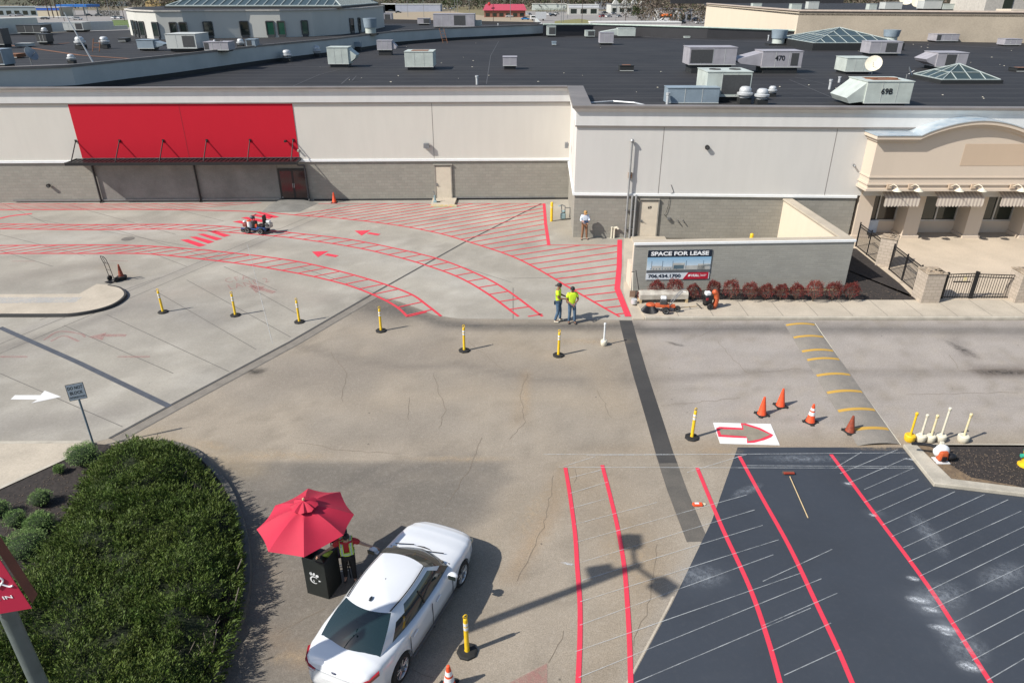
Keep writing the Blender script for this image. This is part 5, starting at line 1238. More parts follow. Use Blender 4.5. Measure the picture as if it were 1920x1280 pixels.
# ---- white sedan ---------------------------------------------------------
paint = mat('white_car_paint', (.66,.68,.70), .22, var=.01, coat=.9)
cglass = glass_mat('car_glass', (.012,.022,.024), .03, .88)
cglass2 = glass_mat('car_glass_dark', (.010,.024,.028), .03, .95)
def car_sedan(label, paint, loc, rz):
    t = thing('sedan_car', label, 'car', loc, rz)
    def lerp_tab(tab, x):
        for (x0, *a), (x1, *c) in zip(tab[:-1], tab[1:]):
            if x0 <= x <= x1:
                k = (x-x0)/(x1-x0); k = k*k*(3-2*k)*.5 + k*.5; return [p+(q-p)*k for p, q in zip(a, c)]
        return list(tab[-1][1:])
    # x, halfwidth, z_bottom, z_belt(shoulder), z_top centre, top flatness width factor
    tab = [(-2.46,.50,.40,.80,.84),(-2.41,.66,.30,.93,.98),(-2.30,.77,.25,.985,1.055),(-2.0,.875,.22,1.005,1.10),(-1.5,.935,.20,1.00,1.08),(-.6,.965,.20,.965,1.0),(.4,.965,.20,.945,.98),(1.0,.96,.20,.93,1.02),(1.5,.945,.21,.895,.985),(1.9,.91,.22,.85,.925),(2.15,.85,.23,.785,.865),(2.33,.745,.25,.71,.79),(2.45,.60,.28,.63,.70),(2.53,.40,.33,.53,.60),(2.56,.25,.36,.48,.52)]
    xs = sorted(set([r[0] for r in tab] + list(np.linspace(-2.42, 2.5, 56))))
    rings = []
    for x in xs:
        w_, zb_, zs_, zt_ = lerp_tab(tab, x)
        half = [(w_*.90,zb_),(w_*.985,zb_+.10),(w_,zb_+(zs_-zb_)*.45),(w_*.985,zb_+(zs_-zb_)*.75),(w_*.965,zs_-.05),(w_*.925,zs_-.005),(w_*.86,zs_+(zt_-zs_)*.25),(w_*.72,zs_+(zt_-zs_)*.60),(w_*.45,zs_+(zt_-zs_)*.90),(0,zt_)]
        rings.append([(x,y,z) for y,z in half] + [(x,-y,z) for y,z in half[-2::-1]])
    n = len(rings[0]); b = MB(); b.add([p for r in rings for p in r], [(i*n+j,(i+1)*n+j,(i+1)*n+j+1,i*n+j+1) for i in range(len(rings)-1) for j in range(n-1)] + [(i*n+n-1,(i+1)*n+n-1,(i+1)*n,i*n) for i in range(len(rings)-1)] + [tuple(range(n)), tuple(range(len(rings)*n-1,(len(rings)-1)*n-1,-1))])
    body = b.build('body', paint, t, smooth=True)
    for sx in (-1.434, 1.434):
        for sy in (-1, 1):
            c = MB().cyl((sx, sy*.62, .335),(sx, sy*1.2, .335), .385, n=36).build('cut', paint)
            c.parent = t; md = body.modifiers.new('c','BOOLEAN'); md.operation = 'DIFFERENCE'; md.object = c; md.solver = 'EXACT'
    bpy.context.view_layer.update(); dg = bpy.context.evaluated_depsgraph_get(); me = bpy.data.meshes.new_from_object(body.evaluated_get(dg))
    body.modifiers.clear(); body.data = me; me.name = 'body'
    for o in list(bpy.data.objects):
        if o.name.startswith('cut'): bpy.data.objects.remove(o)
    bm = bmesh.new(); bm.from_mesh(me)
    for f in bm.faces: f.smooth = True
    bm.to_mesh(me); bm.free()
    try: me.set_sharp_from_angle(angle=R(38))
    except Exception: pass
    # greenhouse
    def loop(x0, x1, wf, wr, z, bowf, bowr):
        pts = []
        NF, NS, NC = 10, 14, 4
        # going: front edge from right(-y) to left(+y), left side to rear, rear edge, right side
        wmid = max(wf, wr)+.03
        for i in range(NF+1): k = -1+2*i/NF; pts.append((x1 + bowf*(1-k*k), wf*k, z+.02*(1-k*k)))
        for i in range(1, NS): k = i/NS; pts.append((x1+(x0-x1)*k, wf+(wr-wf)*k+(wmid-(wf+wr)/2)*math.sin(math.pi*k), z))
        for i in range(NF+1): k = 1-2*i/NF; pts.append((x0 - bowr*(1-k*k), wr*k, z+.02*(1-k*k)))
        for i in range(1, NS): k = i/NS; pts.append((x0+(x1-x0)*k, -(wr+(wf-wr)*k+(wmid-(wf+wr)/2)*math.sin(math.pi*k)), z))
        return pts
    zb0 = lambda p: .0
    L0 = loop(-1.90, 1.02, .80, .72, .97, .22, .12); L1 = loop(-1.10, .30, .585, .555, 1.445, .13, .14)
    def z_body(p):
        w_, zb_, zs_, zt_ = lerp_tab(tab, p[0]); k = abs(p[1])/w_
        return zs_ + (zt_-zs_)*max(0, (1-k)*1.0) - .02 if k < .93 else zs_-.02
    L0 = [(x,y,max(.93,z_body((x,y)))) for x,y,z in L0]
    m = len(L0); K = 8; grid = []
    for k in range(K+1):
        s_ = k/K; row = []
        for a, c in zip(L0, L1):
            p = Vector(a).lerp(Vector(c), s_); bulge = math.sin(math.pi*s_)*.05
            r_ = Vector((p.x+.35, p.y*1.6, 0)); r_ = r_.normalized() if r_.length > 0 else r_
            row.append(p + r_*bulge + Vector((0,0,math.sin(math.pi*s_)*.012)))
        grid.append(row)
    cx = sum(p[0] for p in L1)/m; zt2 = 1.445
    for k in range(1, 6):
        s_ = k/5; row = []
        for p in L1:
            q = Vector((p[0]+(cx-p[0])*s_*.98, p[1]*(1-s_*.98), 0)); e = s_
            q.z = p[2] + (1.535-p[2])*(1-(1-e)**2.0); row.append(q)
        grid.append(row)
    NF, NS = 10, 14; f0, s0 = 0, NF; r0 = NF+NS; s1 = 2*NF+NS
    def region(row, col):
        if row >= K: return 'roof'
        c = col % m
        if c < NF: return 'windshield'
        if c < NF+NS:
            k = c-NF; return 'win' if (0 <= k <= NS-3 and 0 <= row <= K-2 and not (k == 0 and row > 3) and not (k >= NS-4 and row > 4)) else 'roof'
        if c < 2*NF+NS: return 'rear'
        k = (2*NF+2*NS)-1-c; return 'winR' if (0 <= k <= NS-3 and 0 <= row <= K-2 and not (k == 0 and row > 3) and not (k >= NS-4 and row > 4)) else 'roof'
    parts = {}
    V = [tuple(p) for row in grid for p in row]
    for r in range(len(grid)-1):
        for c in range(m):
            d = (c+1) % m; parts.setdefault(region(r, c), []).append((r*m+c, r*m+d, (r+1)*m+d, (r+1)*m+c))
    for nm, fs in parts.items():
        used = sorted({i for f in fs for i in f}); mp = {i: j for j, i in enumerate(used)}
        b = MB(); b.add([V[i] for i in used], [tuple(mp[i] for i in f) for f in fs])
        name_ = {'roof':'roof','windshield':'windscreen','rear':'rear_window','win':'side_window','winR':'side_window'}[nm]
        b.build(name_, paint if nm == 'roof' else cglass if nm == 'windshield' else cglass2, t, smooth=True)
    # black surround strips
    for sy in (-1,1):
        b = MB(); row = grid[K]; idxs = list(range(NF, NF+NS+1)) if sy > 0 else list(range(2*NF+NS, 2*NF+2*NS)) + [0]
        b.tube([(row[i % m].x, row[i % m].y*.955, row[i % m].z+.035) for i in idxs], .014, 5); b.build('roof_trim', M['black'], t)
    b = MB()
    for base, name in ((0,'f'),):
        for i in range(NF): 
            for row in (0,): a, c = grid[row][base+i], grid[row][(base+i+1)%m]; b.cyl((a.x+(.02 if name=='f' else -.02),a.y,a.z+.01),(c.x+(.02 if name=='f' else -.02),c.y,c.z+.01),.028,n=5)
    for sy in (-1,1):   # B pillar and belt
        cols = [NF+6] if sy > 0 else [2*NF+NS+NS-6]
        for c in cols: b.tube([tuple(grid[r][c]+Vector((0,sy*.004,0))) for r in range(1,K-1)], .024, 5)
    b.build('window_trim', M['black'], t)
    # interior
    inn = mat('car_interior', (.11,.098,.08), .8) if 'car_interior' not in bpy.data.materials else bpy.data.materials['car_interior']
    dk = M['rubber']
    it = MB(); it.bb(-1.5,.75,-.70,.70,.93,1.03); it.build('cabin_floor', dk, t)
    it = MB(); it.bb(.55,1.0,-.68,.68,.98,1.07)
    it.build('dashboard', inn, t, bevel=.02)
    it = MB(); it.bb(-1.75,-1.28,-.62,.62,1.00,1.09); it.build('parcel_shelf', mat('shelf_green',(.14,.17,.13),.8), t)
    for x, ys in ((-.15,(-.38,.38)),(-1.05,(-.38,.38))):
        for y in ys:
            s_ = MB().box((x,y,1.10),(.14,.44,.22)).box((x-.02,y,1.29),(.09,.24,.14)).build('seat', inn, t, bevel=.03)
    MB().lathe([(.17,-.012),(.185,0),(.17,.012),(.155,0),(.17,-.012)], n=20).xf(Matrix.Translation((.42,-.38,1.12)) @ Matrix.Rotation(R(-62),4,'Y')).build('steering_wheel', M['black'], t)
    # wheels
    for sx in (-1.434,1.434):
        for sy in (-1,1):
            w_ = thing('wheel', None, None, (sx, sy*.84, .335), 0); w_.parent = t
            for key in ('label','category'):
                if key in w_: del w_[key]
            MB().lathe([(.225,-.10),(.30,-.105),(.33,-.08),(.338,-.03),(.338,.03),(.33,.08),(.30,.105),(.225,.10)], n=36, cap=False).xf(Matrix.Rotation(R(90),4,'X')).build('tyre', M['rubber'], w_, smooth=True)
            rm = MB(); rm.lathe([(.225,-.10),(.215,-.09),(.20,0),(.215,.09),(.225,.10),(.235,.102)], n=36, cap=False).xf(Matrix.Rotation(R(90),4,'X'))
            for k in range(10):
                a = 2*math.pi*k/10 + .1*(-1)**k
                rm.cyl((.04*math.cos(a), sy*.075, .04*math.sin(a)), (.215*math.cos(a), sy*.088, .215*math.sin(a)), .016, .013, n=6)
            rm.cyl((0,sy*.05,0),(0,sy*.092,0),.055,n=14); rm.build('rim', mat('alloy',(.55,.56,.58),.3,.8) if 'alloy' not in bpy.data.materials else bpy.data.materials['alloy'], w_, smooth=True)
            MB().cyl((0,sy*.02,0),(0,sy*.03,0),.2,n=20).build('brake_disc', M['hvac_dark'], w_)
    # mirrors, handles, lights, badge, fin, seams
    for sy in (-1,1):
        mm = MB().ball((.70, sy*1.07, 1.02), (.085,.12,.075), 14, 8).bb(.66,.74,sy*.93,sy*1.02,.97,1.0).build('wing_mirror', paint, t, smooth=True)
        MB().box((.61,sy*1.08,1.02),(.02,.18,.10)).build('mirror_glass', M['winglass'], mm)
        for x in (.05,-.98): MB().cyl((x,sy*.975,.80),(x+.2,sy*.972,.815),.018,n=8).build('door_handle', paint, t, smooth=True)
        tl = MB(); pts = [(-2.43,.44,.80),(-2.43,.60,.84),(-2.35,.735,.88),(-2.10,.845,.93)]
        for k in range(3):
            (x0,y0,z0),(x1,y1,z1) = pts[k], pts[k+1]; hh = .085-.02*k
            tl.add([(x0-.03,sy*y0,z0-hh),(x1-.015,sy*(y1+.012),z1-hh),(x1-.015,sy*(y1+.012),z1+hh*.7),(x0-.03,sy*y0,z0+hh*.7),(x0+.1,sy*(y0-.1),z0-hh),(x1+.1,sy*(y1-.1),z1-hh),(x1+.1,sy*(y1-.1),z1+hh*.7),(x0+.1,sy*(y0-.1),z0+hh*.7)], [(0,1,2,3),(4,7,6,5),(0,4,5,1),(3,2,6,7),(0,3,7,4),(1,5,6,2)])
        tl.build('tail_light', mat('tail_red',(.30,.008,.012),.15,coat=.8) if 'tail_red' not in bpy.data.materials else bpy.data.materials['tail_red'], t)
        q = MB()
        for k in range(3): q.box((-2.46+.01*k, sy*(.50+.05*k), .80+.012*k),(.03,.05,.035))
        q.build('reverse_lamp', M['reflect'], t)
        MB().ball((2.12, sy*.78, .655), (.22,.055,.055), 14, 8).build('headlight', mat('headlamp',(.40,.36,.25),.1,coat=.8) if 'headlamp' not in bpy.data.materials else bpy.data.materials['headlamp'], t, smooth=True)
    MB().ball((-2.43,0,.90),(.02,.075,.03),12,6).build('oval_badge', mat('badge_blue',(.02,.03,.08),.3), t, smooth=True)
    MB().bb(-2.465,-2.455,-.45,.45,.84,.855).build('boot_trim', M['galv'], t)
    MB().bb(-2.49,-2.465,-.26,.26,.60,.72).build('number_plate', M['reflect'], t)
    MB().ball((-1.0,0,1.53),(.07,.028,.035),10,6).build('roof_antenna', mat('fin_dark',(.04,.05,.06),.3), t, smooth=True)
    b = MB()
    for sy in (-1,1):
        for x in (.86,-.12,-1.08): b.box((x,sy*.966,.60),(.014,.016,.62))
        b.box((-.1,sy*.972,.27),(1.9,.012,.03))
    b.build('door_gap', mat('panel_gap',(.12,.12,.13),.8), t)
    b = MB()
    for sy in (-1,1): b.tube([(2.30,sy*.36,.79),(1.9,sy*.52,.893),(1.35,sy*.66,.955)], .005, 4)
    b.build('bonnet_crease', mat('crease_grey',(.55,.57,.60),.5), t)
    b = MB(); b.tube([(1.24,-.55,1.03),(1.10,-.05,1.06)], .012, 5); b.tube([(1.24,.25,1.03),(1.08,.68,1.05)], .012, 5); b.build('wiper', M['black'], t)
    return t
rA, rB = G(757,1272), G(868,1095); dcar = (rB-rA).normalized(); nrm = Vector((-dcar.y, dcar.x, 0)); ctr = (rA+rB)/2 + nrm*.93
car_sedan('white four-door sedan stopped beside the kiosk with the red umbrella', paint, (ctr.x, ctr.y, 0), math.atan2(dcar.y, dcar.x))

# ---- kiosk, umbrella, chair ---------------------------------------------
k0, k1, k2 = G(577,1111), G(617,1123), G(637,1090)
KHt = 1.12; kd = (k1-k0); krz = math.atan2(kd.y, kd.x); KW = kd.length; KD = (k2-k1).length
ks = thing('order_kiosk', 'black podium kiosk with a white bird-head emblem, standing under the red umbrella', 'kiosk', (k0.x, k0.y, 0), krz)
kb = mat('kiosk_black', (.016,.02,.019), .45)
MB().bb(0,KW,0,.03,0,KHt).build('front_panel', kb, ks)
slab('side_panel', KW-.03, KW, .03, KD, 0, KHt-.02, kb, ks); slab('side_panel', 0, .03, .03, KD, 0, KHt-.02, kb, ks)
slab('desk_top', .031, KW-.031, .031, KD, KHt-.20, KHt-.17, kb, ks)
em = MB()
cx, cz, rr = KW*.44, KHt*.46, .115
for k in range(16):
    a0_, a1_ = R(35+k*17), R(35+(k+1)*17); th = .030*math.sin(math.pi*(k+.5)/16)+.008
    em.plate([(cx+rr*math.cos(a0_),cz+rr*math.sin(a0_)),(cx+rr*math.cos(a1_),cz+rr*math.sin(a1_)),(cx+(rr-th)*math.cos(a1_),cz+(rr-th)*math.sin(a1_)),(cx+(rr-th)*math.cos(a0_),cz+(rr-th)*math.sin(a0_))], -.006, -.001)
def ell(x, z, a, c, an, n=14): return [(x+a*math.cos(t)*math.cos(an)-c*math.sin(t)*math.sin(an), z+a*math.cos(t)*math.sin(an)+c*math.sin(t)*math.cos(an)) for t in [2*math.pi*i/n for i in range(n)]]
for x, z, a, c, an in ((-.085,.165,.045,.014,R(115)),(-.05,.185,.05,.02,R(110)),(.015,.185,.045,.028,R(70)),(.10,.15,.045,.038,R(20))): em.plate(ell(cx+x, cz+z, a, c, an), -.006, -.001)
em.plate([(cx+.125,cz+.03),(cx+.185,cz+.005),(cx+.125,cz-.02)], -.006, -.001); em.plate(ell(cx-.01,cz-.03,.035,.012,R(100)), -.006, -.001)
em.build('bird_emblem', M['reflect'], ks)
# umbrella: solve the rim height from the photographed outline and its shadow
us = thing('patio_umbrella', 'large red octagonal market umbrella shading the black kiosk', 'umbrella')
uz = 2.02
px8 = [(578,915),(638,921.5),(664,964),(644,1003),(570,1044),(503,1034),(481,992),(516,947)]
rim = [G(u,v,uz) for u,v in px8]; uc = sum((Vector(p) for p in rim), Vector())/8
rad = sum((p-uc).length for p in rim)/8
ang0 = math.atan2((rim[0]-uc).y, (rim[0]-uc).x)
us.location = (uc.x, uc.y, 0)
rl = [Vector((rim[i].x-uc.x, rim[i].y-uc.y, uz)) for i in range(8)]
apx = Vector((0,0,uz+.48)); b = MB(); K = 6; Nn = 6
for i in range(8):
    A, B = rl[i], rl[(i+1)%8]; vs = []
    for r in range(K+1):
        s_ = r/K
        for c in range(Nn+1):
            k = c/Nn; e = A.lerp(B, k); e = e - Vector((e.x,e.y,0))*.035*math.sin(math.pi*k)
            p = apx.lerp(e, .12+.88*s_); p.z -= .035*math.sin(math.pi*k)*s_ - .05*math.sin(math.pi*s_)*(1-.5*math.sin(math.pi*k)); vs.append(tuple(p))
    b.add(vs, [(r*(Nn+1)+c, r*(Nn+1)+c+1, (r+1)*(Nn+1)+c+1, (r+1)*(Nn+1)+c) for r in range(K) for c in range(Nn)])
ucl = mat('umbrella_red', (.46,.013,.045), .75, var=.06, vs=2)
cn_ = b.build('canopy', ucl, us, smooth=True)
vc = MB(); vs = [(0,0,uz+.575)]; n_ = 24
for i in range(n_):
    a = 2*math.pi*i/n_; r_ = .23+.02*math.sin(a*8); vs.append((r_*math.cos(a)*.55, r_*math.sin(a)*.55, uz+.548+.012*math.sin(a*8)))
for i in range(n_):
    a = 2*math.pi*i/n_; r_ = .30+.03*math.sin(a*8+1); vs.append((r_*math.cos(a), r_*math.sin(a), uz+.455+.02*math.sin(a*8)))
vc.add(vs, [(0,1+i,1+(i+1)%n_) for i in range(n_)] + [(1+i,1+n_+i,1+n_+(i+1)%n_,1+(i+1)%n_) for i in range(n_)]); vc.build('vent_flap', ucl, us, smooth=True)
MB().lathe([(.015,0),(.03,.02),(.022,.06),(0,.075)], (0,0,uz+.59), 10).build('finial', M['wood'], us, smooth=True)
MB().cyl((0,0,.05),(0,0,uz+.55),.02,n=10).build('pole', M['black'], us)
for i in range(8): MB().cyl((0,0,uz+.44), tuple(rl[i]*.985+Vector((0,0,-.02))-Vector((0,0,uz*(.985-1)))), .009, n=5).build('rib', M['black'], us)
MB().lathe([(.26,0),(.26,.05),(.05,.09),(.03,.3)], n=20).build('base', M['black'], us)
# maroon chair back and pole between kiosk and attendant
ch = place('padded_chair', 'black framed chair with a round dark maroon back between kiosk and attendant', 'chair', 641, 1075, rz=R(15))
mr = mat('maroon_pad', (.045,.012,.022), .6)
MB().lathe([(0,-.03),(.22,-.03),(.26,0),(.22,.03),(0,.03)], n=24).xf(Matrix.Translation((0,.18,1.16)) @ Matrix.Rotation(R(62),4,'X')).build('backrest', mr, ch, smooth=True)
MB().box((0,0,.72),(.42,.40,.07)).build('seat', mr, ch, bevel=.02)
for sx in (-1,1):
    for sy in (-1,1): MB().cyl((sx*.17,sy*.16,.69),(sx*.21,sy*.2,0),.015,n=8).build('leg', M['black'], ch)
for z in (.25,.45): MB().cyl((-.19,-.18,z),(.19,-.18,z),.012,n=6).build('stretcher', M['galv'], ch)
for sx in (-1,1): MB().cyl((sx*.17,.17,.69),(sx*.16,.2,1.1),.014,n=8).build('back_post', M['black'], ch)
hvv = MB().ball((0,0,0),(.16,.10,.06),12,8); o = hvv.build('hidden_person_vest', hv); o.location = Matrix.Rotation(krz,4,'Z') @ Vector((KW*.72,KD*.75,0)) + Vector((k0.x,k0.y,KHt-.12)); tag(o, 'lime vest sleeve of the person hidden under the umbrella', 'vest')  # lime ball stands in for the vest sleeve of a hidden person

# ---- hand truck ----------------------------------------------------------
ht = place('hand_truck', 'empty upright hand truck with black wheels beside the island', 'hand truck', 208, 529, rz=R(-28))
b = MB(); Hh = 1.28
b.tube([(-.17,.1,.12),(-.17,.02,.95),(-.17,0,1.05)], .016, 6); b.tube([(.17,.1,.12),(.17,.02,.95),(.17,0,1.05)], .016, 6)
b.tube([(-.17,0,1.0),(-.19,-.05,1.25),(-.12,-.1,1.4),(.12,-.1,1.4),(.19,-.05,1.25),(.17,0,1.0)], .016, 6); b.tube([(0,0,1.0),(0,-.1,1.4)], .012, 6)
for z in (.35,.65,1.0): b.cyl((-.17,.07-.05*z,z),(.17,.07-.05*z,z),.012,n=6)
b.build('frame', mat('dark_tube',(.03,.022,.02),.5), ht)
MB().bb(-.2,.2,-.2,.06,.03,.045).build('toe_plate', M['black'], ht)
for sx in (-1,1):
    w_ = MB().lathe([(.06,-.04),(.12,-.045),(.135,0),(.12,.045),(.06,.04)], n=18).xf(Matrix.Translation((sx*.25,.14,.135)) @ Matrix.Rotation(R(90),4,'Y')).build('wheel', M['rubber'], ht, smooth=True)
    MB().cyl((sx*.22,.14,.135),(sx*.28,.14,.135),.06,n=12).build('rim', M['steel'], w_)
# ---- ride-on line striper ------------------------------------------------
def wheel_at(root, x, y, z, r, w, rimm):
    o = MB().lathe([(r*.55,-w/2),(r*.9,-w/2),(r,-w*.2),(r,w*.2),(r*.9,w/2),(r*.55,w/2)], n=20).xf(Matrix.Translation((x,y,z)) @ Matrix.Rotation(R(90),4,'X')).build('wheel', M['rubber'], root, smooth=True)
    MB().lathe([(0,-w*.42),(r*.5,-w*.46),(r*.58,-w*.52),(r*.58,w*.52),(r*.5,w*.46),(0,w*.42)], n=16).xf(Matrix.Translation((x,y,z)) @ Matrix.Rotation(R(90),4,'X')).build('rim', rimm, o, smooth=True)
sp = place('line_striper', 'ride-on red and blue paint striping machine with a black seat on fresh red bars', 'striping machine', 488, 436, rz=R(-14))
bl = mat('machine_blue', (.04,.09,.25), .45)
for x in (-.62,.28): 
    for y in (-.33,.33): wheel_at(sp, x, y, .2, .2, .16, M['reflect'])
wheel_at(sp, -1.05, -.2, .12, .12, .08, M['reflect'])
MB().bb(-1.15,.55,-.22,-.16,.22,.28).bb(-1.15,.55,.16,.22,.22,.28).bb(-.65,-.59,-.3,.3,.18,.26).bb(.25,.31,-.3,.3,.18,.26).bb(-.05,.5,-.25,.25,.28,.40).build('frame', bl, sp)
MB().box((.18,0,.47),(.42,.44,.10)).build('seat', M['black'], sp, bevel=.03); MB().box((.42,0,.80),(.09,.42,.62),taper=.8).build('seat_back', M['black'], sp, bevel=.03)
MB().box((.68,0,.52),(.34,.36,.28)).build('engine', mat('engine_grey',(.42,.42,.40),.4,.4,vs=8), sp, bevel=.04); MB().cyl((.68,-.2,.58),(.68,-.27,.58),.11).build('engine_fan', M['hvac_dark'], sp)
MB().box((.66,.02,.74),(.26,.2,.14)).build('fuel_tank', M['reflect'], sp, bevel=.03)
MB().cyl((-.62,-.02,.28),(-.62,-.02,.68),.15,n=16).build('paint_bucket', M['reflect'], sp, smooth=True); MB().cyl((-.62,-.02,.68),(-.62,-.02,.71),.15,n=16).build('bucket_paint', M['orange'], sp)
MB().box((-.30,.05,.48),(.22,.26,.42)).build('pump', M['black'], sp, bevel=.03); MB().box((-.12,-.1,.44),(.12,.14,.2)).build('battery', M['orange'], sp, bevel=.02)
MB().box((-.95,.05,.42),(.26,.3,.24)).build('front_engine', mat('engine_red',(.25,.05,.04),.5), sp, bevel=.04); MB().ball((-1.0,.05,.60),(.09,.12,.07),10,6).build('air_cleaner', M['reflect'], sp, smooth=True)
b = MB(); b.tube([(-.42,0,.3),(-.35,0,.95),(-.22,-.22,1.08)],.018,6); b.tube([(-.35,0,.95),(-.22,.22,1.08)],.018,6); b.build('steering_column', M['black'], sp)
MB().ball((-.38,0,.92),(.14,.16,.11),12,8).build('control_head', mat('control_grey',(.08,.10,.12),.5), sp, smooth=True)
MB().cyl((-.05,-.3,.3),(-.05,-.3,1.05),.012,n=6).ball((-.05,-.3,1.02),(.05,.05,.12),8,6).build('spray_gun', M['black'], sp)
b = MB(); b.tube([(-.6,-.1,.7),(-.4,-.3,.85),(0,-.3,.7),(.3,-.25,.45),(.6,-.25,.35)],.014,5); b.build('hose', M['black'], sp)
# ---- sweeper, white trailer box, blower ---------------------------------
sw = place('power_sweeper', 'orange walk-behind sweeper with a black bristle drum on the sidewalk', 'sweeper', 1243, 584, KH, rz=R(-8))
wheel_at(sw, .10, -.28, .17, .17, .12, M['galv']); wheel_at(sw, .62, .05, .15, .15, .10, M['galv']); wheel_at(sw, .10, .30, .17, .17, .12, M['galv'])
b = MB(); rr_ = random.Random(3)
for k in range(230):
    a = rr_.uniform(0, 2*math.pi); x = -.60; b.cyl((x+.16*math.cos(a), .16*math.sin(a), .27),(x+.38*math.cos(a), .38*math.sin(a), .01),.020,.012,n=4)
b.build('bristles', M['black'], sw)
MB().lathe([(.22,0),(.22,.06),(.17,.10),(0,.11)], (-.56,.02,.26), 18, sq=.8).build('brush_hood', M['orangem'], sw, smooth=True)
MB().box((-.05,0,.30),(.62,.30,.12)).box((.35,.1,.26),(.35,.3,.08)).build('chassis', M['orangem'], sw, bevel=.02)
MB().box((-.02,.05,.46),(.30,.28,.22)).build('engine', mat('engine_dark',(.06,.06,.06),.5,vs=9), sw, bevel=.03); MB().box((-.02,.10,.63),(.26,.22,.13)).build('fuel_tank', M['reflect'], sw, bevel=.04)
b = MB(); b.tube([(.25,-.1,.35),(.55,0,.75),(.78,.06,1.0)],.018,6); b.tube([(.25,.2,.35),(.55,.25,.75),(.78,.30,1.0)],.018,6); b.cyl((.55,0,.75),(.55,.25,.75),.014); b.tube([(.78,.06,1.0),(.92,.0,1.0)],.02,6); b.tube([(.78,.30,1.0),(.92,.36,1.0)],.02,6); b.build('handlebar', M['steel'], sw)
wt_ = place('material_box', 'long white sheet-metal spreader box on the sidewalk behind the sweeper', 'spreader box', 1199, 569, KH, rz=R(2))
b = MB(); prof = [(0,.18),(.0,.42),(.10,.52),(.38,.52),(.50,.40),(.46,.18)]
b.add([(0,y,z) for y,z in prof]+[(2.25,y,z) for y,z in prof], [tuple(range(6)), tuple(range(11,5,-1))]+[(i,6+i,6+(i+1)%6,(i+1)%6) for i in range(6)])
wm = mat('dirty_white_metal', (.52,.49,.42), .55, var=.25, vs=2.5, c2=(.25,.22,.19)); b.build('box_body', wm, wt_, bevel=.01)
MB().bb(.05,2.2,.2,.26,.521,.54).build('lid_rail', wm, wt_)
for x in (.0,2.15): MB().bb(x,x+.10,.0,.45,0,.18).build('foot', M['wood'], wt_)
MB().cyl((-.25,.05,0),(-.25,.05,.2),.14,n=16).build('pail', M['galv'], wt_, smooth=True)
bw = place('wheeled_blower', 'orange and black wheeled leaf blower beside the red shrubs', 'leaf blower', 1327, 577, KH, rz=R(10))
wheel_at(bw, .0, -.22, .15, .15, .10, M['steel']); wheel_at(bw, .0, .26, .15, .15, .10, M['steel']); wheel_at(bw, .42, .15, .12, .12, .08, M['steel'])
MB().box((-.05,0,.42),(.34,.34,.36)).build('engine', M['black'], bw, bevel=.04); MB().box((-.06,.05,.70),(.26,.26,.18)).build('fuel_tank', M['reflect'], bw, bevel=.05); MB().box((-.15,-.1,.50),(.12,.16,.14)).build('engine_cover', mat('dark_red_cover',(.25,.01,.02),.4), bw, bevel=.02)
b = MB(); pts = [(.20+.13*math.cos(a)*1.1, -.05, .42+.36*math.sin(a)) for a in [R(k) for k in range(-80,100,18)]]
for i in range(len(pts)-1): b.cyl(pts[i], pts[i+1], .13-.004*i, .125-.004*i, n=14)
for p in pts: b.ball(p, (.125,.125,.125), 12, 8)
b.build('blower_housing', M['orangem'], bw, smooth=True)
b = MB(); b.tube([(-.15,.25,.3),(-.4,.35,.75),(-.5,.4,.9)],.018,6); b.tube([(-.15,-.05,.3),(-.4,.05,.75),(-.5,.1,.9)],.018,6); b.cyl((-.5,.1,.9),(-.5,.4,.9),.018); b.build('handlebar', M['black'], bw)
sb = place('squeegee', 'dark long-handled squeegee lying on the sidewalk', 'squeegee', 1305, 576, KH)
a, c = G(1272,577.5,KH), G(1306,575,KH); MB().cyl((a.x-sb.location.x,a.y-sb.location.y,.03),(c.x-sb.location.x,c.y-sb.location.y,.03),.015,n=6).build('handle', M['wood'], sb)
a, c = G(1306,570,KH), G(1315,579,KH); MB().cyl((a.x-sb.location.x,a.y-sb.location.y,.03),(c.x-sb.location.x,c.y-sb.location.y,.03),.022,n=6).build('blade', M['rubber'], sb)
sh = place('shovel', 'square-nosed shovel leaning on the low brick wall beside the sign', 'shovel', 1185, 556, KH, rz=R(0))
MB().box((0,-.05,.16),(.26,.03,.32)).build('blade', mat('rusty_blade',(.25,.17,.12),.6,vs=8), sh); MB().cyl((0,-.03,.32),(.0,.28,1.12),.018,n=8).build('handle', M['offwhite'], sh); MB().cyl((-.07,.28,1.14),(.07,.28,1.14),.016,n=6).build('grip', M['black'], sh)
sr = place('scraper_pole', 'black long-handled scraper leaning beside the shovel', 'scraper', 1199, 553, KH)
MB().cyl((0,-.0,.05),(-.22,.25,1.15),.016,n=6).build('handle', M['black'], sr); MB().box((0,0,.03),(.18,.03,.06)).build('blade', M['steel'], sr)
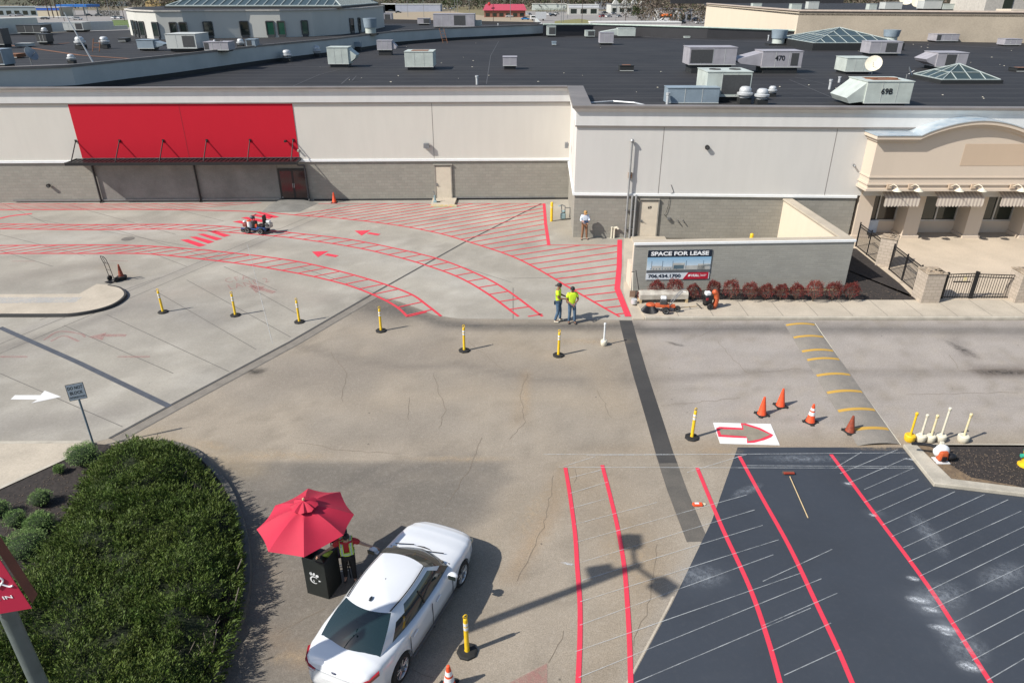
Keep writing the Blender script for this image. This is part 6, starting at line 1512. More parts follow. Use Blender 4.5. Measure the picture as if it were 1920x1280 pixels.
# ---- push broom, chalk reel, arrow board, backpack blower, hydrant ------
br = place('push_broom', 'push broom with a red-brown head lying on the fresh black sealcoat', 'broom', 1479, 890)
A, B = G(1481,893,.05), G(1515,970,.02); o_ = br.location
MB().cyl(tuple(A-o_), tuple(B-o_), .015, n=8).build('handle', M['wood'], br); MB().bb(-.16,.16,-.03,.04,.04,.085).build('head', mat('broom_red',(.28,.04,.02),.6), br, bevel=.01); MB().bb(-.17,.17,.02,.10,0,.07).build('bristles', mat('bristle',(.10,.075,.06),.9,vs=20), br)
cr_ = place('chalk_reel', 'small orange chalk line reel lying at the edge of the dark strip', 'chalk reel', 1308, 947)
MB().box((0,0,.035),(.26,.13,.07)).ball((-.06,0,.04),(.11,.075,.04),10,6).build('case', M['orange'], cr_, bevel=.015); MB().bb(-.09,.03,-.035,.035,.071,.08).build('case_label', M['reflect'], cr_); MB().lathe([(.02,0),(.045,0),(.045,.03),(.02,.03)], (.19,.03,.0), 12).build('hook_ring', M['yellowold'], cr_)
bd = thing('stencil_board', 'white sheet with a red-outlined arrow stencil lying on the asphalt', 'stencil')
q = [G(1337,792,.015), G(1445,794.5,.015), G(1462,834,.015), G(1350,831,.015)]
MB().prism([tuple(p[:2]) for p in q], .006, .018).build('sheet', mat('board_white',(.72,.72,.71),.6,var=.04), bd)
b = MB(); jag = lambda pts: [G(u+random.uniform(-.6,.6), v+random.uniform(-.6,.6)) for u, v in pts]
b.flat(jag([(1343,803),(1349,801),(1391,803),(1389,793.5),(1398,794),(1425,803),(1450,816),(1446,820),(1432,826),(1413,831),(1401,831),(1400,822),(1380,821),(1347,819)]), .021); b.build('red_overspray', M['redsolid'], bd)
b = MB(); b.flat([G(*p) for p in ((1348,805),(1394,806.5),(1392,796.5),(1420,805),(1444,815.5),(1424,824),(1403,828),(1399,819),(1352,815.5))], .024); b.build('arrow_opening', mat('board_asphalt_seen',(.30,.265,.205),.9,fine=.3), bd)
bp = place('backpack_blower', 'orange and white backpack leaf blower on the planter edge', 'leaf blower', 1762, 862, .1)
MB().box((0,-.05,.22),(.30,.24,.34),taper=.85).build('engine_cover', M['orangem'], bp, bevel=.06); MB().ball((0,.06,.30),(.25,.15,.22),14,10).build('fan_housing', M['reflect'], bp, smooth=True); MB().box((0,-.18,.16),(.14,.04,.16)).build('exhaust', M['black'], bp, bevel=.01)
MB().bb(-.2,.2,-.22,.12,0,.03).build('frame', M['reflect'], bp); MB().box((.0,.14,.52),(.12,.08,.12)).build('top_cap', M['offwhite'], bp, bevel=.02)
b = MB(); b.tube([(-.15,.1,.4),(-.3,.2,.42),(-.5,.28,.40),(-.78,.34,.38)],.05,10); b.build('blower_tube', M['black'], bp, smooth=True); b = MB(); b.ball((.30,-.02,.14),(.18,.12,.12),10,8); b.build('harness', M['black'], bp, smooth=True)
hy = place('fire_hydrant', 'yellow fire hydrant with a green bonnet in the right planter', 'fire hydrant', 1921, 872, .1)
MB().lathe([(.20,0),(.20,.04),(.13,.05),(.12,.10),(.13,.42),(.15,.44),(.15,.50)], n=18).build('barrel', M['yellow'], hy, smooth=True); gnm = mat('hydrant_green',(.03,.38,.26),.5)
MB().lathe([(.16,.50),(.16,.53),(.14,.58),(.08,.66),(.04,.68),(.04,.73),(0,.73)], n=18).build('bonnet', gnm, hy, smooth=True)
for sx in (-1,1): MB().cyl((sx*.1,0,.36),(sx*.22,0,.36),.06,n=12).build('side_outlet', gnm, hy)
MB().cyl((0,-.1,.34),(0,-.24,.34),.08,n=14).build('front_outlet', M['yellow'], hy)
# ---- bollards and gas meter in the corner --------------------------------
def bollard(u, v, h, lab, r=.085, z=0):
    t = place('bollard', lab, 'bollard', u, v, z, group='yellow steel bollards'); MB().lathe([(r,0),(r,h-.06),(r*.8,h-.02),(r*.4,h),(0,h)], n=16).build('post', M['yellow'], t, smooth=True); MB().lathe([(r+.005,h*.72),(r+.005,h*.76)], n=16).build('worn_band', M['yellowold'], t)
bollard(1034,415,1.25,'yellow bollard beside the gas meter at the inner corner')
gm = place('gas_meter', 'grey gas meter assembly with pipes in the building corner', 'gas meter', 1056, 412)
gmm = mat('meter_grey', (.24,.34,.36), .5, vs=6)
MB().box((-.02,0,.25),(.34,.26,.38)).build('meter_body', gmm, gm, bevel=.06); MB().lathe([(.13,0),(.14,.06),(.08,.12),(0,.14)],(0,0,.5),14).build('regulator', gmm, gm, smooth=True)
b = MB(); b.tube([(.1,.1,.0),(.1,.1,.85),(-.12,.1,.95),(-.12,.05,.5)],.03,8); b.tube([(.1,.1,.75),(.42,.15,.75),(.42,.2,.1)],.028,8); b.tube([(-.12,.1,.95),(-.25,.0,.9)],.025,8); b.build('pipes', M['steel'], gm, smooth=True)
MB().lathe([(.09,-.015),(.10,0),(.09,.015)],(-.26,0,.9),10).xf(Matrix.Identity(4)).build('valve', gmm, gm)
bollard(1404,478,hgt(G(1404,478),437.5),'yellow bollard peeping over the low brick wall', .1)
jk = place('standpipe_valve', 'grey standpipe valve with a black motor beside the beige service door', 'valve', 816, 383)
MB().cyl((0,0,0),(0,0,.62),.07,n=12).build('pipe', gmm, jk, smooth=True); MB().box((.02,-.08,.14),(.26,.22,.26)).build('motor', gmm, jk, bevel=.05); MB().box((.24,-.05,.12),(.2,.16,.18)).build('junction', M['black'], jk, bevel=.02); MB().tube([(0,0,.6),(-.02,0,.8),(-.12,0,.92)],.03,6).build('hose_end', M['steel'], jk)
# manhole
tag(MB().lathe([(0,0),(.36,0),(.36,.002),(0,.002)],(0,0,0),24).build('manhole_cover', M['joint2']), 'round iron manhole cover in the concrete between red stripes', 'manhole cover').location = (*G(240,448)[:2], .014)
# ---- DO NOT BLOCK sign ---------------------------------------------------
sgn = place('street_sign', 'small white DO NOT BLOCK INTERSECTION sign on a grey-blue post', 'sign', 177, 838, 0)
hs = hgt(sgn.location, 718); zt_ = hs; MB().cyl((0,0,0),(0,.0,zt_-.05),.03,n=8).build('post', mat('post_blue_grey',(.10,.15,.19),.5), sgn, smooth=True)
sgn.rotation_euler.z = R(26)
brd = MB().bb(-.24,.24,-.045,-.035,zt_-.56,zt_).build('sign_board', M['black'], sgn); MB().bb(-.225,.225,-.049,-.046,zt_-.545,zt_-.015).build('sign_face', mat('sign_face',(.72,.74,.75),.5,var=.04), brd)
fit_text('DO NOT', -.20, .20, zt_-.19, .11, M['black'], 'lettering', brd, .01, -.053); fit_text('BLOCK', -.17, .17, zt_-.36, .11, M['black'], 'lettering', brd, .01, -.053); fit_text('INTERSECTION', -.20, .20, zt_-.49, .06, M['black'], 'lettering', brd, .005, -.053)
# ---- tall lamp post with banner ------------------------------------------
LPx, LPy, LPh = -8.02, 8.02, 11.2
lp = thing('parking_lot_lamp', 'tall grey lamp post carrying a red banner at the lower left corner', 'lamp post', (LPx, LPy, 0))
MB().cyl((0,0,0),(0,0,.75),.32,n=20).build('concrete_foot', M['walk'], lp); MB().cyl((0,0,.75),(0,0,LPh),.13,.10,n=16).build('pole', mat('pole_grey',(.13,.155,.15),.45), lp, smooth=True)
hubS = G(1209,1061)
for u, v in ((1203,1023),(1155,1069),(1238,1081)):
    q = G(u,v)-hubS; a = math.atan2(q.y,q.x); L = max(.9, q.length)
    arm = MB().cyl((0,0,LPh-.1),(L*math.cos(a)*.75,L*math.sin(a)*.75,LPh-.1),.05,n=8).build('arm', M['steel'], lp)
    hd_ = MB().box((L*math.cos(a),L*math.sin(a),LPh-.1),(.56,.46,.22),rz=a,taper=.85).build('lamp_head', mat('bronze_head',(.08,.07,.06),.5), arm, bevel=.02)
bn = thing('banner', 'red banner with a white ampersand and lettering on the lamp post', 'banner', (LPx, LPy, 0), R(4))
bn.parent = None
zb_ = None
best = None
for k in range(400):
    z = 2+k*.01; v_ = proj((LPx+.35, LPy-.2, z))[1]
    if best is None or abs(v_-1143) < best[0]: best = (abs(v_-1143), z)
zb_ = best[1]
bcl = mat('banner_red', (.42,.012,.05), .6, var=.03)
xR = None
for k in range(300):
    x = -.2+k*.005; u_ = proj((LPx+x, LPy-.2, zb_))[0]
    if u_ > 55: xR = x; break
xR = xR or .35
zt_b = zb_+1.5
MB().bb(xR-.75,xR,-.205,-.195,zb_,zt_b).build('cloth', bcl, bn)
MB().add([(xR+.015,-.17,zb_+.06),(xR+.04,-.02,zb_+.1),(xR+.04,-.02,zt_b+.05),(xR+.015,-.17,zt_b)], [(0,1,2,3)]).build('rear_cloth', mat('banner_back',(.16,.05,.03),.7), bn)
MB().cyl((0,-.0,zb_+.03),(0,-.19,zb_+.03),.02).cyl((0,0,zt_b-.03),(0,-.19,zt_b-.03),.02).cyl((xR-.75,-.19,zb_+.03),(xR,-.19,zb_+.03),.012).build('bracket', M['steel'], bn)
_c = Matrix.Translation((xR,-.2,zb_)); bn.matrix_world = Matrix.Translation((LPx,LPy,0)) @ Matrix.Rotation(R(4),4,'Z') @ _c @ Matrix.Rotation(R(-9),4,'Y') @ _c.inverted()
fit_text('E IN', xR-.43, xR-.16, zb_+.27, .06, wt, 'lettering', bn, .01, -.21)
amp = MB(); pts = smooth_line([(-.31,.50),(-.22,.56),(-.14,.64),(-.17,.70),(-.235,.70),(-.25,.64),(-.19,.57),(-.11,.505),(-.05,.51)], 6)
tail = smooth_line([(-.42,.50),(-.34,.49),(-.24,.53),(-.15,.57),(-.07,.59)], 6)
amp.tube([(xR+p.x*.95,-.215,zb_+p.y) for p in pts], .014, 6); amp.build('ampersand', wt, bn)

# ================================================================== PLANTS
def leafmesh(name, pos, nrm_, size, m, shade, parent=None, elong=2.2, per=1, spread=.35, rngl=None):
    """many small pointed leaf faces; pos, nrm_: N x 3 arrays"""
    g = rngl or rng; n = len(pos); P = np.repeat(pos, per, 0); D = np.repeat(nrm_, per, 0) + g.normal(0, spread, (n*per, 3)); D /= np.linalg.norm(D, axis=1)[:,None]+1e-9
    sz = np.repeat(size, per)*g.uniform(.6, 1.3, n*per)
    Tn = np.cross(D, g.normal(0, 1, (n*per, 3))); Tn /= np.linalg.norm(Tn, axis=1)[:,None]+1e-9
    off = g.normal(0, 1, (n*per, 3))*sz[:,None]*.25
    a = P+off; tip = a + D*(sz*elong)[:,None]; mid = a + D*(sz*elong*.45)[:,None]
    L = mid + Tn*(sz*.32)[:,None]; R__ = mid - Tn*(sz*.32)[:,None]
    V = np.stack([a, L, tip, R__], 1).reshape(-1, 3); N = n*per
    me = bpy.data.meshes.new(name); me.vertices.add(4*N); me.vertices.foreach_set('co', V.astype(np.float32).ravel())
    me.loops.add(4*N); me.loops.foreach_set('vertex_index', np.arange(4*N, dtype=np.int32)); me.polygons.add(N)
    me.polygons.foreach_set('loop_start', np.arange(0, 4*N, 4, dtype=np.int32)); me.polygons.foreach_set('loop_total', np.full(N, 4, dtype=np.int32))
    me.update(); me.validate()
    sh_ = np.repeat(shade, per)*g.uniform(.75, 1.25, N); c = np.repeat(np.c_[sh_, sh_*g.uniform(.92,1.08,N), sh_*.95, np.ones(N)], 4, 0)
    at = me.color_attributes.new('wear', 'FLOAT_COLOR', 'POINT'); at.data.foreach_set('color', c.astype(np.float32).ravel())
    me.materials.append(m); o = bpy.data.objects.new(name, me); COL.objects.link(o)
    if parent: o.parent = parent
    return o
# ---- spreading juniper ---------------------------------------------------
jpx = [(215,816),(250,806),(290,812),(330,826),(372,858),(400,895),(428,935),(441,975),(447,1040),(447,1080),(440,1130),(428,1180),(412,1225),(396,1290),(380,1380),(250,1500),(0,1500),(-160,1400),(-120,1250),(-60,1140),(20,1065),(62,1020),(92,978),(122,935),(140,895),(160,855)]
jp = np.array([G(u, v, .9)[:2] for u, v in jpx]); jp = jp.mean(0) + (jp-jp.mean(0))*np.array([.945,.985])
def inside(P, poly):
    x, y = P[:,0], P[:,1]; r = np.zeros(len(P), bool); n = len(poly)
    for i in range(n):
        x0, y0 = poly[i]; x1, y1 = poly[(i+1)%n]
        c = ((y0 > y) != (y1 > y)) & (x < (x1-x0)*(y-y0)/(y1-y0+1e-12)+x0); r ^= c
    return r
def edge_dist(P, poly):
    d = np.full(len(P), 1e9)
    for i in range(len(poly)):
        a = poly[i]; b_ = poly[(i+1)%len(poly)]; ab = b_-a; t = np.clip(((P-a)@ab)/(ab@ab+1e-9), 0, 1); d = np.minimum(d, np.hypot(*(P-a-t[:,None]*ab).T))
    return d
lo, hi = jp.min(0), jp.max(0)
def jheight(P):
    d = edge_dist(P, jp); return .40 + .72*np.sqrt(np.clip(d/1.0, 0, 1)) + .22*(fbm(P, .9, 51)-.5)*2 + .16*(vnoise(P, 2.2, 57)-.5)*2
jr = thing('juniper_bush', 'huge dark green spreading juniper filling the lower left planting bed', 'bush', (0,0,0))
bare = np.array([G(372,1160,1.0)[:2], G(345,1205,1.0)[:2], G(210,1195,1.0)[:2], G(333,915,1.0)[:2]])
Q = rng.uniform(lo, hi, (15500, 2)); Q = Q[inside(Q, jp)]
bm_ = np.min(np.stack([np.hypot(*(Q-c).T)/r for c, r in zip(bare, (.38,.3,.3,.22))]), 0); Q = Q[(bm_ > 1) | (rng.random(len(Q)) < .25)]
gap = vnoise(Q, 1.9, 71); Q = Q[(gap > .30) | (rng.random(len(Q)) < .35)]
eps = .08; h = jheight(Q); gx = (jheight(Q+[eps,0])-jheight(Q-[eps,0]))/(2*eps); gy = (jheight(Q+[0,eps])-jheight(Q-[0,eps]))/(2*eps)
lean = vnoise(Q, .8, 61)*2*np.pi; rl_ = rng.uniform(0, 2*np.pi, len(Q))
D = np.c_[-gx*.5+.3*np.cos(lean)+.3*np.cos(rl_), -gy*.5+.3*np.sin(lean)+.3*np.sin(rl_), np.full(len(Q), .8)]; D /= np.linalg.norm(D, axis=1)[:,None]
Lp = rng.uniform(.20,.42,len(Q)); tone = .60 + .75*rng.random(len(Q)); base = np.c_[Q, h-Lp*.9+rng.normal(0,.05,len(Q))]
ax = []; axd = []; axs = []; tn = []
for k in range(26):      # each plume: sprays spread along a leaning axis, fat low down and pointed at the tip
    f = rng.random(len(Q))**.8; rad_ = (.105*(1-f)+.012)*rng.random(len(Q))**.5; th = rng.uniform(0, 2*np.pi, len(Q))
    out = np.c_[np.cos(th), np.sin(th), np.zeros(len(Q))]
    ax.append(base + D*(Lp*f)[:,None] + out*rad_[:,None]); axd.append(D + out*.65 + rng.normal(0,.2,D.shape)); axs.append(np.full(len(Q), .027)); tn.append(tone)
leafmesh('foliage', np.concatenate(ax), np.concatenate(axd), np.concatenate(axs), M['juniper'], np.concatenate(tn), jr, elong=2.6, per=1, spread=.2)
# pointed shoots round the rim
rim_p = []; rim_d = []
for i in range(len(jp)):
    a, c = jp[i], jp[(i+1)%len(jp)]; L = np.hypot(*(c-a)); n_ = np.array([-(c-a)[1], (c-a)[0]])/L
    for _ in range(int(L*30)):
        t_ = rng.random(); p = a+(c-a)*t_; s_ = rng.uniform(.0,.35)
        dirn = np.array([*(n_*rng.uniform(.4,1.)*(1)), rng.uniform(.1,.8)]); zz = rng.uniform(.1,.6)
        for k in range(7): rim_p.append([*(p-n_*s_*0 + dirn[:2]*.034*k), zz+dirn[2]*.034*k]); rim_d.append(dirn)
rim_p = np.array(rim_p); rim_d = np.array(rim_d)
area2 = sum(jp[i][0]*jp[(i+1)%len(jp)][1]-jp[(i+1)%len(jp)][0]*jp[i][1] for i in range(len(jp)))
if area2 > 0: rim_p[:, :2] = rim_p[:, :2]; rim_d[:, :2] *= 1
leafmesh('rim_shoots', rim_p, rim_d, np.full(len(rim_p), .036), M['juniper'], np.full(len(rim_p), 1.0), jr, elong=2.8, per=2, spread=.3)
b = MB()
for i in range(170):
    p = Vector((*rng.uniform(lo, hi), .1)); 
    if not inside(np.array([p[:2]]), jp)[0]: continue
    q = p + Vector((random.uniform(-.5,.5), random.uniform(-.5,.5), random.uniform(.4,.75))); b.cyl(p, q, .03, .012, n=5)
for c in bare:
    for i in range(16):
        p = Vector((c[0]+random.uniform(-.3,.3), c[1]+random.uniform(-.3,.3), .35)); a = random.uniform(0,6.28); q = p+Vector((.3*math.cos(a),.3*math.sin(a),random.uniform(.2,.55))); b.cyl(p, q, .014, .006, n=4)
b.build('branches', mat('grey_branch', (.17,.145,.12), .9, vs=8), jr)
P_ = jp*.97 + jp.mean(0)*.03
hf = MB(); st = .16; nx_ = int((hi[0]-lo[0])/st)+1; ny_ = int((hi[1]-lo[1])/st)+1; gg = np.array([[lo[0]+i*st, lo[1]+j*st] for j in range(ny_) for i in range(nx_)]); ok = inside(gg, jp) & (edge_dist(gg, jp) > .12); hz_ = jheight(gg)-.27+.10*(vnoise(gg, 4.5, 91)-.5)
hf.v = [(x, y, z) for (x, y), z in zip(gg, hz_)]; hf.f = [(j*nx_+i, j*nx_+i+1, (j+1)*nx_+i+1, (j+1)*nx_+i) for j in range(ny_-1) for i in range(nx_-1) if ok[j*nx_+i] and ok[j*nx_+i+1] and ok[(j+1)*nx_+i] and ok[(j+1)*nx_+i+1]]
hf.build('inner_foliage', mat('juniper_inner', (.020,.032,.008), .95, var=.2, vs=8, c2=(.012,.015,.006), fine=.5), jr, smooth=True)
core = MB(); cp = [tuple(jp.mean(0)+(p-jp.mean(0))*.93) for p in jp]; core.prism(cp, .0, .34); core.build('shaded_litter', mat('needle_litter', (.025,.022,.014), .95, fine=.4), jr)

def shrub(name, lab, cat, grp, loc, r, hgt_, m, n, size, tone_=1.0, stems=True, seed=1, squash=1.0, elong=1.6, per=2):
    g = np.random.default_rng(seed); t = thing(name, lab, cat, loc, g.uniform(0,6), grp)
    d = g.normal(0,1,(n,3)); d /= np.linalg.norm(d,axis=1)[:,None]; d[:,2] = np.where(d[:,2] < -.35, -d[:,2], d[:,2])
    lump = 1 + .16*np.sin(d[:,0]*5+seed)*np.cos(d[:,1]*4+seed*2) + .08*g.normal(0,1,n)
    rad = (.72+.28*g.random(n)**.4)*lump
    pos = d*rad[:,None]*np.array([r, r*squash, hgt_/2]) + np.array([0,0,hgt_*.5])
    leafmesh('foliage', pos, d*1.0+np.array([0,0,.3]), np.full(n, size), m, tone_*(.7+.5*g.random(n)), t, elong=elong, per=per, spread=.6, rngl=g)
    if stems:
        b = MB()
        for i in range(9):
            a = g.uniform(0,6.28); b.cyl((0,0,0),(r*.7*math.cos(a),r*.7*math.sin(a),hgt_*g.uniform(.5,.85)),.012,.005,n=4)
        b.build('stems', M['bark'], t)
    return t
reds = [(1202,566,.22,.45,'small brown dying shrub beside the shovel, leftmost of the row'),(1231,561,.44,.80,'dark red shrub behind the left end of the white spreader box'),(1265,561,.50,.86,'large dark red shrub behind the sweeper engine'),(1300,566,.42,.75,'red shrub behind the sweeper handlebar'),
        (1337,561,.40,.78,'red shrub partly hidden behind the orange wheeled blower'),(1370,564,.48,.90,'tall red shrub just right of the orange wheeled blower'),(1407,565,.48,.78,'wide red shrub, second to the right of the blower'),(1437,565,.42,.72,'red shrub third to the right of the blower'),
        (1465,565,.40,.72,'small brownish red shrub in the middle of the row'),(1493,565,.42,.74,'red shrub left of the brightest one in the row'),(1526,567,.50,.92,'brightest and tallest red shrub, third from the right end'),(1562,566,.46,.84,'brownish red shrub second from the right end'),(1596,565,.46,.80,'rightmost shrub of the row, greenish red, by the wall corner')]
for i, (u, v, r, h_, lab) in enumerate(reds):
    p = G(u, v, KH); shrub('red_shrub', lab, 'shrub', 'red shrubs along the low wall', (p.x, min(p.y+.15,31.1), KH), r*.74, h_*1.05, M['redleaf'], 1100 if i else 260, .036, (.9,1.1,1.15,.9,.95,1.1,1,.95,.85,1,1.25,.9,.85)[i], seed=10+i)
boxes = [(160,868,.46,.62,'rounded light green boxwood at the top edge of the juniper by the sign post'),(113,886,.15,.26,'smallest light green boxwood, alone on the dark mulch'),(80,946,.29,.46,'light green boxwood with a bare dark patch on its side'),(2,966,.29,.46,'light green boxwood cut by the left edge of the photo'),
         (34,985,.28,.46,'egg-shaped light green boxwood left of the juniper'),(80,996,.36,.55,'light green boxwood half swallowed by the juniper below the patchy one'),(55,1040,.50,.65,'lowest large light green boxwood against the juniper'),(2,1028,.2,.35,'small light green boxwood at the left edge above the banner')]
for i, (u, v, r, h_, lab) in enumerate(boxes):
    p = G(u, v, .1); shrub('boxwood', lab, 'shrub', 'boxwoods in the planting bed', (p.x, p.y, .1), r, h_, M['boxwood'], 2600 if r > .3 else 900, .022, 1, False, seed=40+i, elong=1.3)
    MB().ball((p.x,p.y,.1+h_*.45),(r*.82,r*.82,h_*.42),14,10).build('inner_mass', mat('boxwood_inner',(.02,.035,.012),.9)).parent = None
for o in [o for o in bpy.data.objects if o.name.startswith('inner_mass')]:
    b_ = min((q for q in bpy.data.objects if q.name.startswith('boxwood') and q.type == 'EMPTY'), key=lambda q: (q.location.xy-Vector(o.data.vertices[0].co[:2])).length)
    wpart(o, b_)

# ---- patio fence, gates, stone pillars -----------------------------------
def pillar(u, v, w_, h_, lab, rz=0, side=None):
    t = place('stone_pillar', lab, 'pillar', u, v, KH, rz, 'stone pillars of the patio fence')
    MB().bb(-w_/2,w_/2,-w_/2,w_/2,0,h_).build('shaft', side or M['stone'], t)
    b = MB(); rr2 = random.Random(int(u))
    b.bb(-w_/2-.04,w_/2+.04,-w_/2-.04,w_/2+.04,h_,h_+.05)
    for i in range(9):
        x, y = rr2.uniform(-.3,.3), rr2.uniform(-.3,.3); b.box((x,y,h_+.07),(rr2.uniform(.15,.28),rr2.uniform(.12,.22),.08),rr2.random()*3)
    b.build('capstones', M['stonecap'], t, bevel=.015); return t
pl1 = pillar(1657,496,.72,1.5,'stone pillar with a smooth tan side behind the low wall corner', R(-35), None)
MB().bb(-.372,-.361,-.36,.36,0,1.49).build('smooth_side', M['cream'], pl1)
b = MB(); b.cyl((-.39,.1,.35),(-.372,.1,.35),.05).cyl((-.39,-.06,.35),(-.372,-.06,.35),.05); b.build('vent_holes', M['black'], pl1)
pillar(1734,561,.85,1.4,'stone pillar between the angled fence and the black gates', 0)
pillar(1908,561,.85,1.4,'stone pillar right of the black gates at the photo edge', 0)
pillar(1990,561,.85,1.4,'stone pillar beyond the right edge', 0)
def fence(name, A, B, h_, lab, cat='fence', posts=(0,.5,1), big=False, arch=0, grp='black picket fences around the patio'):
    A = Vector(A); B = Vector(B); L = (B-A).length; t = thing(name, lab, cat, (A.x, A.y, KH), math.atan2((B-A).y,(B-A).x), grp)
    n = int(L/.115); p = MB(); zt = lambda x: h_+arch*(x/L)
    for i in range(1, n): x = L*i/n; p.box((x,0,zt(x)/2),(.018,.018,zt(x)-.08))
    p.build('pickets', M['black'], t)
    r = MB()
    for dz in (0,-.14): r.add([(0,-.018,zt(0)+dz),(L,-.018,zt(L)+dz),(L,.018,zt(L)+dz),(0,.018,zt(0)+dz),(0,-.018,zt(0)+dz-.035),(L,-.018,zt(L)+dz-.035),(L,.018,zt(L)+dz-.035),(0,.018,zt(0)+dz-.035)], [(0,1,2,3),(7,6,5,4),(0,4,5,1),(2,6,7,3)])
    r.build('rail', M['black'], t); MB().bb(0,L,-.018,.018,.08,.115).build('rail', M['black'], t)
    for k in posts: MB().box((L*k,0,(zt(L*k)+.08)/2),(.08 if big else .055,.08 if big else .055,zt(L*k)+.1)).build('post', M['black'], t)
    return t
fA, fB, fC, fD = G(1597,470,KH), G(1646,500,KH), G(1670,508,KH), G(1716,548,KH)
fence('picket_fence', G(1604,463,KH)[:2], G(1646,497,KH)[:2], 1.35, 'black picket fence from the storefront to the tan-sided pillar')
fence('picket_fence', G(1666,507,KH)[:2], G(1716,550,KH)[:2], 1.35, 'black picket fence between the two stone pillars')
g0, g1, g2 = G(1752,560,KH), G(1818,560,KH), G(1888,560,KH)
fence('gate', g0[:2], (g1.x-.03,g1.y), 1.22, 'left leaf of the black patio gate with a latch bar', 'gate', (.2,1), True, .06, 'patio gates')
fence('gate', (g1.x+.06,g1.y), g2[:2], 1.25, 'right leaf of the black patio gate beside the right pillar', 'gate', (0,), True, -.06, 'patio gates')
t = thing('gate_latch', 'black latch bar with a small yellow tag on the patio gate', 'latch', (g1.x-.75,g1.y-.06,KH+.85)); MB().bb(-.3,.5,-.02,.02,0,.05).build('bar', M['black'], t); MB().bb(.12,.27,-.03,-.021,.08,.26).build('yellow_tag', M['yellowold'], t)

# ================================================================== ROOFTOP EQUIPMENT
def unit_dims(u0, u1, vb, vt, z):
    A, B = G(u0, vb, z), G(u1, vb, z); return (A+B)/2, (B-A).length, hgt((A+B)/2, vt)
RG = 'rooftop air units'
def hvac(lab, u0, u1, vb, vt, z=zr, m='hvac_white', dep=None, yaw=0, grille=None, hood=0, ped=.28, rust=False, fans=0, text=None, name='rooftop_unit', panels=2, drop=(.62,.45)):
    c, w_, h_ = unit_dims(u0, u1, vb, vt, z); dep = dep or max(1.2, w_*.75)
    t = thing(name, lab, 'air unit', (c.x, c.y, z), R(yaw), RG); mt = M[m]
    ph = h_*ped*.6
    MB().bb(-w_*.42,w_*.42,.1,dep-.1,0,ph).build('curb', M['curbblk'], t)
    b = MB().bb(-w_/2,w_/2,0,dep,ph,h_); b.build('casing', mt, t, bevel=.02)
    MB().bb(-w_/2-.03,w_/2+.03,-.03,dep+.03,h_+.001,h_+.045).build('lid', mt, t)
    if grille:
        a, c_ = grille; MB().bb(-w_/2+w_*a,-w_/2+w_*c_,-.015,-.002,ph+(h_-ph)*.12,h_-(h_-ph)*.1).build('grille', M['hvac_dark'], t)
    s_ = MB()
    for k in range(1, panels+1): s_.bb(-w_/2+w_*k/(panels+1),-w_/2+w_*k/(panels+1)+.03,-.012,-.001,ph,h_)
    s_.bb(-w_/2,w_/2,-.014,-.001,ph,ph+.05); s_.build('panel_joints', M['greywall'], t)
    for k in range(fans):
        x = -w_/2+w_*(k+.6)/(fans+.2); MB().lathe([(.0,.0),(.32*min(1,w_/2.4),0),(.36*min(1,w_/2.4),.05),(.36*min(1,w_/2.4),.0)],(x,dep*.5,h_+.046),16).build('fan', M['rust'] if rust else M['hvac_dark'], t)
    if hood:
        sx = -1 if hood < 0 else 1; e = abs(hood); x0 = sx*w_/2
        MB().add([(x0,.1,h_*.95),(x0+sx*e,.1,h_*drop[0]),(x0+sx*e*.8,.1,h_*drop[1]),(x0,.1,ph+.1),(x0,dep-.1,h_*.95),(x0+sx*e,dep-.1,h_*drop[0]),(x0+sx*e*.8,dep-.1,h_*drop[1]),(x0,dep-.1,ph+.1)], [(0,1,2,3),(4,7,6,5),(0,4,5,1),(1,5,6,2),(2,6,7,3)]).build('intake_hood', mt, t)
    if text:
        tt = text_mb(text, h_*.32, .004, .008).xf(Matrix.Translation((-w_*.18,-.02,ph+(h_-ph)*.45)) @ UP); tt.build('painted_number', M['black'], t)
    if rust: MB().bb(-w_*.3,w_*.3,dep*.2,dep*.8,h_+.046,h_+.06).build('rusty_top', M['rust'], t)
    return t
hvac('large greenish-white rooftop unit alone on the roof near the parapet, above the plain wall', 760,813,132,98, dep=2.6, rust=True)
hvac('small lavender-grey rooftop unit standing alone right of the greenish-white one', 943,969,131,108, m='hvac_grey', dep=1.3, panels=1, ped=.5)
hvac('greenish-white rooftop unit with a duct on its right side near the diagonal parapet', 616,655,127,90, dep=1.8, hood=.7)
hvac('grey rooftop cooler unit with a slanted hood on stilts by the diagonal wall', 708,736,104,77, m='hvac_grey', hood=.5, ped=.6)
hvac('small blue-grey rooftop box on legs by the diagonal wall', 663,677,97,80, m='hvac_blue', ped=.9, dep=.8, panels=0)
hvac('small dark-fronted rooftop unit beside the end of the diagonal wall', 1025,1042,70,50, grille=(.25,.95), panels=0)
hvac('tiny grey-blue rooftop box in front of the dark-fronted unit', 1035,1043,86,79, m='hvac_blue', panels=0, dep=.8)
hvac('small rooftop unit with a black front in the middle of the far roof', 1097,1115,71,58, grille=(.3,.95), panels=0)
hvac('narrow rust-stained rooftop unit in front of the wedge-shaped one', 1124,1150,85,62, m='hvac_grey', dep=1.6)
hvac('white wedge-shaped rooftop unit with sloping hood at the far roof edge', 1158,1191,71,54, hood=-2.6, panels=1)
hvac('large lavender rooftop unit with dark left side, raised on a pedestal', 1289,1377,138,90, m='hvac_grey', grille=(.03,.5), ped=.55, panels=3, dep=2.4)
hvac('lavender rooftop unit with a white hood sloping out at its left', 1425,1500,138,97, m='hvac_grey', grille=(.72,.9), ped=.45, hood=-2.2, dep=2.2, text='470')
hvac('greenish-white rooftop unit with a big grille, behind the flat blue box', 1321,1404,191,136, grille=(.35,.97), fans=2, dep=2.6, rust=False)
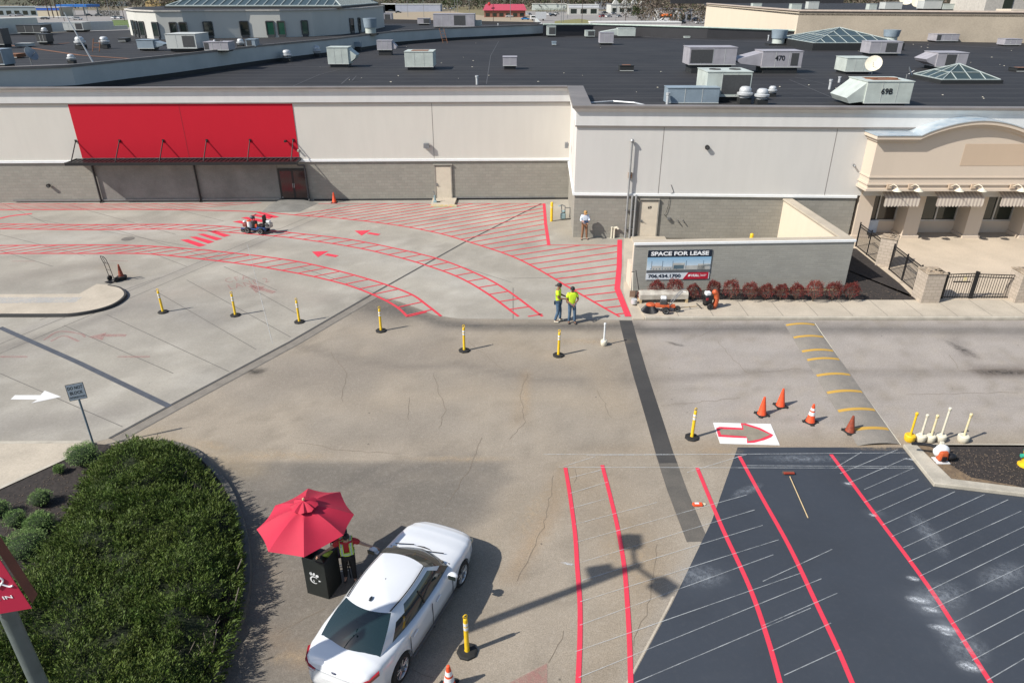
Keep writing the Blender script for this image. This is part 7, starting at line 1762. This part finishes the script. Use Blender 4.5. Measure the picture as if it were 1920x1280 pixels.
hvac('flat blue-grey rooftop duct box near the right parapet', 1250,1347,195,166, m='hvac_blue', ped=.05, dep=1.1, panels=2)
hvac('boxy cream rooftop unit with an arched mark on its face', 1583,1633,140,110, dep=2.2, hood=.35, text=None)
hvac('greenish-white rooftop unit painted 69B with a sloping intake at left', 1618,1704,200,154, text='69B', hood=-1.05, drop=(.34,.12), dep=2.6, fans=2, rust=True, panels=2, ped=.2)
hvac('pinkish-grey rooftop unit with an open fan, in front of the round blue duct', 1628,1688,105,79, m='hvac_grey', grille=(.5,.85), dep=2.2)
hvac('pale rooftop unit with grille and left vent, at right behind the small skylight', 1752,1809,131,100, m='hvac_grey', grille=(.3,.62), hood=-.9, dep=2.3)
hvac('lavender rooftop unit against the tan building', 1754,1796,80,65, m='hvac_grey', grille=(.02,.2))
hvac('small greenish rooftop unit with satellite dish, against the tan building', 1828,1850,76,65)
hvac('pale rooftop unit at the far right by the tan wall', 1882,1914,87,74, m='hvac_grey')
hvac('small cream rooftop unit between the big skylight and the round duct', 1628,1654,73,60)
hvac('rooftop unit half hidden behind the big skylight', 1553,1590,64,55)
hvac('flat rusty-topped roof hatch in the middle of the black roof', 1162,1188,134,124, m='curbblk', rust=True, ped=.1, dep=1.0, panels=0, name='roof_hatch')
hvac('rusty-topped roof hatch at the right edge', 1906,1935,135,129, m='curbblk', rust=True, ped=.1, dep=1.2, panels=0, name='roof_hatch')
hvac('flat grey unit at the right edge of the big skylight', 1283,1294,72,69, m='hvac_white', panels=0, dep=.6)
# on the upper roof
hvac('large dark grey rooftop unit with a black grille on the upper roof', 315,371,97,65, z=ZU, m='greywall', grille=(.55,.95), dep=3)
hvac('blue-grey tapered rooftop box in front of the round hall', 259,290,95,76, z=ZU, m='hvac_blue', hood=.9, panels=0)
hvac('lavender rooftop unit with a fan on top, right of the large dark grey one', 384,430,98,80, z=ZU, m='hvac_grey', grille=(.02,.2), fans=1)
hvac('small black-fronted hooded box on the upper roof beside a vent', 462,480,90,75, z=ZU, m='hvac_blue', grille=(.1,.6), panels=0)
hvac('large green-grey rooftop unit against the curved white wall', 34,80,65,48, z=ZU, m='hvac_dark', grille=(.1,.3))
hvac('pair of tan and grey rooftop units before the white parapet', 121,158,60,43, z=ZU, m='greywall', grille=(.62,.95), panels=3)
hvac('dark tall rooftop cowl on a wide black curb', 71,90,84,65, z=ZU, m='hvac_dark', ped=.4, dep=1.2)
hvac('dark rooftop unit cut by the left edge', -8,10,90,55, z=ZU, m='hvac_dark', panels=1)
hvac('lower dark blue rooftop unit cut by the left edge', -8,11,128,94, z=ZU, m='hvac_blue', grille=(.3,.9), panels=1)
hvac('long low grey rooftop curb at the left', 28,52,88,83, z=ZU, m='greywall', panels=0, ped=.1)
hvac('small brown wooden roof hatch at the left', 10,32,109,103, z=ZU, m='rust', panels=0, ped=.1)
hvac('small dark box near the left end of the round hall', 222,236,79,73, z=ZU, m='hvac_dark', panels=0)
hvac('large pale rooftop unit with a grille and lavender end, far upper roof', 813,890,52,27, z=ZU, m='hvac_grey', grille=(.50,.78), panels=4, dep=3.5, ped=.1)
hvac('small half-white half-black rooftop unit left of the large pale one', 783,806,47,35, z=ZU, m='hvac_grey', grille=(.5,.98), panels=0)
hvac('small pinkish rooftop unit with a white base right of the round duct', 709,735,43,26, z=ZU, m='hvac_grey', grille=(.5,.9), panels=1)
hvac('tiny greenish unit right of the large pale one, far upper roof', 891,903,51,39, z=ZU, panels=0)
# on the tan building's roof
for u0,u1,vb,vt,mm,lab in ((1411,1428,14,7,'hvac_white','pale box'),(1483,1502,21,8,'hvac_white','second pale box'),(1514,1534,20,4,'greywall','green-grey box'),(1628,1643,21,8,'hvac_white','small white box'),(1658,1690,20,5,'greywall','wide grey box'),(1730,1764,20,2,'greywall','large green box'),(1766,1788,20,8,'hvac_white','white box beside the large green one'),(1800,1828,19,6,'greywall','box with a light top')):
    hvac(f'{lab} unit on the roof of the long tan building', u0,u1,vb,vt, z=zt-.25, m=mm, panels=1)
def mush(lab, u, vb, vt, z=zr, r=None, name='exhaust_fan', grp='mushroom exhaust fans'):
    c = G(u, vb, z); h_ = hgt(c, vt); r = r or h_*.42
    t = thing(name, lab, 'exhaust fan', tuple(c), 0, grp)
    MB().box((0,r,h_*.17),(r*1.6,r*1.6,h_*.34)).build('curb', M['curbblk'], t)
    MB().lathe([(r*.75,h_*.34),(r*.8,h_*.42),(r*1.1,h_*.5),(r*1.12,h_*.62),(r*.8,h_*.66),(r*.85,h_*.7),(r*.8,h_*.86),(r*.55,h_*.97),(0,h_)], (0,r,0), 18).build('cowl', M['galv'], t, smooth=True)
for u, vb, vt, z_, lab in ((1398,196,163,zr,'silver mushroom fan left of its larger twin near the right parapet'),(1430,198,167,zr,'largest silver mushroom fan near the right parapet'),(1449,182,162,zr,'small silver vent behind the large mushroom fan'),(537,117,94,zr,'silver fan in front of the diagonal grey wall'),(592,108,86,zr,'silver fan right of the other one by the diagonal grey wall'),
    (148,93,69,ZU,'silver mushroom fan nearest the antenna mast'),(194,91,69,ZU,'dark-topped silver fan right of the antenna mast'),(132,120,102,ZU,'low silver fan just behind the diagonal wall at left'),(450,90,73,ZU,'silver fan right of the lavender unit on the upper roof'),(82,66,52,ZU,'silver fan beside the large green-grey unit'),(402,82,75,ZU,'small silver fan behind the lavender unit')):
    mush(lab, u, vb, vt, z_)
def drum(lab, u0, u1, vb, vt, z):
    c, w_, h_ = unit_dims(u0, u1, vb, vt, z); r = w_/2; t = thing('round_duct', lab, 'duct', tuple(c), 0, 'big round rooftop ducts')
    MB().lathe([(r*.8,0),(r*.8,h_*.45)], (0,r,0), 20).build('lower_drum', M['hvac_white'], t, smooth=True); MB().lathe([(r*.92,h_*.45),(r*1.05,h_),(r*.95,h_),(0,h_*.9)], (0,r,0), 22).build('upper_drum', M['hvac_blue'], t, smooth=True); MB().bb(-r*1.5,r*1.0,.1,r*1.9,0,h_*.12).build('curb', M['curbblk'], t)
drum('round blue-grey duct left of the big skylight', 1449,1477,86,57,zr); drum('round blue-grey duct right of the big skylight', 1661,1690,80,57,zr); drum('round blue-grey duct right of the round hall', 681,706,67,35,ZU)
A, B, Cc = G(1524,95,zr), G(1664,93,zr), G(1480,82,zr); s2 = thing('skylight', 'big pyramid glass skylight with white ribs in front of the tan building', 'skylight'); hh = hgt(G(1575,88,zr), 56)
skylight(s2, A.x, A.x+10.5, A.y, A.y+12, zr, hh*.72, 8, 0, .8)
A, B = G(1765,157,zr), G(1874,157,zr); s3 = thing('skylight', 'small low pyramid glass skylight at the right side of the black roof', 'skylight'); skylight(s3, A.x, B.x, A.y, A.y+4.2, zr, .95, 4, 0, .25)
def dish(lab, u, v, z, r, h_, m='offwhite', yaw=-30):
    c = G(u, v, z); t = thing('satellite_dish', lab, 'satellite dish', tuple(c), R(yaw), 'satellite dishes')
    MB().cyl((0,0,0),(0,0,h_),.04,n=8).build('mast', M['steel'], t)
    MB().lathe([(0,0),(r*.5,.05*r),(r*.85,.17*r),(r,.26*r),(r*.98,.29*r),(r*.5,.09*r),(0,.04*r)], n=22).xf(Matrix.Translation((0,-.1,h_+r*.4)) @ Matrix.Rotation(R(62),4,'X')).build('reflector', M[m], t, smooth=True)
    MB().cyl((0,-.1,h_),(0,-r*1.1,h_+r*.7),.02,n=6).build('feed_arm', M['steel'], t)
dish('round white satellite dish behind the unit painted 69B', 1632,150,zr,.62,.9); dish('small grey satellite dish right of the unit painted 69B', 1698,152,zr,.38,.5,'steel',60)
dish('thin dish on the upper roof at left', 60,122,ZU,.5,.5,'steel',80); dish('white dish on the tan building, left of two', 1697,18,zt-.25,1.3,1.2); dish('smaller white dish on the tan building, right of two', 1718,19,zt-.25,1.0,.8)
for u, vb, vt, z_, lab in ((1555,168,149,zr,'grey vent pipe with a cap left of the 69B unit'),(1573,155,144,zr,'short white vent pipe left of the 69B unit'),(894.5,159,142,zr,'small vent pipe just behind the left parapet'),(1251,196,174,zr,'blue-grey vent pipe beside the flat blue box'),(1440,77,66,zr,'small vent in front of the rear parapet'),(934,50,44,ZU,'small white vent at the right of the upper roof')):
    c = G(u, vb, z_); h_ = hgt(c, vt); t = thing('vent_pipe', lab, 'vent pipe', tuple(c), 0, 'roof vent pipes'); MB().cyl((0,0,0),(0,0,h_*.8),.09,n=10).build('pipe', M['galv'], t); MB().lathe([(.12,h_*.78),(.13,h_),(0,h_)], n=10).build('cap', M['galv'], t)
c = G(175,118,ZU); hm = hgt(c, 24); t = thing('antenna_mast', 'tall thin pale antenna mast on the upper roof', 'mast', tuple(c)); MB().cyl((0,0,0),(-1.2,0,hm),.06,.03,n=6).build('mast', M['galv'], t); MB().cyl((-1.9,0,hm-.3),(-.6,0,hm-.3),.03,n=4).build('cross_arm', M['galv'], t)
def ladder(lab, u, vb, vt, z, w_=.5, lean=0):
    c = G(u, vb, z); h_ = hgt(c, vt); t = thing('roof_ladder', lab, 'ladder', tuple(c), 0, 'roof ladders')
    MB().cyl((-w_/2,0,0),(-w_/2-lean,.6,h_),.04,n=5).build('rail', M['rust'], t); MB().cyl((w_/2,0,0),(w_/2-lean,.6,h_),.04,n=5).build('rail', M['rust'], t)
    b = MB(); n = int(h_/.3)
    for i in range(1, n): b.cyl((-w_/2-lean*i/n,.6*i/n,h_*i/n),(w_/2-lean*i/n,.6*i/n,h_*i/n),.025,n=4)
    b.build('rungs', M['rust'], t)
ladder('ladder leaning on the diagonal grey wall', 835,81,54,zr,.6,.5); ladder('small dark ladder hoop beside the silver fans', 180,97,74,ZU,.6)

# ================================================================== FAR GROUND AND TOWN
b = MB(); b.flat([(-3000,-200),(3000,-200),(3000,5000),(-3000,5000)], -.05); flatmesh('ground', mat('far_ground', (.20,.165,.115), .95, var=.2, vs=.02, c2=(.12,.11,.06)), b)
def gpoly(name, m, px, z): b = MB(); b.flat([G(u,v)[:2] for u,v in px], z); flatmesh(name, m, b)
lot = mat('far_asphalt', (.25,.235,.22), .9, var=.08, vs=.05); grass = mat('far_grass', (.10,.15,.03), .95, var=.2, vs=.1)
gpoly('far_parking_lot', lot, [(-100,60),(700,60),(1000,56),(1400,56),(1400,20),(1000,22),(600,20),(-100,20)], .02)
gpoly('far_grass_verge', grass, [(-60,3),(110,1),(110,7),(-60,9)], .05); gpoly('far_grass_verge', grass, [(210,38),(240,38),(246,52),(210,52)], .05); gpoly('far_grass_verge', mat('dry_grass',(.20,.19,.07),.95), [(1040,40),(1085,36),(1120,40),(1110,46),(1040,46)], .05)
gpoly('far_dirt', mat('far_dirt',(.32,.26,.18),.95), [(690,26),(900,20),(1000,30),(1000,44),(690,44)], .05); gpoly('far_grass_verge', mat('dry_grass2',(.19,.16,.08),.95), [(860,12),(1000,10),(905,30),(850,22)], .06)
def bldg(lab, u0, u1, vb, vt, wall, roofm, dep=18, cat='building', name='building', trim=None, wins=0, band=None, gable=None, awn=None, text=None):
    c, w_, h_ = unit_dims(u0, u1, vb, vt, 0); t = thing(name, lab, cat, (c.x, c.y, 0))
    mw = mat('w_'+lab[:14], wall, .8, var=.06, vs=.3); MB().bb(-w_/2,w_/2,0,dep,0,h_).build('walls', mw, t)
    MB().bb(-w_/2-.3,w_/2+.3,-.3,dep+.3,h_,h_+.35).build('roof', mat('r_'+lab[:14], roofm, .6), t)
    if band: MB().bb(-w_/2-.15,w_/2+.15,-.15,-.02,h_*.72,h_*.98).build('sign_band', mat('b_'+lab[:14], band, .6), t)
    for k in range(wins):
        x = -w_/2+w_*(k+.5)/wins; MB().bb(x-w_/wins*.3,x+w_/wins*.3,-.08,-.01,h_*.12,h_*.6).build('window', M['winglass'], t)
    if awn: MB().add([(-w_/2,-.1,h_*.62),(w_*.1,-.1,h_*.62),(w_*.1,-2.2,h_*.40),(-w_/2,-2.2,h_*.40)], [(0,1,2,3)]).build('awning', mat('a_'+lab[:14], awn, .6), t)
    if gable:
        for k in range(gable):
            x = -w_/2+w_*(k+.5)/gable; MB().plate([(x-2.6,h_),(x+2.6,h_),(x,h_+4.2)], -.4, 4).build('gable', mw, t)
    return t, w_, h_, dep
bldg('long white and grey warehouse beside a dark fence', 722,826,22,9,(.36,.38,.44),(.62,.64,.60),14)
bldg('white front block of the grey warehouse', 716,742,22,8,(.66,.68,.70),(.6,.6,.6),6)
bldg('low dark fence-like shed left of the warehouse', 686,718,25,10,(.04,.045,.045),(.05,.05,.05),10)
t, w_, h_, dp = bldg('fast-food restaurant with a crimson mansard roof and brick walls', 908,985,33,20,(.25,.10,.07),(.42,.06,.10),12,wins=6)
MB().add([(-w_/2-.8,-.8,h_),(w_/2+.8,-.8,h_),(w_/2-.8,1.5,h_+3.2),(-w_/2+.8,1.5,h_+3.2),(-w_/2-.8,dp,h_),(-w_/2+.8,dp-2,h_+3.2),(w_/2-.8,dp-2,h_+3.2),(w_/2+.8,dp,h_)], [(0,1,2,3),(4,0,3,5),(1,7,6,2),(3,2,6,5)]).build('mansard_roof', mat('crimson_roof',(.44,.055,.10),.6), t)
MB().ball((-w_/2+3.0,-1,h_+3.4),(.9,.4,.9),12,8).build('round_sign', mat('round_sign_red',(.5,.03,.03),.5), t)
bldg('white low shop behind a green hedge', 998,1062,20,8,(.55,.60,.56),(.66,.66,.60),14)
bldg('grey and white shop with a tan entrance', 1066,1122,28,10,(.50,.50,.46),(.62,.62,.58),16,band=(.66,.68,.7),wins=3)
bldg('grey metal shop extension, next right of the tan entrance', 1118,1143,18,5,(.28,.30,.34),(.35,.36,.38),14)
bldg('pale supermarket with four white gables', 1145,1214,25,9,(.48,.49,.46),(.24,.24,.25),26,gable=4,wins=5)
t, w_, h_, dp = bldg('small white eatery with an orange awning and red letters', 1235,1273,39,18,(.62,.62,.60),(.30,.30,.31),14,awn=(.72,.18,.04),wins=3)
bldg('grey side wing of the white eatery', 1274,1297,40,19,(.30,.32,.36),(.25,.25,.27),12,wins=2)
t, w_, h_, dp = bldg('petrol station building with a bright blue fascia', 72,114,32,15,(.52,.46,.34),(.5,.5,.5),14,band=(.02,.10,.45))
c, w_, h_ = unit_dims(108,166,30,9,0); t = thing('station_canopy', 'petrol station canopy with a bright blue edge', 'canopy', (c.x,c.y,0)); MB().bb(-w_/2,w_/2,0,16,h_-1.4,h_).build('roof', mat('station_blue',(.02,.16,.50),.5), t); 
for x in (-.45,0,.45):
    for y in (1,14): MB().bb(w_*x-.3,w_*x+.3,y-.3,y+.3,0,h_-1.4).build('column', M['greywall'], t)
bldg('grey curved-roof showroom at the top left corner', -20,72,30,14,(.22,.27,.29),(.27,.31,.33),20,wins=6)
bldg('long grey covered walkway roof beyond the petrol station', 166,236,12,5,(.20,.23,.25),(.26,.29,.31),14)
t, w_, h_, dp = bldg('small yellow gabled house beyond the round hall', 274,303,17,5,(.45,.33,.15),(.3,.3,.3),10); MB().plate([(-w_/2,h_),(w_/2,h_),(0,h_+3.5)], -.4, 9).build('gable', mat('house_yellow',(.48,.36,.17),.7), t)
bldg('grey-green store in the background behind the crimson roof', 878,952,9,1,(.30,.34,.33),(.28,.31,.30),22)
bldg('long blue-roofed building at the top edge', 776,838,5,-3,(.10,.15,.24),(.07,.13,.28),22)
bldg('distant dark blue store right of the petrol station', 330,420,2,-4,(.2,.22,.24),(.2,.22,.24),22)
bldg('distant pale store at the top middle', 1020,1105,3,-3,(.38,.40,.40),(.4,.4,.4),22)
c, w_, h_ = unit_dims(1107,1276,53,41,0); t = thing('white_roof_edge', 'long low white roof edge beyond the black roof', 'building', (c.x,c.y,0)); MB().bb(-w_/2,w_/2,0,8,0,h_-.4).build('wall', mat('far_white_wall',(.60,.58,.56),.7), t); MB().bb(-w_/2-.2,w_/2+.2,-.2,8.2,h_-.4,h_).build('roof', mat('far_white_roof',(.66,.66,.64),.7), t)
# far cars
def far_car(kind):
    t = thing('parked_car', 'x', 'car', (0,0,0), 0, 'cars parked beyond the roofs')
    pm = mat('fc_'+kind, dict(white=(.7,.7,.7), silver=(.35,.36,.38), dark=(.03,.035,.045), red=(.35,.02,.03), blue=(.02,.22,.55), grey=(.14,.15,.16))[kind], .3, coat=.5)
    pr = [(-2.3,.35),(-2.3,.85),(-1.6,.98),(1.2,.95),(2.2,.78),(2.35,.35)]
    MB().plate([(x,z) for x,z in pr], -.88, .88).build('body', pm, t, bevel=.08)
    b = MB(); b.add([(-1.7,-.8,.96),(1.2,-.8,.94),(1.2,.8,.94),(-1.7,.8,.96),(-1.1,-.62,1.45),(.4,-.62,1.45),(.4,.62,1.45),(-1.1,.62,1.45)], [(0,1,5,4),(1,2,6,5),(2,3,7,6),(3,0,4,7)]); b.build('windows', M['winglass'], t)
    MB().box((-.35,0,1.47),(1.5,1.26,.06)).build('roof', pm, t, bevel=.02)
    for x in (-1.4,1.4):
        for y in (-.82,.82): MB().cyl((x,y-.1,.33),(x,y+.1,.33),.33,n=12).build('wheel', M['rubber'], t)
    return t
proto = {}
cars = [(134,36,'white','white pickup-like car left of two by the petrol station',0),(146,38,'silver','silver car in front of the petrol station canopy',0),(85,37,'dark','dark car between the white wall and the brown poles',0),(25,31,'white','white car near the top left corner',20),(38,30,'silver','silver car at the top left corner beside the white one',20),(50,27,'dark','dark car farthest behind the silver one at top left',10),
    (216,36,'white','white van-like car left of two by the grass verge',80),(227,36,'white','white car right of two by the grass verge',80),(185,31,'grey','grey car under the station walkway',10),(167,31,'dark','dark car under the right end of the station canopy',20),(747,25,'dark','dark car in front of the grey warehouse',10),(733,22,'dark','dark green car at the white warehouse front',10),
    (835,18,'white','white car right of the grey warehouse',70),(846,18,'white','second white car right of the grey warehouse',70),(852,16,'silver','silver car right of the warehouse, rightmost of three',60),(955,33,'white','white car right of the crimson-roofed restaurant',10),(968,31,'white','second white car right of the restaurant',60),(978,30,'dark','dark car in the row right of the restaurant',60),(985,38,'blue','bright blue car left of the box truck',5),
    (992,29,'silver','silver car behind the blue one',60),(1030,29,'white','white car right of the box truck',60),(1037,31,'dark','dark pickup right of the box truck',10),(1044,28,'silver','silver car at the right end of the row by the truck',60),(1130,33,'red','red car in the supermarket car park',30),(1141,33,'white','white car beside the red one',40),(1150,28,'silver','silver car behind the red and white ones',40),
    (1134,26,'dark','dark car behind the red one',40),(1160,33,'silver','lone silver car in the middle of the supermarket car park',50),(1183,30,'white','white car in front of the supermarket',50),(1194,29,'silver','silver car in front of the supermarket, right of the white one',50),(1188,25,'grey','grey car nearest the supermarket doors',50),(1305,39,'silver','silver car beside the sunlit tan building end',20),(1313,45,'white','white car in front of the silver one by the sunlit tan building end',10),
    (880,12,'dark','dark car in the row behind the restaurant',60),(893,12,'white','white car in the row behind the restaurant',60),(865,12,'grey','grey car at the left of the row behind the restaurant',60),(945,14,'silver','silver car at the right of the row behind the restaurant',60),(1277,45,'dark','dark car beside the white eatery',20)]
for u, v, k, lab, yaw in cars:
    p = G(u, v)
    if k not in proto: o = far_car(k); proto[k] = o
    else: o = copy_tree(proto[k])
    o.location = p; o.rotation_euler = (0,0,R(yaw)); o['label'] = lab
def van(lab, u0, u1, vb, vt, truck=False):
    c, w_, h_ = unit_dims(u0, u1, vb, vt, 0); t = thing('box_truck' if truck else 'van', lab, 'truck' if truck else 'van', tuple(c)); L = w_
    if truck:
        MB().bb(-L*.15,L/2,0,2.6,.9,h_).build('cargo_box', mat('truck_grey',(.50,.52,.54),.5), t); MB().bb(-L/2,-L*.17,.2,2.4,.6,h_*.62).build('cab', mat('truck_white',(.66,.66,.66),.4), t, bevel=.2); MB().bb(-L*.42,-L*.2,.17,.19,h_*.38,h_*.56).build('window', M['winglass'], t)
    else:
        MB().plate([(-L/2,.4),(-L/2,1.0),(-L*.3,1.2),(-L*.12,h_),(L/2,h_),(L/2,.4)], 0, 1.9).build('body', mat('van_white',(.72,.72,.72),.4), t, bevel=.08); MB().bb(-L*.2,-L*.05,-.01,-.002,1.25,h_*.85).build('window', M['winglass'], t)
    for x in (-.35,.32):
        for y in (.15,2.0): MB().cyl((L*x,y-.15,.42),(L*x,y+.15,.42),.42,n=12).build('wheel', M['rubber'], t)
van('white box truck with a grey cargo box near the restaurant', 994,1024,39.5,23,True); van('white van in front of the white eatery', 1233,1256,43,34)
# poles
def pole(u, vb, vt, r, lab, m, lamp=False, name='utility_pole', cat='pole', grp='poles along the far road'):
    c = G(u, vb); h_ = hgt(c, max(vt,-60)); t = thing(name, lab, cat, tuple(c), 0, grp)
    MB().cyl((0,0,0),(0,0,h_),r,r*.7,n=8).build('shaft', m, t)
    if lamp: MB().box((0,0,h_),(1.8,.5,.25)).build('lamp_head', M['hvac_dark'], t)
    else: MB().bb(-1.1,1.1,-.08,.08,h_-1.2,h_-1.0).build('cross_arm', m, t)
wp = mat('pole_brown', (.07,.045,.035), .9)
for i, (u, vb) in enumerate(((78,27),(86,31),(93,33),(101,34),(110,35))): pole(u, vb, -25, .30, f'brown wooden pole, {("leftmost","second","middle","fourth","rightmost")[i]} of the cluster by the blue fascia', wp)
near_ = ('the blue canopy','the blue canopy edge','the petrol forecourt','the parked white cars','the round hall','the grey warehouse','the warehouse middle','the warehouse right end','the tall trees','the dirt patch','the crimson roof','the restaurant windows','the restaurant corner','the box truck','the box truck right side','the dry grass','the dry grass right','the white roof edge left end','the white roof edge','the gabled supermarket','the supermarket lot','the evergreen','the eatery left side','the eatery awning')
for i, (u, vb) in enumerate(((121,40),(142,30),(164,40),(207,32),(234,40),(701,33),(765,32),(795,33),(844,24),(853,24),(858,24),(880,24),(925,41),(957,38),(1052,44),(1056,42),(1091,43),(1064,36),(1126,46),(1154,46),(1172,46),(1184,30),(1217,40),(1313,36))):
    pole(u, vb, -22 if i % 3 else -8, .14, f'thin dark far pole rising near {near_[i]}', M['steel'] if i % 4 else wp, lamp=(i % 5 == 2))
sgx = G(675,18); hs_ = hgt(sgx, 2); t = thing('roadside_sign', 'bright green rectangular roadside sign on a yellow frame', 'sign', tuple(sgx)); MB().bb(-2.6,2.6,0,.4,hs_-2.2,hs_).build('panel', mat('sign_green',(.18,.65,.03),.5), t); MB().bb(-.25,.25,.1,.3,0,hs_-2.2).build('post', M['yellowold'], t)

# ---- trees ----------------------------------------------------------------
def tree(lab, u, vb, h_, r, m, seed, kind='bare', name='tree', grp='trees beyond the roofs'):
    g = np.random.default_rng(seed); c = G(u, vb); t = thing(name, lab, 'tree', tuple(c), 0, grp)
    b = MB(); b.cyl((0,0,0),(0,0,h_*.6),.035*h_*.6,.012*h_,n=7)
    tips = []
    for i in range(12):
        a = g.uniform(0,6.28); z0 = h_*g.uniform(.25,.6); p = np.array([r*.8*math.cos(a)*g.uniform(.5,1), r*.8*math.sin(a)*g.uniform(.5,1), h_*g.uniform(.55,.95)]); b.cyl((0,0,z0), tuple(p), .012*h_*.5, .03, n=5); tips.append(p)
    b.build('trunk', M['bark'], t)
    n = 900 if kind == 'bare' else 1600
    d = g.normal(0,1,(n,3)); d /= np.linalg.norm(d,axis=1)[:,None]; cen_ = np.array(tips)[g.integers(0,12,n)]
    pos = cen_*np.array([1,1,1]) + d*g.random((n,1))**.5*np.array([r*.5,r*.5,h_*.18])
    leafmesh('crown', pos, d, np.full(n, .22 if kind == 'bare' else .34), m, .6+.7*g.random(n), t, elong=3.5 if kind == 'bare' else 1.6, per=1, spread=.5, rngl=g)
tree('round dark evergreen bush in front of the eatery car park', 1196,40,6.5,3.2,M['pine'],201,'ev'); tree('brown bare tree right of the warehouse', 868,14,11,5,M['twig'],202); tree('brown bare tree left of the eatery', 1226,30,10,4,M['twig'],203)
tree('brown bare tree behind the long tan building, left part', 1340,12,15,7,M['twig'],204); tree('large bare tree near the round duct at the top', 700,6,14,6,M['twig'],205); tree('dark evergreen tree at the top left', 12,10,12,5,M['pine'],206,'ev'); tree('olive tree above the sunlit tan building end', 1318,20,14,6,M['pine'],207,'ev')
for i, (u, v, n_, lab) in enumerate(((205,31,8,'dark clipped hedge by the petrol station'),(1040,24,12,'long green hedge before the white low shop'))):
    t = thing('hedge', lab, 'hedge', tuple(G(u,v))); g = np.random.default_rng(300+i); n = 1500; L = 7 if i == 0 else 14; pos = np.c_[g.uniform(-L,L,n), g.uniform(-1.2,1.2,n), g.uniform(.1,2.6 if i else 3.2,n)]
    leafmesh('foliage', pos, g.normal(0,1,(n,3)), np.full(n,.35), M['pine'], np.full(n,1.0 if i else .5), t, elong=1.3, rngl=g)
def wood(name, x0, x1, y0, y1, n, m, h_, seed, gs=.75, el=2.2):
    g = np.random.default_rng(seed); cx = g.uniform(x0,x1,n); cy = g.uniform(y0,y1,n); k = 95
    ph = h_*g.uniform(.6,1.15,n); pos = np.repeat(np.c_[cx,cy,ph*.55], k, 0); d = g.normal(0,1,(n*k,3)); d /= np.linalg.norm(d,axis=1)[:,None]
    pos = pos + d*g.random((n*k,1))**.35*np.c_[np.repeat(ph*.38,k),np.repeat(ph*.38,k),np.repeat(ph*.5,k)]
    o = leafmesh(name, pos, d, np.full(n*k, gs), m, np.repeat(g.uniform(.55,1.3,n), k), None, elong=el, rngl=g); o['kind'] = 'stuff'
wood('bare_wood', 60, 330, 330, 460, 330, M['twig'], 17, 401); wood('bare_wood', -420, 420, 620, 820, 420, M['twig'], 19, 402, 1.1)
wood('evergreen_wood', -420, 420, 640, 860, 330, M['pine'], 21, 403, 1.2, 1.6); wood('evergreen_wood', 80, 330, 380, 520, 110, M['pine'], 20, 404, .9, 1.6)
b = MB(); b.add([(-1600,880,-1),(1600,880,-1),(1600,1500,55),(-1600,1500,55),(-1600,3500,70),(1600,3500,70)], [(0,1,2,3),(3,2,5,4)]); flatmesh('hills', mat('hill_wood', (.075,.07,.04), .95, var=.3, vs=.02, c2=(.05,.06,.03)), b)
